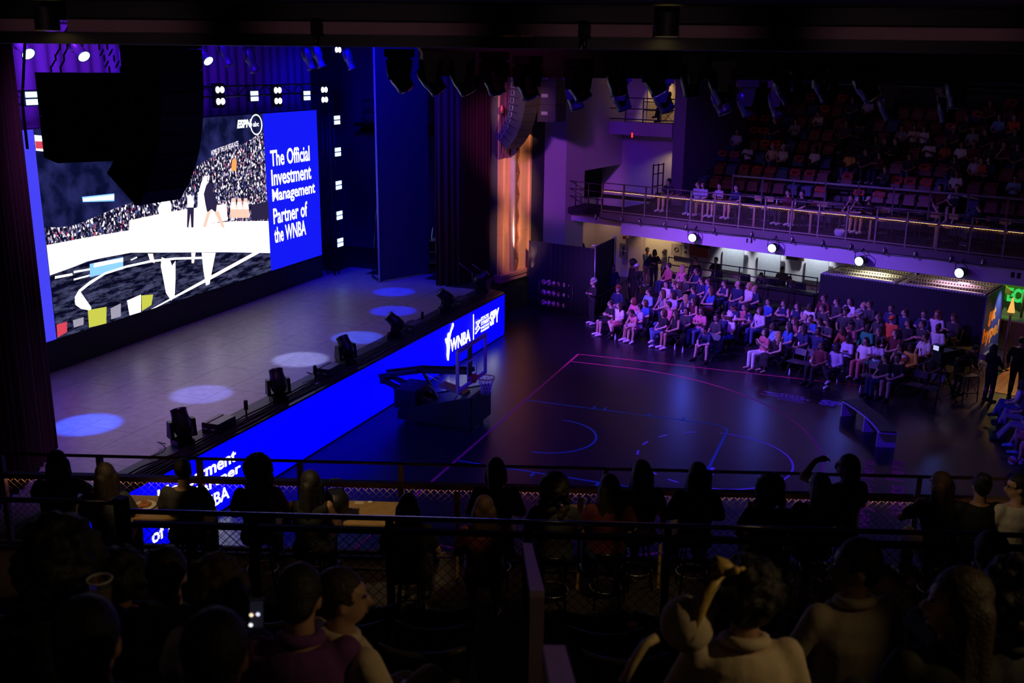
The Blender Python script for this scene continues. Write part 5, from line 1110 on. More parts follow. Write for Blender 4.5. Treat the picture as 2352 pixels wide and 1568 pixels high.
for i, (x, y, l) in enumerate(((2303,850,'beside the booth sign'),(2335,795,'right of the amber cone lamp'))):
    b0 = atZ(x,y,0); t = thing('stanchion_pole', 'tall slim dark pole standing '+l, 'pole', b0, 0, 'slim poles by the booth'); MB().tube([(0,0,0),(0,0,1.9)], .04, 10).build('pole', mat('pole_bronze',(.14,.10,.09),.4,.5), t); MB().lathe([(.18,0),(.18,.02),(.05,.04)],16).build('base', BLACKM, t)
    if i == 0: MB().lathe([(.11,1.90),(.08,2.05),(.03,2.3),(.02,2.36)],14).build('cone_lamp', mat('amber_cone',(.8,.4,.05),.4,emit=(1,.5,.1),es=.8), t)
lamp('SPOT','lobby_amber', (13.6,12.0,3.0), (13.7,11.0,0), (1,.50,.12), 190, .1, 110, .7)
lamp('SPOT','lobby_rose', (12.7,9.6,3.0), (12.6,8.0,0), (1,.55,.45), 70, .1, 60, .8)
# broadcast camera on tripod, operator chair, folding chair
tc_ = atZ(2155,925,0); cm = thing('broadcast_camera', 'big dark broadcast camera with lit viewfinder on a tripod', 'camera', tc_, 2.4)
for k in range(3): a = k*2.094; MB().tube([(0,0,1.15),(.5*math.cos(a),.5*math.sin(a),.02)], .025, 6).build('tripod_leg', BLACKM, cm); MB().tube([(.24*math.cos(a),.24*math.sin(a),.55),(0,0,.6)], .012, 5).build('spreader', BLACKM, cm)
MB().lathe([(.09,1.12),(.10,1.25)],14).build('pan_head', BLACKM, cm); MB().box((0,0,1.42),(.30,.62,.30)).build('body', BLACK, cm); MB().lathe([(.10,0),(.12,.25),(.14,.38)],16,(0,-.31,1.42),Matrix.Rotation(math.pi/2,3,'X')).build('lens_barrel', BLACK, cm)
MB().box((.05,.22,1.66),(.24,.18,.18)).build('viewfinder', BLACK, cm); MB().box((.05,.315,1.66),(.18,.006,.13)).build('viewfinder_screen', em('viewfinder_glow',(.5,.5,1),.9), cm); MB().tube([(.1,.3,1.3),(.25,.75,1.15)], .015, 6).build('pan_bar', STEEL, cm)
def folding_chair_proto():
    t = thing('folding_chair', '', 'chair'); CM = mat('chair_metal_dark', (.06,.055,.075), .4, .3)
    MB().hexa([(x,y,z) for z in (.43,.45) for y in (-.20,.20) for x in (-.21,.21)]).build('seat', CM, t)
    mb = MB(); vs = []
    for z, y in ((.60,.235),(.70,.25),(.80,.262)):
        for k in range(5): x = -.20+.1*k; vs += [(x,y+.02*(1-(x/.2)**2)-.0,z),(x,y+.02*(1-(x/.2)**2)+.015,z)]
    fs = []
    for r_ in range(2):
        for k in range(4):
            i = r_*10+k*2; fs += [(i,i+2,i+12,i+10),(i+1,i+11,i+13,i+3)]
    mb.add(vs, fs+[(i,i+1,i+3,i+2)[::-1] for i in (0,2,4,6)]+[(20+i,20+i+2,20+i+3,20+i+1)[::-1] for i in (0,2,4,6)]); fixn(mb.build('backrest', mat('chair_back_grey',(.16,.14,.18),.35,.2), t))
    for s in (-1,1): MB().tube([(s*.215,.26,.80),(s*.215,.16,.44),(s*.215,-.22,.01)], .011, 6).build('leg', CM, t); MB().tube([(s*.20,-.14,.43),(s*.20,.24,.01)], .011, 6).build('leg', CM, t)
    MB().tube([(-.2,.2,.1),(.2,.2,.1)], .009, 5).build('stretcher', CM, t)
    return t
FC = folding_chair_proto(); fcu = [0]
def put_chair(p, rz, label, group=None):
    o = FC if not fcu[0] else dup(FC); fcu[0] = 1; o.location = p; o.rotation_euler = (0,0,rz); o['label'] = label; o.name = 'folding_chair'
    if group: o['group'] = group
    return o
put_chair(atZ(2267,868,0), 2.6, 'empty dark folding chair beside the booth sign')
hc = thing('directors_chair', 'tall dark director chair at the right end of the audience', 'chair', atZ(2215,918,0), .6)
for i in (-1,1):
    for j in (-1,1): MB().tube([(i*.25,j*.22,0),(i*.22,j*.2,1.15 if j > 0 else .75)], .016, 6).build('leg', BLACKM, hc)
    MB().tube([(i*.24,-.21,.2),(i*.23,.2,.62)], .010, 5).build('brace', BLACKM, hc); MB().tube([(i*.24,.21,.2),(i*.23,-.2,.62)], .010, 5).build('brace', BLACKM, hc)
MB().box((0,0,.75),(.48,.42,.03)).build('seat', BLACK, hc); MB().box((0,.2,1.05),(.48,.02,.2)).build('backrest', BLACK, hc); MB().box((0,-.2,.28),(.48,.12,.02)).build('footrest', BLACKM, hc)
# ================================================================ people
def loft_rings(mb, rings, n=14):
    """rings: (centre, rx, ry); closed tube with elliptical sections"""
    base = len(mb.v); N = len(rings)
    for i, (c, rx, ry) in enumerate(rings):
        c = Vector(c); t = Vector(rings[min(i+1,N-1)][0])-Vector(rings[max(i-1,0)][0]); t.normalize()
        xa = Vector((1,0,0)); ya = t.cross(xa).normalized()
        for k in range(n): a = 2*math.pi*k/n; mb.v.append(tuple(c+xa*rx*math.cos(a)+ya*ry*math.sin(a)))
    for i in range(N-1):
        for k in range(n): q = (k+1) % n; mb.f.append((base+i*n+k,base+i*n+q,base+(i+1)*n+q,base+(i+1)*n+k)); mb.mi.append(0); mb.sm.append(True)
    mb.f.append(tuple(base+k for k in range(n))[::-1]); mb.f.append(tuple(base+(N-1)*n+k for k in range(n))); mb.mi += [0,0]; mb.sm += [True,True]
def remesh(mb, name, vox=.016, smooth=4):
    me = mb.mesh('tmp'); o = bpy.data.objects.new('tmp', me); TMPS.collection.objects.link(o)
    m = o.modifiers.new('r','REMESH'); m.mode = 'VOXEL'; m.voxel_size = vox; m.use_smooth_shade = True
    if smooth: s = o.modifiers.new('s','SMOOTH'); s.factor = .5; s.iterations = smooth
    TMPS.view_layers[0].update(); dg = TMPS.view_layers[0].depsgraph; r = bpy.data.meshes.new_from_object(o.evaluated_get(dg)); r.name = name
    bpy.data.objects.remove(o); bpy.data.meshes.remove(me); return r
def V3(p): return Vector(p)
SEAT = dict(pel=(0,0,.50), waist=(0,.01,.64), chest=(0,.02,.82), sh=(0,.02,.95), neck=(0,.015,1.01), head=(0,-.005,1.145),
            hip=.095, knee=[(-.11,-.43,.50),(.11,-.43,.50)], ank=[(-.11,-.44,.09),(.11,-.44,.09)], toe=[(-.13,-.60,.035),(.13,-.60,.035)],
            elb=[(-.25,-.03,.71),(.25,-.03,.71)], wri=[(-.10,-.25,.61),(.10,-.25,.61)], hand=[(-.03,-.30,.60),(.03,-.31,.585)], yaw=0, nod=0)
def pose(base, **k): d = dict(base); d.update(k); return d
POSES = {}
POSES['lap'] = pose(SEAT)
POSES['lap_turn'] = pose(SEAT, yaw=-38)
POSES['crossed'] = pose(SEAT, elb=[(-.27,-.07,.73),(.27,-.07,.73)], wri=[(.06,-.20,.76),(-.06,-.22,.73)], hand=[(.16,-.16,.78),(-.16,-.18,.75)], yaw=-32)
POSES['crossed_front'] = pose(POSES['crossed'], yaw=8)
POSES['lean'] = pose(SEAT, waist=(0,-.05,.63), chest=(0,-.18,.77), sh=(0,-.25,.87), neck=(0,-.29,.92), head=(0,-.36,1.04), knee=[(-.20,-.42,.50),(.20,-.42,.50)], ank=[(-.23,-.46,.09),(.23,-.46,.09)], toe=[(-.27,-.61,.035),(.27,-.61,.035)],
    elb=[(-.22,-.36,.60),(.22,-.36,.60)], wri=[(-.07,-.52,.58),(.07,-.52,.58)], hand=[(-.01,-.58,.56),(.02,-.57,.53)], yaw=-20, nod=14)
POSES['chin'] = pose(SEAT, elb=[(-.20,-.16,.70),(.22,-.08,.70)], wri=[(-.05,-.16,.93),(-.08,-.22,.66)], hand=[(-.02,-.14,1.02),(-.15,-.22,.68)], yaw=-30)
POSES['phone'] = pose(SEAT, elb=[(-.24,-.08,.70),(.24,-.08,.70)], wri=[(-.08,-.28,.78),(.08,-.28,.78)], hand=[(-.03,-.32,.82),(.03,-.32,.82)], yaw=-5, nod=22)
POSES['legcross'] = pose(SEAT, knee=[(-.04,-.43,.58),(.11,-.41,.49)], ank=[(.20,-.52,.28),(.11,-.40,.09)], toe=[(.24,-.66,.22),(.12,-.56,.035)], yaw=-36)
POSES['recline'] = pose(SEAT, waist=(0,.07,.63), chest=(0,.15,.79), sh=(0,.19,.92), neck=(0,.19,.98), head=(0,.17,1.11), ank=[(-.10,-.72,.09),(.10,-.66,.09)], toe=[(-.13,-.82,.13),(.13,-.82,.04)], knee=[(-.11,-.42,.48),(.11,-.42,.50)],
    elb=[(-.26,.10,.69),(.26,.10,.69)], wri=[(-.10,-.12,.62),(.10,-.12,.62)], hand=[(-.02,-.17,.61),(.03,-.18,.60)], yaw=-28)
POSES['clasp'] = pose(SEAT, elb=[(-.25,-.06,.72),(.25,-.06,.72)], wri=[(-.06,-.24,.86),(.06,-.24,.86)], hand=[(-.01,-.25,.94),(.015,-.24,.92)], yaw=-22)
POSES['reach'] = pose(SEAT, elb=[(-.25,-.03,.71),(.42,-.10,.88)], wri=[(-.10,-.25,.61),(.66,-.20,.86)], hand=[(-.03,-.30,.60),(.75,-.23,.85)], yaw=20)
STAND = dict(pel=(0,0,.93), waist=(0,.0,1.07), chest=(0,.01,1.25), sh=(0,.02,1.38), neck=(0,.02,1.44), head=(0,-.005,1.58), hip=.09,
    knee=[(-.10,-.02,.50),(.10,-.02,.50)], ank=[(-.11,.02,.09),(.11,.02,.09)], toe=[(-.14,-.14,.035),(.14,-.14,.035)], elb=[(-.25,.03,1.12),(.25,.03,1.12)], wri=[(-.25,-.06,.88),(.25,-.06,.88)], hand=[(-.25,-.09,.79),(.25,-.09,.79)], yaw=0, nod=0)
POSES['stand'] = pose(STAND, yaw=-20)
POSES['stand_fold'] = pose(STAND, elb=[(-.27,-.05,1.15),(.27,-.05,1.15)], wri=[(.06,-.19,1.17),(-.06,-.21,1.14)], hand=[(.16,-.15,1.19),(-.16,-.17,1.16)])
POSES['stand_chin'] = pose(STAND, elb=[(-.22,-.12,1.12),(.26,.0,1.13)], wri=[(-.06,-.17,1.36),(.10,-.2,1.05)], hand=[(-.03,-.15,1.45),(.0,-.22,1.06)], nod=8)
POSES['stand_bend'] = pose(STAND, waist=(0,-.08,1.04), chest=(0,-.24,1.14), sh=(0,-.34,1.22), neck=(0,-.39,1.26), head=(0,-.48,1.35), elb=[(-.25,-.34,.95),(.25,-.34,.95)], wri=[(-.14,-.52,.82),(.14,-.52,.82)], hand=[(-.13,-.58,.76),(.13,-.58,.76)], nod=20)
STOOLP = pose(SEAT, yaw=0)
POSES['stool_elbows'] = pose(SEAT, waist=(0,-.03,.64), chest=(0,-.09,.81), sh=(0,-.12,.94), neck=(0,-.13,1.0), head=(0,-.16,1.13), elb=[(-.27,-.28,.74),(.27,-.28,.74)], wri=[(-.08,-.42,.80),(.08,-.42,.80)], hand=[(-.02,-.45,.84),(.04,-.44,.83)], yaw=-22)
POSES['drink'] = pose(SEAT, elb=[(-.36,-.14,.98),(.24,-.05,.71)], wri=[(-.20,-.22,1.12),(.08,-.28,.66)], hand=[(-.11,-.22,1.14),(.02,-.33,.66)], yaw=-50)
POSES['turn_side'] = pose(SEAT, yaw=-75)
POSES['lap_left'] = pose(SEAT, yaw=36)
POSES['side_left'] = pose(SEAT, yaw=70, elb=[(-.27,-.05,.72),(.25,-.03,.71)])
POSES['elbows_left'] = pose(POSES['stool_elbows'], yaw=25)
POSES['drink_left'] = pose(SEAT, elb=[(-.24,-.05,.71),(.37,-.16,1.00)], wri=[(-.08,-.28,.66),(.21,-.24,1.13)], hand=[(-.02,-.33,.66),(.12,-.24,1.15)], yaw=48)
def head_mat(P): return Matrix.Rotation(math.radians(P['yaw']),3,'Z') @ Matrix.Rotation(math.radians(P['nod']),3,'X')
def arm_pts(P, i):
    s = (-1,1)[i]; sh = V3(P['sh']); c = V3(P['chest']); return sh+Vector((s*.165,0,-.015)), V3(P['elb'][i]), V3(P['wri'][i]), V3(P['hand'][i])
def torso_rings(P, e=0, low=True):
    up = (V3(P['sh'])-V3(P['pel'])).normalized()
    r = [(V3(P['pel'])-up*.05,.13+e,.10+e),(V3(P['pel']),.165+e,.125+e),(V3(P['waist']),.138+e,.105+e),(V3(P['chest']),.165+e,.118+e),(V3(P['sh'])-up*.03,.165+e,.098+e),(V3(P['sh'])+up*.025,.11+e*.6,.07+e*.6)]
    return r if low else r[1:]
def fingers(mb, w_, h, P):
    d = (h-w_).normalized(); s = d.cross(Vector((0,0,1)))
    if s.length < .1: s = d.cross(Vector((1,0,0)))
    s.normalize(); u = s.cross(d)
    for k in range(4):
        o = s*(.021*(k-1.5)); L_ = (.050,.058,.054,.042)[k]; a = h+o; b = a+d*L_*.6-u*.010; c = b+d*L_*.4-u*.022; mb.tube([a-d*.02,b,c],[.0085,.008,.0065],6)
    a = w_+(h-w_)*.45+s*.035; mb.tube([a,a+s*.025+d*.03,a+s*.02+d*.055],[.010,.009,.007],6)
def body_mesh(name, P):
    mb = MB(); loft_rings(mb, torso_rings(P)); hm = head_mat(P); hc = V3(P['head'])
    mb.cone(V3(P['neck'])-Vector((0,0,.04)), hc+hm @ Vector((0,.02,-.05)), .058, .052)
    q = lambda x, y, z: hc+hm @ Vector((x,y,z))
    mb.ell(q(0,.008,.022),(.074,.092,.100),14,10,hm); mb.ell(q(0,-.028,-.055),(.056,.062,.062),12,8,hm); mb.cone(q(0,-.082,.012),q(0,-.106,-.030),.011,.016,8); mb.ell(q(0,-.080,-.066),(.026,.014,.012),8,6,hm); mb.ell(q(0,-.074,.036),(.052,.018,.012),8,6,hm)
    for s in (-1,1): mb.ell(q(s*.077,.012,-.012),(.012,.024,.034),8,6,hm)
    for i in (0,1):
        a, b, c, h = arm_pts(P,i); mb.cone(a,b,.050,.040); mb.cone(b,c,.042,.029); mb.cone(c,h,.030,.034)
        s = (-1,1)[i]; hp_ = V3(P['pel'])+Vector((s*P['hip'],0,-.02)); k = V3(P['knee'][i]); an = V3(P['ank'][i]); t = V3(P['toe'][i])
        mb.cone(hp_,k,.090,.058); mb.cone(k,k.lerp(an,.35)+Vector((0,.02,0)),.056,.056); mb.cone(k.lerp(an,.35)+Vector((0,.02,0)),an,.056,.036); mb.cone(an+Vector((0,.02,-.035)),t,.038,.030)
    me = remesh(mb, name, .015, 3)
    # append fingers and eyes
    ex_ = MB(); ex_.smooth = True
    for i in (0,1): a, b, c, h = arm_pts(P,i); fingers(ex_, c, h, P)
    ex_.cur = 1
    for s in (-1,1): ex_.ell(q(s*.031,-.083,.014),(.013,.008,.008),8,6,hm)
    ex_.cur = 2; ex_.ell(q(0,-.0865,-.067),(.020,.010,.007),8,6,hm)
    bm = bmesh.new(); bm.from_mesh(me); n2_ = ex_.mesh('x'); 
    bm.from_mesh(n2_); bm.to_mesh(me); bm.free(); bpy.data.meshes.remove(n2_)
    return me
def top_mesh(name, P, kind):
    e = {'tank':.012,'tee':.016,'long':.020}[kind]; mb = MB(); loft_rings(mb, torso_rings(P,e))
    for i in (0,1):
        a, b, c, h = arm_pts(P,i)
        if kind == 'tank': mb.cone(a+Vector((-(-1,1)[i]*.02,0,.0)), a.lerp(b,.06), .055, .05)
        else:
            mb.cone(a,b if kind == 'long' else a.lerp(b,.62),.062,.054 if kind == 'long' else .064)
            if kind == 'long': mb.cone(b,b.lerp(c,.93),.052,.040)
    return remesh(mb, name, .017, 2)
def bottom_mesh(name, P, kind):
    mb = MB(); e = .014; up = (V3(P['waist'])-V3(P['pel'])).normalized()
    loft_rings(mb, [(V3(P['pel'])-up*.08,.12,.10),(V3(P['pel']),.180,.138),(V3(P['pel']).lerp(V3(P['waist']),.75),.158,.122)])
    for i in (0,1):
        s = (-1,1)[i]; hp_ = V3(P['pel'])+Vector((s*P['hip'],0,-.02)); k = V3(P['knee'][i]); an = V3(P['ank'][i])
        if kind == 'shorts': mb.cone(hp_,hp_.lerp(k,.80),.105,.088)
        else: mb.cone(hp_,k,.104,.074); mb.cone(k,k.lerp(an,.94),.072,.058)
    if kind == 'skirt':
        kn = (V3(P['knee'][0])+V3(P['knee'][1]))/2; an = (V3(P['ank'][0])+V3(P['ank'][1]))/2
        loft_rings(mb, [(V3(P['pel']),.19,.13),(kn,.22,.10)]); loft_rings(mb, [(kn+Vector((0,0,.02)),.21,.10),(an+Vector((0,.03,.10)),.24,.13)])
    return remesh(mb, name, .018, 2)
def shoe_mesh(name, P, i):
    an = V3(P['ank'][i]); t = V3(P['toe'][i]); d = (t-an); d.z = 0; d.normalize() if d.length > .01 else None
    f = (t-an).normalized(); mb = MB(); heel = an-f*.02+Vector((0,.03,-.045)); mb.cone(heel,t,.046,.042); mb.cone(an+Vector((0,0,-.01)),heel,.046,.046); mb.cone(an.lerp(t,.5)+Vector((0,0,-.01)),t,.042,.038)
    return remesh(mb, name, .014, 2)
MESHC = {}
def getm(kind, pn, i=None):
    key = (kind, pn, i)
    if key not in MESHC:
        P = POSES[pn]
        if kind == 'body': m = body_mesh('body', P); m.materials.append(None); m.materials.append(mat('eye_dark',(.02,.015,.012),.2)); m.materials.append(mat('lip',(.30,.10,.09),.5))
        elif kind in ('tank','tee','long'): m = top_mesh('shirt', P, kind); m.materials.append(None)
        elif kind == 'shoe': m = shoe_mesh('shoe', P, i); m.materials.append(None)
        else: m = bottom_mesh('trousers', P, kind); m.materials.append(None)
        MESHC[key] = m
    return MESHC[key]
def hair_mesh(kind):
    if ('hair',kind) in MESHC: return MESHC[('hair',kind)]
    mb = MB(); cut = True; vox = .012; rr = random.Random(hash(kind) % 97 if False else len(kind)*7)
    cap_ = lambda g=0: mb.ell((0,.022,.036),(.086+g,.100+g,.100+g),16,12)
    if kind == 'short': cap_(); mb.ell((0,.06,-.02),(.072,.055,.07),12,8)
    elif kind == 'crop': mb.ell((0,.018,.034),(.081,.096,.094),16,12)
    elif kind == 'long': cap_(.004); [mb.cone((x_,.065,.0),(x_*1.35,.085,-.29),.060,.046) for x_ in (-.05,0,.05)]; [mb.cone((s*.075,.03,.0),(s*.105,.03,-.27),.036,.034) for s in (-1,1)]
    elif kind == 'bob': cap_(.006); mb.cone((0,.05,.0),(0,.06,-.10),.088,.078); [mb.cone((s*.078,.015,.01),(s*.082,.0,-.10),.030,.034) for s in (-1,1)]
    elif kind == 'bun': cap_(); mb.ell((0,.085,.10),.050,12,8); mb.ell((0,.06,-.02),(.070,.05,.05),10,8)
    elif kind == 'pony': cap_(); mb.cone((0,.10,.05),(0,.15,-.18),.036,.024); mb.ell((0,.06,-.02),(.070,.05,.05),10,8)
    elif kind in ('afro','curly','curly_long'):
        g = {'afro':.060,'curly':.028,'curly_long':.034}[kind]; cap_(g)
        for i in range(90 if kind != 'curly_long' else 150):
            a = rr.uniform(0,6.28); t = rr.uniform(-.3,1.0); c = Vector((math.cos(a)*math.cos(t*1.4)*(.088+g),.025+math.sin(a)*math.cos(t*1.4)*(.10+g),.04+math.sin(t*1.4)*(.10+g)))
            if c.y < -.05 and c.z < .07: continue
            mb.ell(c, rr.uniform(.018,.028), 7, 5)
        if kind == 'curly_long':
            for i in range(90): z = rr.uniform(-.30,.02); mb.ell((rr.uniform(-.125,.125),.06+rr.uniform(-.05,.07),z), rr.uniform(.03,.042), 7, 5)
    elif kind == 'cap': mb.ell((0,.012,.045),(.088,.104,.082),16,12); cut = False; mb2 = MB()
    elif kind == 'scarf': cap_(.012); mb.cone((0,.03,-.02),(0,.03,-.16),.088,.10); mb.ell((0,-.02,-.12),(.075,.07,.04),12,8)
    elif kind == 'beanie': mb.ell((0,.015,.06),(.092,.106,.09),16,12); mb.ell((0,.0,.02),(.094,.108,.03),16,8); cut = False
    if kind == 'cap':
        mb.ell((0,-.115,.030),(.066,.075,.010),14,6)
        m = remesh(mb,'cap',.010,1)
        bm = bmesh.new(); bm.from_mesh(m); bmesh.ops.delete(bm, geom=[f for f in bm.faces if f.calc_center_median().z < .012 and f.calc_center_median().y > -.10], context='FACES'); bm.to_mesh(m); bm.free()
    else:
        m = remesh(mb,'hair',vox,1)
        bm = bmesh.new(); bm.from_mesh(m)
        def infront(c): return c.y < -.035 and c.z < .070+(.4*max(0,abs(c.x)-.055)) and abs(c.x) < .098 if kind != 'scarf' else (c.y < -.04 and -.10 < c.z < .06 and abs(c.x) < .075)
        if cut: bmesh.ops.delete(bm, geom=[f for f in bm.faces if infront(f.calc_center_median())], context='FACES')
        bm.to_mesh(m); bm.free()
    m.materials.append(None); MESHC[('hair',kind)] = m; return m
SKIN = {'fair':(.62,.40,.31),'tan':(.46,.27,.19),'brown':(.24,.125,.08),'dark':(.10,.05,.035)}
HAIRC = {'black':(.012,.010,.010),'dark':(.030,.018,.012),'brown':(.09,.045,.022),'blonde':(.45,.30,.13),'red':(.22,.06,.03),'grey':(.35,.33,.33)}
CLO = {'white':(.75,.73,.75),'black':(.014,.014,.016),'navy':(.02,.03,.10),'blue':(.04,.12,.45),'sky':(.25,.45,.75),'pink':(.75,.22,.32),'rose':(.50,.14,.16),'grey':(.30,.30,.32),'lilac':(.50,.45,.65),'green':(.02,.32,.15),'orange':(.75,.12,.04),'rust':(.36,.09,.04),'yellow':(.70,.45,.08),'denim':(.06,.11,.26),'khaki':(.35,.28,.16),'purple':(.16,.05,.25),'cream':(.70,.58,.42),'maroon':(.13,.02,.03),'charcoal':(.045,.045,.05)}
def cm_(c): return mat('cloth_'+c, CLO[c], .85, noise=.18, nscale=6, bump=1.0, bdist=.02)
def setm(o, m, i=0):
    o.material_slots[i].link = 'OBJECT'; o.material_slots[i].material = m
def child(me, name, par, m, loc=None, rot=None):
    o = bpy.data.objects.new(name, me); col.objects.link(o); o.parent = par; setm(o, m)
    if loc is not None: o.location = loc
    if rot is not None: o.rotation_euler = rot
    return o
LABN = {}
LANY = None
def lanyard(par, P, badge='white'):
    sh = V3(P['sh']); c = V3(P['chest']); mb = MB(); tip = c+Vector((0,-.155,-.10))
    for s in (-1,1): mb.beam(sh+Vector((s*.065,-.085,.03)), tip, .018, .004, (0,1,0))
    mb.build('lanyard', mat('lanyard_dark',(.02,.02,.03),.6), par); MB().box(tip+Vector((0,-.004,-.045)),(.07,.005,.10)).build('badge', mat('badge_'+badge, CLO[badge], .5), par)
PEOPLE = []
def person(pn, loc, rz, skin='fair', hair=('short','dark'), top=('tee','black'), bottom=('trousers','black'), shoe='white', where='', group=None, sc=1.0, lany=False, lift=0, label=None, glasses=False, xs=1.0, hat=None, collar=False):
    P = POSES[pn]
    hn = {'short':'short %s hair','crop':'cropped %s hair','long':'long %s hair','bob':'bobbed %s hair','bun':'%s hair in a bun','pony':'%s ponytail','afro':'round %s afro','curly':'curly %s hair','curly_long':'long curly %s hair','cap':'%s cap','scarf':'%s headscarf','beanie':'%s beanie'}[hair[0]] % hair[1] if hair else 'bald head'
    tn = {'tank':'sleeveless top','tee':'tee','long':'long sleeved top'}[top[0]]
    if label is None:
        base_l = 'person with %s in %s %s, %s' % (hn, top[1], tn, where)
        label = base_l
    t = thing('person', label, 'person', loc, rz, group)
    t.scale = (sc*xs,sc,sc); PEOPLE.append(t)
    b = child(getm('body',pn), 'body', t, mat('skin_'+skin, SKIN[skin], .5, noise=.08))
    child(getm(top[0],pn), 'shirt', t, cm_(top[1]))
    child(getm(bottom[0],pn), {'shorts':'shorts','skirt':'skirt'}.get(bottom[0],'trousers'), t, cm_(bottom[1]))
    if shoe:
        for i in (0,1): child(getm('shoe',pn,i), 'shoe', t, mat('shoe_'+shoe, CLO[shoe], .5))
    if hair:
        hm = head_mat(P).to_euler(); child(hair_mesh(hair[0]), {'cap':'cap','scarf':'headscarf','beanie':'beanie'}.get(hair[0],'hair'), t, mat('hair_'+hair[1], HAIRC[hair[1]], .6, noise=.45, nscale=70, bump=.9) if hair[1] in HAIRC else cm_(hair[1]), P['head'], hm)
        if hair[0] == 'cap': child(hair_mesh('crop'), 'hair', t, mat('hair_dark',HAIRC['dark'],.6), (P['head'][0],P['head'][1],P['head'][2]-.012), hm)
    if collar:
        n_ = V3(P['neck']); mb = MB(); mb.tube([n_+Vector((.072*math.cos(a*math.pi/10),.066*math.sin(a*math.pi/10)+.012,-.012+.018*math.sin(a*math.pi/10))) for a in range(20)], .024, 8, closed=True); mb.build('collar', cm_(top[1]), t)
    if lany: lanyard(t, P)
    if glasses:
        hm = head_mat(P); hc = V3(P['head']); mb = MB()
        for s in (-1,1): mb.tube([hc+hm @ Vector((s*.033+.024*math.cos(a*math.pi/5),-.098,.014+.019*math.sin(a*math.pi/5))) for a in range(10)], .003, 4, closed=True); mb.tube([hc+hm @ Vector((s*.057,-.096,.018)),hc+hm @ Vector((s*.077,.0,.012))], .003, 4)
        mb.tube([hc+hm @ Vector((-.01,-.1,.018)),hc+hm @ Vector((.01,-.1,.018))], .003, 4); mb.build('glasses', BLACK, t)
    return t
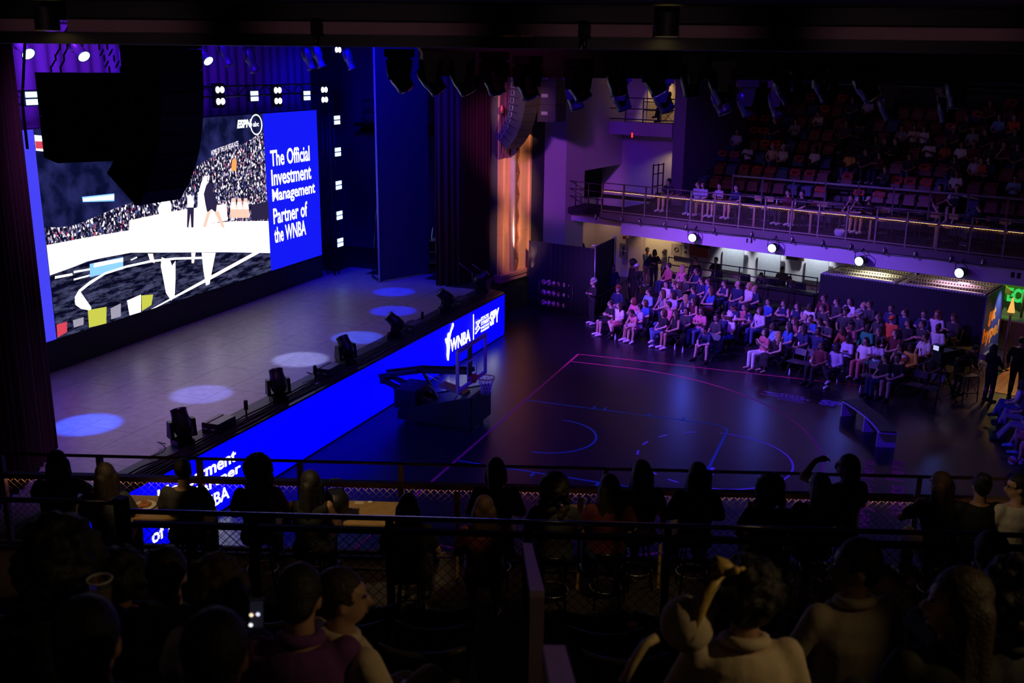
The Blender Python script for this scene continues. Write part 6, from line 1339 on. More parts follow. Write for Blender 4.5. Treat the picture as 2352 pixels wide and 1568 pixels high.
# ---------------------------------------------------------------- floor audience: x, y = head in the photo, then row, look
rown = ['front','second','third','fourth','fifth','sixth','back']
FAUD = """1402,693,0,crossed,fair,short dark,tee black,shorts black,white,g
1422,699,0,legcross,fair,long dark,tee white,shorts rose,black,
1449,716,0,lean,tan,pony dark,tank pink,shorts pink,white,
1468,702,0,lap_turn,fair,short black,tee lilac,shorts lilac,white,l
1524,717,0,legcross,fair,bob brown,tee black,trousers denim,white,
1552,722,0,lap_turn,tan,long dark,tank black,shorts black,white,
1617,758,0,lean,fair,short dark,tee navy,shorts navy,black,
1757,765,0,clasp,fair,bob dark,tee rose,trousers white,,
1786,770,0,lap_turn,fair,long blonde,tank black,skirt black,,
1887,796,0,lap_turn,brown,short black,tee maroon,trousers black,black,
1922,800,0,legcross,dark,short black,long lilac,trousers black,white,
2033,822,0,lap_turn,fair,pony dark,tee black,trousers navy,black,
2061,826,0,lap,fair,short brown,tee black,shorts black,black,l
1455,681,1,lap_turn,fair,bob red,tee pink,trousers purple,black,
1482,679,1,lap_turn,fair,bob brown,tee blue,trousers navy,black,
1537,678,1,chin,fair,short dark,tee pink,trousers denim,black,l
1611,699,1,crossed_front,tan,long dark,tee pink,trousers denim,black,l
1663,716,1,phone,tan,short dark,long navy,trousers denim,black,
1679,708,1,lap_turn,dark,cap white,tee white,trousers blue,blue,
1776,733,1,chin,brown,bob dark,long sky,trousers navy,black,g
1812,746,1,lap_turn,tan,long black,tee blue,trousers navy,black,
1846,746,1,lap_turn,brown,long black,tee navy,trousers black,black,l
1879,757,1,lap,brown,short black,long navy,trousers black,black,
1950,758,1,crossed_front,dark,crop black,long lilac,trousers black,black,
1991,757,1,lap,fair,long dark,tee white,trousers rose,white,
2018,775,1,crossed_front,dark,cap black,tee lilac,shorts green,black,l
2069,778,1,lap_turn,tan,bun dark,tank charcoal,trousers black,black,g
2094,785,1,lap_turn,dark,short black,long yellow,trousers black,black,
1491,637,2,lap_turn,fair,short dark,long sky,trousers navy,black,l
1523,643,2,lap_turn,fair,long brown,tank grey,trousers navy,black,l
1547,650,2,lap_turn,tan,bob dark,tee lilac,trousers navy,black,
1575,656,2,lap_turn,fair,long blonde,tank navy,trousers blue,black,l
1595,656,2,lap_turn,fair,long dark,tank maroon,trousers blue,black,l
1687,642,2,phone,tan,long dark,long white,trousers navy,black,l
1715,646,2,crossed,fair,long dark,tank rose,trousers navy,black,
1750,652,2,lap_turn,fair,bob brown,long white,trousers denim,black,l
1689,676,2,lap,brown,cap navy,tee navy,trousers black,black,
1717,682,2,lap,brown,curly black,tee navy,trousers black,black,l
1828,704,2,lean,fair,long brown,tank rose,trousers black,black,
1863,716,2,crossed_front,tan,short dark,long blue,trousers black,black,
1937,727,2,lean,brown,long dark,long rust,trousers denim,black,
1953,744,2,lap,brown,curly black,tee rose,trousers black,black,
1995,731,2,lap,dark,short black,long green,trousers black,black,
2022,740,2,lap_turn,tan,long dark,tee charcoal,trousers black,black,
2060,742,2,lap_turn,fair,long dark,tee maroon,trousers black,black,
2128,750,2,lap_turn,tan,bun dark,tee white,trousers black,black,l
1532,612,3,lap,fair,pony dark,tee white,trousers navy,black,
1551,619,3,lap_turn,fair,short brown,tee navy,trousers navy,black,
1561,630,3,lap_turn,fair,bob brown,tee charcoal,trousers navy,black,
1594,630,3,lap_turn,fair,short dark,long navy,trousers black,black,l
1634,630,3,chin,fair,long brown,tee blue,trousers maroon,black,
1770,622,3,lap,fair,short dark,tee blue,trousers denim,black,
1806,628,3,crossed,fair,long dark,tank navy,trousers black,black,
1838,629,3,legcross,fair,long dark,tank navy,shorts black,white,
1866,633,3,lap_turn,dark,short black,tee white,trousers black,black,
1895,645,3,crossed,tan,short dark,tee charcoal,trousers black,black,
1855,663,2,lap_turn,fair,none,long charcoal,trousers black,black,
1887,679,2,phone,fair,bob dark,long charcoal,trousers black,black,
2021,703,3,lap_turn,tan,long dark,tee charcoal,trousers black,black,
2052,703,3,lap,fair,cap orange,long orange,trousers rust,black,
2090,706,3,lap_turn,tan,short dark,tee black,trousers black,black,
2122,716,3,crossed,tan,short dark,tee charcoal,trousers black,black,
2159,718,3,lap,dark,bun black,long white,trousers black,black,
1537,582,5,lap_turn,fair,short dark,long rose,trousers navy,black,
1568,584,5,lap_turn,fair,long blonde,tee pink,trousers navy,black,l
1601,590,5,chin,tan,short dark,tee navy,trousers navy,black,
1613,602,4,lap_turn,fair,short dark,tee navy,trousers black,black,
1629,594,4,lap_turn,fair,short brown,tee blue,trousers navy,black,
1667,601,4,crossed,fair,bun dark,tank navy,trousers navy,black,
1698,603,4,lap_turn,fair,none,tee navy,trousers navy,black,
1724,607,4,lap_turn,fair,bob blonde,tee white,trousers navy,black,
1736,621,4,lap_turn,fair,short blonde,tee navy,trousers navy,black,
1896,646,4,lap_turn,tan,short dark,tee maroon,trousers black,black,
1926,645,4,lap_turn,fair,short dark,tee charcoal,trousers black,black,
1956,648,4,lap,fair,long dark,tee white,trousers black,black,
1988,655,4,lap_turn,fair,crop blonde,long charcoal,trousers black,black,
2001,661,4,lap_turn,tan,short dark,long charcoal,trousers black,black,
2051,667,4,lap,tan,short dark,long navy,trousers black,black,
2083,668,4,lap_turn,fair,pony dark,long navy,trousers black,black,
2127,678,4,crossed_front,fair,short dark,long navy,trousers black,black,
2158,680,4,lap,fair,long red,tee white,trousers black,black,
2195,692,4,phone,fair,bob brown,long charcoal,trousers black,black,
1975,690,3,lap_turn,tan,curly grey,tee charcoal,trousers black,black,
1945,683,3,lap,tan,curly dark,tee charcoal,trousers black,black,
1905,690,2,phone,tan,short dark,tee charcoal,trousers black,black,
1645,735,1,lap,tan,short dark,tee charcoal,trousers black,black,
1576,712,1,lap,tan,short black,tee charcoal,trousers black,black,
1960,718,2,lap,brown,short dark,tee charcoal,trousers black,black,
2150,770,1,lap,brown,short black,tee black,trousers black,black,
1575,615,4,lap_turn,tan,short dark,tee charcoal,trousers black,black,"""
cnt_lab = {}
rows_used = {}
for ln in FAUD.strip().split('\n'):
    f = ln.split(','); x, y, r = float(f[0]), float(f[1]), int(f[2]); pn = f[3]; P = POSES[pn]
    p = atZ(x, y, ROWH[r]+P['head'][2])
    hd = V3(P['head']); a, b = ab(p); rz = RZF-R.uniform(.15,.55)-(.1 if 'turn' in pn else 0)
    off = Matrix.Rotation(rz,3,'Z') @ Vector((hd.x,hd.y,0)); q = p-off; a, b = ab(q)
    b = min(max(b, ROWB[r]-.30), ROWB[r]+.30)
    # keep the head on its photo ray by sliding along the row
    q = AB(a, b, ROWH[r]); pr_ = atP(x, y, AB(0, ab(q+off)[1], 0), FB); a = ab(pr_-off)[0]; q = AB(a, b, ROWH[r])
    hs = f[5].split() if f[5] != 'none' else None
    wh = '%s row of the floor audience' % rown[r]
    t = person(pn, q, rz, f[4], tuple(hs) if hs else None, tuple(f[6].split()), tuple(f[7].split()), f[8] or None, wh, 'floor audience', R.uniform(.96,1.05), 'l' in f[9], glasses='g' in f[9])
    cx_ = put_chair(q+Vector((0,0,.0)), rz, 'folding chair under the %s' % t['label'].replace(', %s' % wh,'').replace('person with','person with'), 'floor audience chairs')
    rows_used.setdefault(r, []).append((a, q, rz))
# empty chairs seen between people
for i, (x, y, r) in enumerate(((1630,690,1),(1655,695,1),(1500,740,1),(1462,690,1),(1820,815,0),(1850,820,0),(1996,845,0),(1600,715,1),(2110,860,0),(2145,870,0))):
    p = atZ(x, y, ROWH[r]+.70); a, b = ab(p)
    if min([abs(a-u[0]) for u in rows_used.get(r,[(99,)])]) < .42: continue
    put_chair(AB(a, ROWB[r], ROWH[r]), RZF-.15+R.uniform(-.1,.1), 'empty dark folding chair in the %s row of the floor audience, %s empty one' % (rown[r], ordw[i]), 'floor audience chairs')
# stripes / dots on a few garments, held ball, water bottles on the floor
basketball(atZ(2078,822,.86), 'orange and white basketball held in the second audience row')
basketball(atZ(1868,828,.62), 'basketball resting in a lap in the front audience row')
WB = mat('water_bottle', (.45,.48,.6), .15)
for i, (x, y) in enumerate(((1413,777),(1451,780),(1495,783),(1528,788),(1550,800),(1568,806),(1732,840),(1813,857),(1922,880),(1975,898),(2010,905))):
    p = atZ(x, y+4, 0); p.z = .001; bottle(p, WB, 'clear water bottle standing on the court floor before the audience, %s from the left' % ordw[i], 'water bottles on the floor', .23, .034)
# standing staff and lobby crowd: x, y of the feet or head
def stand_at(x, y, z0, pn, rz, **k):
    P = POSES[pn]; p = atZ(x, y, z0+P['head'][2]); off = Matrix.Rotation(rz,3,'Z') @ Vector((P['head'][0],P['head'][1],0)); q = p-off; q.z = z0; return person(pn, q, rz, **k)
def stand_b(x, y, b, pn, rz, z0=0, **k):
    P = POSES[pn]; p = atP(x, y, AB(0,b,0), FB); q = p; q.z = z0; return person(pn, q, rz, **k)
t = stand_at(1362,648,0,'stand_fold',RZF-.5,skin='fair',hair=('curly','grey'),top=('long','black'),bottom=('trousers','black'),shoe='white',where='standing before the drape end',lany=True)
stand_b(1333,550,16.0,'stand',RZF,skin='tan',hair=('short','black'),top=('long','black'),bottom=('trousers','black'),shoe='black',where='looking over the black drape',z0=1.0) if False else stand_b(1332,549,17.6,'stand',RZF,z0=max(.1,lp_(1332,549,17.6).z-1.58),skin='tan',hair=('short','black'),top=('long','black'),bottom=('trousers','black'),shoe='black',where='seen above the long black drape')
stand_at(1419,664,0,'lap',RZF,skin='fair',hair=('curly','red'),top=('long','navy'),bottom=('trousers','black'),shoe='black',where='seated left of the guard rail')
stand_at(1462,612,0,'stand',RZF,skin='brown',hair=('cap','white'),top=('long','black'),bottom=('trousers','black'),shoe='black',where='standing by the guard rail')
stand_at(1452,605,0,'stand',RZF-.6,skin='brown',hair=('afro','black'),top=('long','black'),bottom=('trousers','black'),shoe='black',where='standing left of the guard rail')
stand_at(1408,615,0,'stand',RZF+.7,skin='tan',hair=('short','black'),top=('long','navy'),bottom=('trousers','black'),shoe='black',where='standing beside the drape end')
stand_b(1486,600,18.0,'stand_chin',RZF+1.2,skin='fair',hair=('short','black'),top=('long','navy'),bottom=('trousers','khaki'),shoe='white',where='hand to chin in the lit lobby')
stand_b(1503,600,17.7,'stand_fold',RZF+1.0,skin='tan',hair=('bob','black'),top=('long','black'),bottom=('trousers','black'),shoe='white',where='beside the hand to chin person in the lobby')
stand_b(1525,600,18.1,'stand',RZF-.9,skin='tan',hair=('scarf','cream'),top=('long','grey'),bottom=('trousers','black'),shoe='black',where='in the warm lobby light')
stand_b(1644,600,17.9,'stand_fold',RZF-.2,skin='tan',hair=('short','dark'),top=('tee','black'),bottom=('trousers','charcoal'),shoe='black',where='by the rust orange door')
stand_b(1597,600,17.2,'stand',RZF+.2,skin='fair',hair=('short','black'),top=('long','black'),bottom=('trousers','black'),shoe='black',where='before the rust orange door')
stand_b(1760,600,17.75,'stand_bend',RZF+.1,skin='tan',hair=('crop','black'),top=('long','black'),bottom=('trousers','black'),shoe='black',where='working at the rear desk')
stand_b(1799,600,17.9,'stand',RZF+.6,skin='brown',hair=('cap','black'),top=('long','charcoal'),bottom=('trousers','black'),shoe='black',where='behind the rear desk')
stand_b(1838,600,17.75,'stand_bend',RZF-.4,skin='brown',hair=('short','black'),top=('long','black'),bottom=('trousers','black'),shoe='black',where='leaning over the rear desk')
ds = thing('control_desk', 'dark control desk with small lit displays behind the audience', 'desk', AB(ab(lp_(1735,600,17.0))[0],17.0,0), RZF)
MB().box((.3,0,1.02),(4.6,.7,.06)).build('desk_top', BLACK, ds); MB().box((.3,-.3,.5),(4.6,.05,1.0)).build('front_panel', BLACK, ds)
for i in (-1.6,-.4,.8,1.9):
    s_ = MB().box((i,.05,1.22),(.42,.05,.30),rx=.2).build('monitor', BLACKM, ds); MB().box((i,.085,1.22),(.36,.005,.24),rx=.2).build('display', em('desk_display',(.4,.45,.7),.5), s_)
for i in (-1.9,2.5): MB().box((i,.2,.5),(.06,.3,1.0)).build('leg', BLACK, ds)
# right side of the court: two dark figures, kiosk visitor, operator, courtside row
t = atZ(2268,922,0); person('stand_fold', (t.x,t.y,0), 2.3, 'tan', ('long','black'), ('long','black'), ('trousers','black'), 'black', 'seen from behind on the wood floor', None, 1.0)
t = atZ(2330,908,0); person('stand', (t.x,t.y,0), 2.9, 'tan', ('cap','black'), ('long','black'), ('trousers','black'), 'black', 'broad back turned at the right edge', None, 1.05, xs=1.15)
t = atZ(2325,760,0); person('stand', (t.x,t.y,0), 1.2, 'fair', ('cap','black'), ('long','black'), ('trousers','orange'), 'black', 'at the green kiosk counter', None, 1.0)
t = atZ(2195,905,0); person('stand_bend', (t.x,t.y,0), 2.2, 'fair', ('cap','charcoal'), ('long','black'), ('trousers','black'), 'black', 'operating the broadcast camera', None, 1.0)
CS = [(2352,1.25,'fair','bob brown','tee white','trousers denim','black'),(2362,0,'tan','short dark','tee navy','trousers grey','black'),(2358,0,'fair','long dark','tee black','trousers grey','black'),(2364,0,'tan','bun dark','tank orange','shorts rose','sky'),(2364,0,'fair','short dark','tee navy','shorts orange','white')]
for i, (yy, z) in enumerate(((5.55,0),(4.75,0),(3.95,0),(3.15,0),(2.4,0))):
    c = CS[i]; q = Vector((12.95+.06*i,yy,0)); rz = -math.pi/2-.25
    person(['legcross','legcross','recline','legcross','lap'][i], q, rz, c[2], tuple(c[3].split()), tuple(c[4].split()), tuple(c[5].split()), c[6], 'courtside row at the right edge, %s from the back' % ordw[i], 'courtside row at the right edge')
    put_chair(q, rz, 'courtside folding chair at the right edge, %s from the back' % ordw[i], 'courtside chairs')
basketball((12.55,1.95,.24), 'red and white basketball lying at the feet of the courtside row'); PEOPLE[-1]
bpy.data.objects[-1] if False else None

_p = lp_(1332,549,17.6); _h = max(.1,_p.z-1.58); bx_ = thing('standing_box', 'low black box under the person behind the long drape', 'box', (_p.x,_p.y,0), RZF); MB().box((0,0,_h/2),(.6,.6,_h-.004)).build('body', BLACK, bx_); MB().box((0,0,_h-.012),(.62,.62,.02)).build('lid', BLACKM, bx_)
# ---------------------------------------------------------------- far tier audience: crop coordinates, look
FT = """550,800,lap,fair,short dark,tee white|790,742,lap_turn,fair,short black,tee black|920,748,phone,tan,short dark,tee grey|1085,742,lean,tan,short dark,tee cream|1385,598,lap,brown,crop black,tee lilac|620,912,phone,dark,cap black,tee white|775,930,lap_turn,fair,cap pink,tank cream|842,935,lap_turn,fair,cap white,tee white|1047,915,lap_turn,dark,short black,tee white|1265,968,lap,dark,curly black,tee yellow|1360,1003,lap_turn,tan,short dark,tee black|1445,1003,phone,fair,bob dark,long maroon|1490,1020,phone,fair,bob brown,long charcoal|1645,945,lap_turn,tan,short dark,tee charcoal|1488,858,lap_turn,tan,short dark,tee black|1555,858,lap_turn,fair,short dark,long black|1385,862,lap,dark,cap black,tee black|1738,768,phone,tan,short dark,tee white|1775,862,phone,dark,short black,tee white|1912,858,lap,tan,cap cream,tee charcoal|1970,905,lap,tan,bob black,tee white|2005,725,lap,tan,short dark,tee black|2212,710,lap,fair,bob dark,long sky|2306,722,lap_turn,fair,short dark,tee orange|2040,845,lap,tan,short dark,tee grey|2118,845,lap_turn,tan,short dark,tee black|2240,910,chin,fair,short dark,tee maroon|2326,912,lap,fair,long dark,tee charcoal|1945,1055,lap,tan,short black,tee white|2058,1043,lap,tan,long black,tee lilac|2138,1045,lap_turn,fair,bob dark,long navy|1930,960,phone,tan,short dark,tee charcoal|2316,1075,phone,tan,short dark,tee sky|2306,835,lap,fair,short dark,tee charcoal|1425,910,lap,brown,short black,tee charcoal|2045,930,lap,tan,short dark,tee maroon|1595,775,lap,tan,short dark,tee grey|1675,770,phone,tan,short dark,tee cream|1870,905,lap,brown,short black,tee rust|2165,905,lap,tan,long dark,tee charcoal|1280,610,lap,tan,short dark,tee charcoal|1220,750,lap,brown,short dark,tee charcoal|1240,775,lap,tan,short dark,tee charcoal|2145,690,lap,tan,short dark,tee maroon|2100,970,lap_turn,tan,short dark,tee orange"""
for i, s_ in enumerate(FT.split('|')):
    f = s_.split(','); px, py = 1500+float(f[0])/2.7606, float(f[1])/2.7606; pn = f[2]; P = POSES[pn]
    j, a = tier_pick(px, py, P['head'][2]); j = min(j, NR-1)
    z = RZ0+RR*j; rz = RZF-R.uniform(.0,.35)
    q = AB(a, RB0+RP*j-.02, z)
    # clear the seat under the person's label if it is empty, and any shirt there
    person(pn, q, rz, f[3], tuple(f[4].split()), tuple(f[5].split()), ('trousers',R.choice(['black','navy','charcoal','denim'])), 'white', 'far tier, %s row' % (ordw[j] if j else 'front'), 'far tier audience', R.uniform(.95,1.03))
    k = [k for k in seat_spots if k[0] == j and abs(k[1]-a) < .36]
    for kk in k:
        o = seat_spots.pop(kk)
        for ch in list(o.children):
            if ch.name.startswith('folded_seat'): ch.rotation_euler = (0,0,0)
        o.location = AB(a, RB0+RP*j+.10, z+.001); o['label'] = 'tip-up seat under the %s' % PEOPLE[-1]['label'].replace('person with ','person with ').rsplit(',',1)[0]
        for rsn in [x for x in bpy.data.objects if x.name.startswith('rally_shirt') and (x.location-AB(kk[1],RB0+RP*j-.02,z)).length < .2]:
            for c_ in list(rsn.children): bpy.data.objects.remove(c_)
            bpy.data.objects.remove(rsn)
        break
# ---- far balcony deck people (on stools or standing)
FD = """97,1178,lap_turn,fair,short dark,tee charcoal|285,1180,lap_turn,fair,short brown,long lilac|320,1203,lap_turn,fair,bob dark,tee lilac|420,1200,crossed_front,fair,bun dark,tank lilac|527,1213,lap,fair,short dark,tee navy|855,1238,phone,fair,short dark,long maroon|942,1262,lap,fair,short dark,tee black|1255,1272,chin,fair,short dark,tee black|1300,1297,chin,fair,bob dark,tee black|1368,1288,phone,tan,cap cream,tee black"""
for i, s_ in enumerate(FD.split('|')):
    f = s_.split(','); px, py = 1500+float(f[0])/2.7606, float(f[1])/2.7606; pn = f[2]; P = POSES[pn]
    p = atZ(px, py, ZD+.2+P['head'][2]); a, b = ab(p); b = min(max(b,14.95),17.3); p = atP(px, py, AB(0,b,0), FB); q = Vector((p.x,p.y,ZD+.2)); rz = RZF-R.uniform(.1,.5)
    person(pn, q, rz, f[3], tuple(f[4].split()), tuple(f[5].split()), (R.choice(['trousers','shorts']),R.choice(['denim','black','khaki'])), 'white', 'on the far balcony, %s from the left' % ordw[i], 'far balcony guests', .98)
    put_stool(Vector((p.x,p.y,ZD))+FB*.02, rz, 'tan topped stool under the %s far balcony guest' % ordw[i], 'far balcony stools')
# jersey wearer leaning on the cross aisle rail with one arm stretched out
p = atP(1500+1930/2.7606, 1172/2.7606, AB(0,18.15,0), FB); z0 = p.z-POSES['reach']['head'][2]
jw = person('reach', (p.x,p.y,RZ0), RZF, 'fair', ('crop','dark'), ('tee','white'), ('shorts','charcoal'), 'white', 'arm stretched over the cross aisle rail', None, 1.05, label='person in dark green jersey over white tee, arm stretched out at the rail')
jm = top_mesh('jersey', POSES['reach'], 'tank'); jm.materials.append(None); jo = child(jm, 'jersey', jw, mat('jersey_green',(.01,.05,.03),.8)); jo.scale = (1.04,1.06,1.0); jo.location = (0,-.004,0)
mb = MB(); text_on(mb, 'CELTICS', (-.13,-.152,.80), (.26,0,0), (0,-.0,.075), .02); mb.build('lettering', mat('jersey_letter',(.7,.72,.7),.7), jw)
put_chair(Vector((p.x,p.y,RZ0)), RZF, 'chair under the person in dark green jersey')
p = atP(1500+1820/2.7606, 1195/2.7606, AB(0,18.25,0), FB); person('legcross', (p.x,p.y,RZ0), RZF, 'fair', ('bob','dark'), ('tee','maroon'), ('shorts','charcoal'), 'white', 'beside the jersey wearer'); put_chair(Vector((p.x,p.y,RZ0)), RZF, 'chair left of the person in dark green jersey')
p = atP(1500+1915/2.7606, 1350/2.7606, AB(0,15.6,0), FB); person('stand_bend', (p.x+.4,p.y+.1,ZD), RZF+1.3, 'fair', ('short','dark'), ('tee','denim'), ('trousers','denim'), 'white', 'bending over the far balcony table'); 
p = atP(1500+2095/2.7606, 1372/2.7606, AB(0,15.5,0), FB); person('stool_elbows', (p.x,p.y,ZD+.2), RZF-1.5, 'fair', ('short','dark'), ('long','navy'), ('trousers','denim'), 'black', 'leaning in at the far balcony table'); put_stool(Vector((p.x,p.y,ZD)), RZF, 'tan topped stool under the person leaning in at the far balcony')
# one seated in the lit upper doorway: only legs show
p = gpt(1528,268,18.9); q = Vector((p.x+.12,p.y,zf1+.0)); person('legcross', q, RZF-1.0, 'tan', ('short','dark'), ('tee','black'), ('trousers','black'), 'black', 'seated in the bright upper doorway'); put_chair(q, RZF-1.0, 'dark chair in the bright upper doorway')
# ---------------------------------------------------------------- near balcony: guests at the rail, seen from behind
NRW = """130,1062,stool_elbows,tan,long dark,tee charcoal,-2.6|240,1092,lap_turn,tan,long dark,tee charcoal,-2.7|421,1080,lap,tan,crop black,tee charcoal,-2.75|590,1082,lap_turn,brown,curly_long brown,tee purple,-2.65|711,1110,lap_turn,tan,long black,tank black,-2.75|1139,1080,lap,tan,bob brown,long charcoal,-2.8|1274,1125,lap,tan,curly_long dark,tee charcoal,-2.8|1399,1118,lap,tan,long dark,tee maroon,-2.7|1472,1085,lap,tan,long red,tee charcoal,-2.6|1602,1090,lap,tan,long black,long navy,-2.8|1768,1128,lap,tan,curly_long black,tee maroon,-2.85|1878,1115,lap_turn,fair,long grey,tee navy,-2.75|1945,1072,drink,tan,long black,tee navy,-2.6|2158,1112,stool_elbows,fair,long brown,tee black,-2.75|2253,1115,lap,tan,bun black,tee black,-2.8|2336,1118,turn_side,fair,short black,tee white,-2.6|938,1163,lap,tan,long dark,tee black,-2.8|1112,1168,lap,tan,long brown,tee maroon,-2.75"""
for i, s_ in enumerate(NRW.split('|')):
    f = s_.split(','); px, py = float(f[0]), float(f[1]); pn = {'lap_turn':'lap_left','turn_side':'side_left','drink':'drink_left','stool_elbows':'elbows_left'}.get(f[2],f[2]); P = POSES[pn]; rz = float(f[6])
    zh = ZD+.2+P['head'][2] if i < 16 else ZD+.12+P['head'][2]; SC_ = 1.13
    p = atZ(px, py, zh); off = Matrix.Rotation(rz,3,'Z') @ Vector((P['head'][0],P['head'][1],P['head'][2]))*SC_; q = p-off
    person(pn, q, rz, f[3], tuple(f[4].split()), tuple(f[5].split()), ('trousers',R.choice(['black','navy','charcoal'])), 'black', 'back turned at the near railing, %s' % ordw[i] if i < 14 else ('back turned at the near railing, far right' if i == 14 else 'in profile at the far right of the near railing' if i == 15 else 'seated low behind the near tables'), 'guests at the near railing', SC_, glasses=(i in (12,15)))
    put_stool(Vector((q.x,q.y,ZD-(0 if i < 16 else .08))), rz, 'bar stool under the near railing guest with %s, %d' % (f[4], i+1) if False else 'bar stool under the near railing guest with %s hair in %s' % (' '.join(f[4].replace('_',' ').split()), f[5].split()[1]), 'near balcony stools', False)
# tables with food in the lamp light
def ntable(px, py, label):
    p = atZ(px, py, ZD+.86); q = Vector((p.x,p.y,ZD)); put_table(q, TH, label, 'near balcony tables'); return p
p = ntable(812,1176,'lamp lit bar table with a plate at the near railing'); plate(p+NA*-.22+Vector((0,-.05,.001)), 'plate of leftover food on the lamp lit near table')
cd = MB(); cd.box((0,0,.004),(.10,.07,.006)); o = cd.build('menu_card', mat('card_cream',(.6,.55,.4),.6)); o.location = p+NA*.02+NB*.24+Vector((0,0,.001)); o.rotation_euler = (0,0,TH); tag(o,'small cream menu card on the lamp lit near table','card')
nk = MB(); nk.ell((0,0,.012),(.03,.025,.012),8,6); o = nk.build('napkin', mat('napkin_white',(.7,.66,.5),.8)); o.location = p+NA*.14+NB*.25; tag(o,'crumpled white napkin on the lamp lit near table','napkin')
p = ntable(352,1164,'bar table with bread plate at the far left of the near railing'); plate(p+NA*-.1+Vector((0,0,.001)), 'plate of bread on the left near table')
cp = thing('plastic_cup', 'clear plastic cup beside the bread plate', 'cup', p+NA*-.30+Vector((0,-.05,.001))); MB().lathe([(.035,0),(.045,.12)],14,cap=False).build('cup', mat('clear_plastic',(.6,.6,.55),.1,trans=.9), cp); MB().lathe([(.034,.003),(.04,.07)],14).build('drink', mat('amber_drink',(.5,.3,.05),.1), cp)
p = ntable(1340,1185,'bar table between curly haired and straight haired guests'); bottle(p+NA*.05+Vector((0,0,.001)), BOT[1], 'green sauce bottle on the near table')
p = ntable(2330,1190,'bar table at the far right of the near railing'); plate(p+Vector((0,0,.001)), 'plate on the far right near table')
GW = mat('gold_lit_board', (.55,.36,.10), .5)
for k, (x, y, tl_) in enumerate(((1050,1166,.0),(1331,1180,.05),(1521,1178,-.2),(1718,1188,.1))):
    p = atZ(x, y, 4.55); mb = MB(); mb.box((0,0,0),(.065,.04,.36),ry=tl_); mb.box((0,0,-.50),(.03,.03,.80)); o = mb.build('chair_upright', GW); o.location = p; o.rotation_euler = (0,0,TH); tag(o, 'golden lit wooden chair upright at the near tables, %s from the left' % ordw[k], 'chair upright', 'chair uprights at the near tables')
bgp = atZ(770,1140,4.75); bgt = thing('handbag', 'black handbag hung beside the lamp lit table', 'bag', bgp, .3); MB().lathe([(.05,-.18),(.14,-.15),(.15,-.02),(.10,.06)],14).build('bag_body', BLACK, bgt); MB().tube([(-.1,0,.05),(-.04,0,.20),(.05,0,.21),(.1,0,.05)], .01, 5).build('strap', BLACK, bgt)
pp = atZ(1190,1160,4.95)
# ---------------------------------------------------------------- seats of the near tier
def nseat_proto():
    t = thing('theatre_seat', '', 'seat'); SM = mat('near_seat_black', (.012,.011,.013), .5); SB_ = mat('near_seat_edge', (.07,.055,.035), .4)
    mb = MB(); vs = []; hw = .25; n = 8
    for z in (.46,.92):
        for yy in (0,.05):
            for k in range(n+1): x = -hw+2*hw*k/n; vs.append((x,.24+yy-.05*(1-(x/hw)**2)*-1+(z-.46)*.2,z-(.03*(1-(x/hw)**2) if z > .8 else 0)))
    m_ = n+1; fs = []
    for k in range(n): fs += [(k,k+1,2*m_+k+1,2*m_+k),(m_+k+1,m_+k,3*m_+k,3*m_+k+1),(2*m_+k,2*m_+k+1,3*m_+k+1,3*m_+k),(k+1,k,m_+k,m_+k+1)]
    fs += [(0,2*m_,3*m_,m_),(n,m_+n,3*m_+n,2*m_+n)]
    mb.add(vs,fs); mb.smooth = False; fixn(mb.build('backrest', SM, t))
    MB().tube([(-hw+2*hw*k/n,.36+.05*(1-((-hw+2*hw*k/n)/hw)**2),.925-.03*(1-((-hw+2*hw*k/n)/hw)**2)) for k in range(n+1)], .018, 6).build('top_edge', SB_, t)
    mb = MB(); mb.hexa([(x,y,z) for z, y0_ in ((.42,.12),(.80,.20)) for y in (y0_,y0_+.07) for x in (-.22,.22)]); fixn(mb.build('folded_seat', SM, t))
    for s in (-1,1): MB().box((s*.275,.08,.64),(.05,.34,.04)).build('armrest', BLACK, t); MB().box((s*.275,.22,.32),(.04,.06,.62)).build('stanchion', BLACKM, t)
    return t
NS = nseat_proto(); nsu = [0]
def vis(p): d = p-CAM; z = d.dot(cf); return z > .8 and -140 < 1176+FPX*d.dot(cr)/z < 2490 and 784-FPX*d.dot(cu)/z < 1640
RAILA = [None]
h0 = atD(1211,1253,8.3); h1 = atD(1234,1367,5.25); h2 = atD(1272,1498,3.4); h3 = atD(1330,1760,2.3)
def na(p): return p.dot(NA)
fgheads = []
RZN = TH+math.pi
def add_nseat(j, a, k):
    p = NP(a, NB0-NRP*j, nfloor(j))
    if not vis(p+Vector((0,0,.9))): return
    ax = na(h0)+(na(h1)-na(h0))*((NB0-NRP*j)-h0.dot(NB))/(h1.dot(NB)-h0.dot(NB))
    if -.45 < a-ax < .22: return
    o = NS if not nsu[0] else dup(NS); nsu[0] = 1; o.location = p; o.rotation_euler = (0,0,RZN); o.name = 'theatre_seat'
    o['label'] = 'black theatre seat of the near tier, %s row, %s from the left' % (ordw[j] if j else 'front', ordw[k] if k < 14 else 'far along'); o['group'] = 'near tier seats'; return True
for j in range(6):
    k = 0; a = -6.3+.05*j
    while a < 8:
        if add_nseat(j, a, k): k += 1
        a += .575
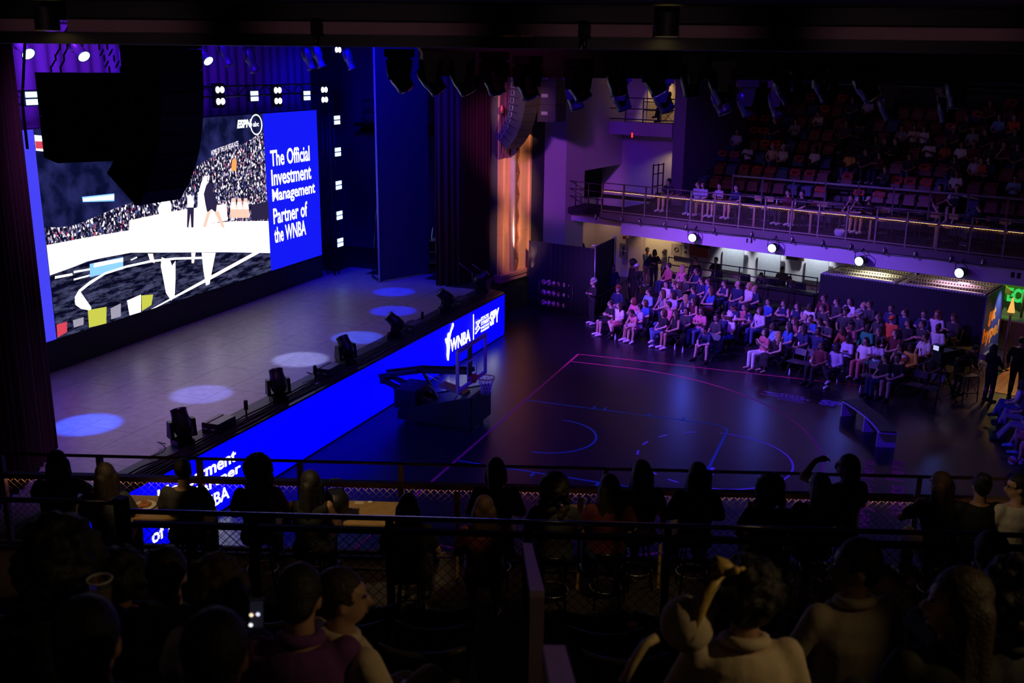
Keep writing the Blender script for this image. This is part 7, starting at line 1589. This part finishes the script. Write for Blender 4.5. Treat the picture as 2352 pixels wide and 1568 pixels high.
# ---------------------------------------------------------------- aisle handrail of flat steel tube
ah = thing('aisle_handrail', 'flat topped steel handrail running up the near aisle', 'handrail', (h0.x,h0.y,4.6))
HRM = mat('handrail_violet_lit', (.30,.22,.36), .45, .3)  # steel under violet light, the violet put into its base colour
MB().beam(h0, h1, .075, .05).build('rail', HRM, ah, True); MB().beam(h1, Vector((h1.x,h1.y,h1.z-1.2)), .075, .05, (NB.x,NB.y,0)).build('post', HRM, ah, True); MB().beam(h0, Vector((h0.x,h0.y,h0.z-1.0)), .075, .05, (NB.x,NB.y,0)).build('post', HRM, ah, True)
ah2 = thing('aisle_handrail', 'flat topped steel handrail at the bottom edge of the picture', 'handrail', (h2.x,h2.y,6.0))
MB().beam(h2, h3, .075, .05).build('rail', HRM, ah2, True); MB().beam(h2, Vector((h2.x,h2.y,h2.z-1.2)), .075, .05, (NB.x,NB.y,0)).build('post', HRM, ah2, True)
# ---------------------------------------------------------------- foreground guests (x, y, distance of the head)
FG = [(145,1300,4.3,'lap','brown',('afro','black'),('tee','charcoal'),-2.7,1.16,'big round afro silhouette at lower left'),
 (268,1335,4.95,'lap_left','brown',('curly','black'),('tee','rust'),-2.5,1.04,'small curly head beside the big afro'),
 (387,1318,4.4,'lap','tan',('short','black'),('long','charcoal'),-2.8,1.0,'round dark head below the left railing post'),
 (502,1362,4.2,'lap','tan',('curly','dark'),('tee','lilac'),-2.8,1.0,'curly head with pale collar at lower left'),
 (690,1372,4.0,'phone','tan',('short','black'),('long','purple'),-2.75,1.05,'dark head holding up a lit phone'),
 (790,1372,4.1,'legcross','tan',('short','dark'),('tee','cream'),2.75,1.0,'turned right in a cream shirt, one knee up'),
 (205,1470,2.9,'lap','tan',('short','black'),('long','black'),-2.7,1.1,'huge dark head in the bottom left corner'),
 (500,1500,2.75,'lap','brown',('short','black'),('long','black'),-2.8,1.05,'large dark head at the bottom left edge'),
 (1712,1375,3.9,'lap','tan',('curly','black'),('long','cream'),-2.75,1.05,'yellow bow in dark hair, cream blouse'),
 (1962,1300,4.95,'side_left','tan',('short','black'),('long','cream'),-2.55,1.12,'profile facing left in a cream shirt'),
 (2195,1385,3.85,'side_left','fair',('long','dark'),('long','black'),-2.7,1.1,'long haired profile at lower right'),
 (2272,1268,5.9,'lap','tan',('short','black'),('tee','black'),-2.7,1.08,'dark head near the right edge'),
 (2330,1390,3.9,'lap','brown',('afro','black'),('tee','charcoal'),-2.8,1.0,'dark round head at the right edge')]
for i, (x, y, D, pn, sk, hr, tp, rz, sc, wh) in enumerate(FG):
    P = POSES[pn]; p = atD(x, y, D); off = Matrix.Rotation(rz,3,'Z') @ Vector((P['head'][0]*sc,P['head'][1]*sc,P['head'][2]*sc)); q = p-off
    t = person(pn, q, rz, sk, hr, tp, ('trousers','khaki' if i == 5 else 'charcoal'), 'black', '', 'foreground guests', sc, collar=True, label='person '+('with ' if 'bow' in wh or 'head' in wh or 'afro' in wh or 'profile' in wh else '')+wh if not wh.startswith('turned') else 'person '+wh)
    if i == 8:
        inv = (Matrix.Translation(t.location) @ t.rotation_euler.to_matrix().to_4x4() @ Matrix.Diagonal((sc,sc,sc,1))).inverted(); mb = MB()
        mb.ell(atD(1578,1432,3.85),(.105,.10,.11),18,12)
        for k_ in range(14): mb.cone(atD(1556+k_*3.4,1385+(k_ % 3)*4,3.80),atD(1546+k_*5,1472,3.80),.014,.020,6)
        sm_ = remesh(mb,'puff_sleeve',.010,2); sm_.transform(inv); sm_.materials.append(None); child(sm_,'puff_sleeve',t,cm_('cream'))
# seats behind them are those of the tier; yellow bow
bw = thing('hair_bow', 'big yellow satin bow tied in dark hair', 'bow', atD(1660,1312,3.75), 0)
SAT = mat('satin_yellow', (.72,.52,.14), .4, noise=.1)
def petal(name, px, D, th=.018, pleat=0):
    mb = MB(); mb.smooth = True; n = len(px); c = (sum(x for x, y in px)/n, sum(y for x, y in px)/n)
    F = [atD(x,y,D+(pleat*(.012 if k % 2 else -.012))) for k, (x, y) in enumerate(px)]; Bk = [atD(x,y,D+th+(pleat*(.012 if k % 2 else -.012))) for k, (x, y) in enumerate(px)]
    v = [atD(*c,D-.016)]+F+[atD(*c,D+th+.012)]+Bk
    mb.add(v, [(0,1+k,1+(k+1) % n) for k in range(n)]+[(n+1,n+2+(k+1) % n,n+2+k) for k in range(n)]+[(1+k,n+2+k,n+2+(k+1) % n,1+(k+1) % n) for k in range(n)])
    o = mb.build(name, SAT, bw, True); fixn(o); return o
petal('loop', [(1692,1314),(1678,1320),(1660,1320),(1644,1324),(1636,1312),(1633,1298),(1635,1286),(1637,1276),(1648,1275),(1660,1280),(1672,1284),(1684,1296),(1694,1303)], 3.74, .02, 1)
petal('loop', [(1690,1304),(1700,1301),(1708,1300),(1713,1304),(1709,1310),(1700,1312),(1692,1314)], 3.73, .02, .4)
petal('tail', [(1655,1308),(1672,1318),(1658,1336),(1642,1362),(1626,1396),(1610,1436),(1594,1470),(1574,1464),(1584,1430),(1600,1386),(1616,1346),(1636,1316)], 3.76, .018, .5); MB().ell(atD(1690,1309,3.725),(.016,.016,.016),10,8).build('knot', SAT, bw, True)
# phone with a lit screen, cup, strap bar
ph = thing('phone', 'phone with a lit screen held up at lower left', 'phone', atD(590,1408,3.75), RZN+.1); MB().box((0,0,0),(.055,.009,.105),rx=.3).build('body', BLACK, ph)
mb = MB(); mb.box((0,.007,0),(.048,.002,.096),rx=.3); mb.build('screen', em('phone_screen_dark',(.02,.02,.035),.25), ph)
for dx, dz, c in ((.018,.0,(1,.75,.5)),(-.006,.002,(.7,.7,1)),(.02,-.035,(.9,.95,1))): MB().ell((dx,.012-dz*.3,dz),(.007,.003,.007),8,6).build('screen_glow', em('phone_dot_%d' % int(dx*1000+50), c, 1.2), ph)
gl = thing('plastic_cup', 'clear plastic cup held low beside the big afro', 'cup', atD(230,1345,4.1)); MB().lathe([(.035,-.09),(.048,.03)],18,cap=False).build('cup', mat('clear_plastic'), gl); MB().tube([(.048*math.cos(a*math.pi/12),.048*math.sin(a*math.pi/12),.03) for a in range(24)], .004, 5, closed=True).build('rim', mat('cup_rim',(.7,.65,.75),.2), gl); MB().lathe([(.034,-.088),(.042,-.02)],16).build('drink', mat('amber_drink'), gl)
st_ = [atD(1430,1568,3.4),atD(1455,1520,3.4),atD(1482,1478,3.4),atD(1508,1464,3.42)]
o = MB().tube(st_, .016, 8).build('cane_handle', mat('cream_cane',(.62,.48,.26),.5)); tag(o, 'bent cream cane leaning beside the cream blouse', 'cane')
rb = MB(); rb.lathe([(.020,0),(.020,.012)],12); o = rb.build('red_bottle_cap', mat('cap_bright_red',(.75,.03,.02),.4)); o.location = atD(1453,1438,3.9); tag(o, 'small bright red round cap in the dark between seats', 'cap')
# ================================================================ labels: tell look-alikes apart
bpy.data.scenes.remove(TMPS)
bpy.context.view_layer.update()
def nth(n): return '%d%s' % (n, 'th' if 10 <= n % 100 <= 20 else {1:'st',2:'nd',3:'rd'}.get(n % 10,'th'))
def proj_x(o):
    d = Vector(o.location)-CAM
    if o.type == 'MESH': d = o.matrix_world @ (sum((Vector(c) for c in o.bound_box), Vector())/8)-CAM
    return d.dot(cr)/max(.1, d.dot(cf))
byl = {}
for o in bpy.data.objects:
    if o.parent is None and 'label' in o.keys(): byl.setdefault(o['label'], []).append(o)
for l, os_ in byl.items():
    ws = l.split()
    if len(os_) > 1:
        os_.sort(key=proj_x)
        for i, o in enumerate(os_):
            tail = [nth(i+1), 'such', 'from', 'left']; base_ = ws[:16-len(tail)]
            while base_ and base_[-1].strip(',') in ('the','of','a','in','with','under','and','on','row','far'): base_ = base_[:-1]
            o['label'] = ' '.join(base_).rstrip(',')+', '+' '.join(tail)
    elif len(ws) > 16:
        while len(ws) > 16 or ws[-1].strip(',') in ('the','of','a','in','with','under','and','on'): ws = ws[:-1]
        os_[0]['label'] = ' '.join(ws).rstrip(',')
for o in bpy.data.objects:
    if o.parent is not None and 'category' in o.keys(): del o['category']
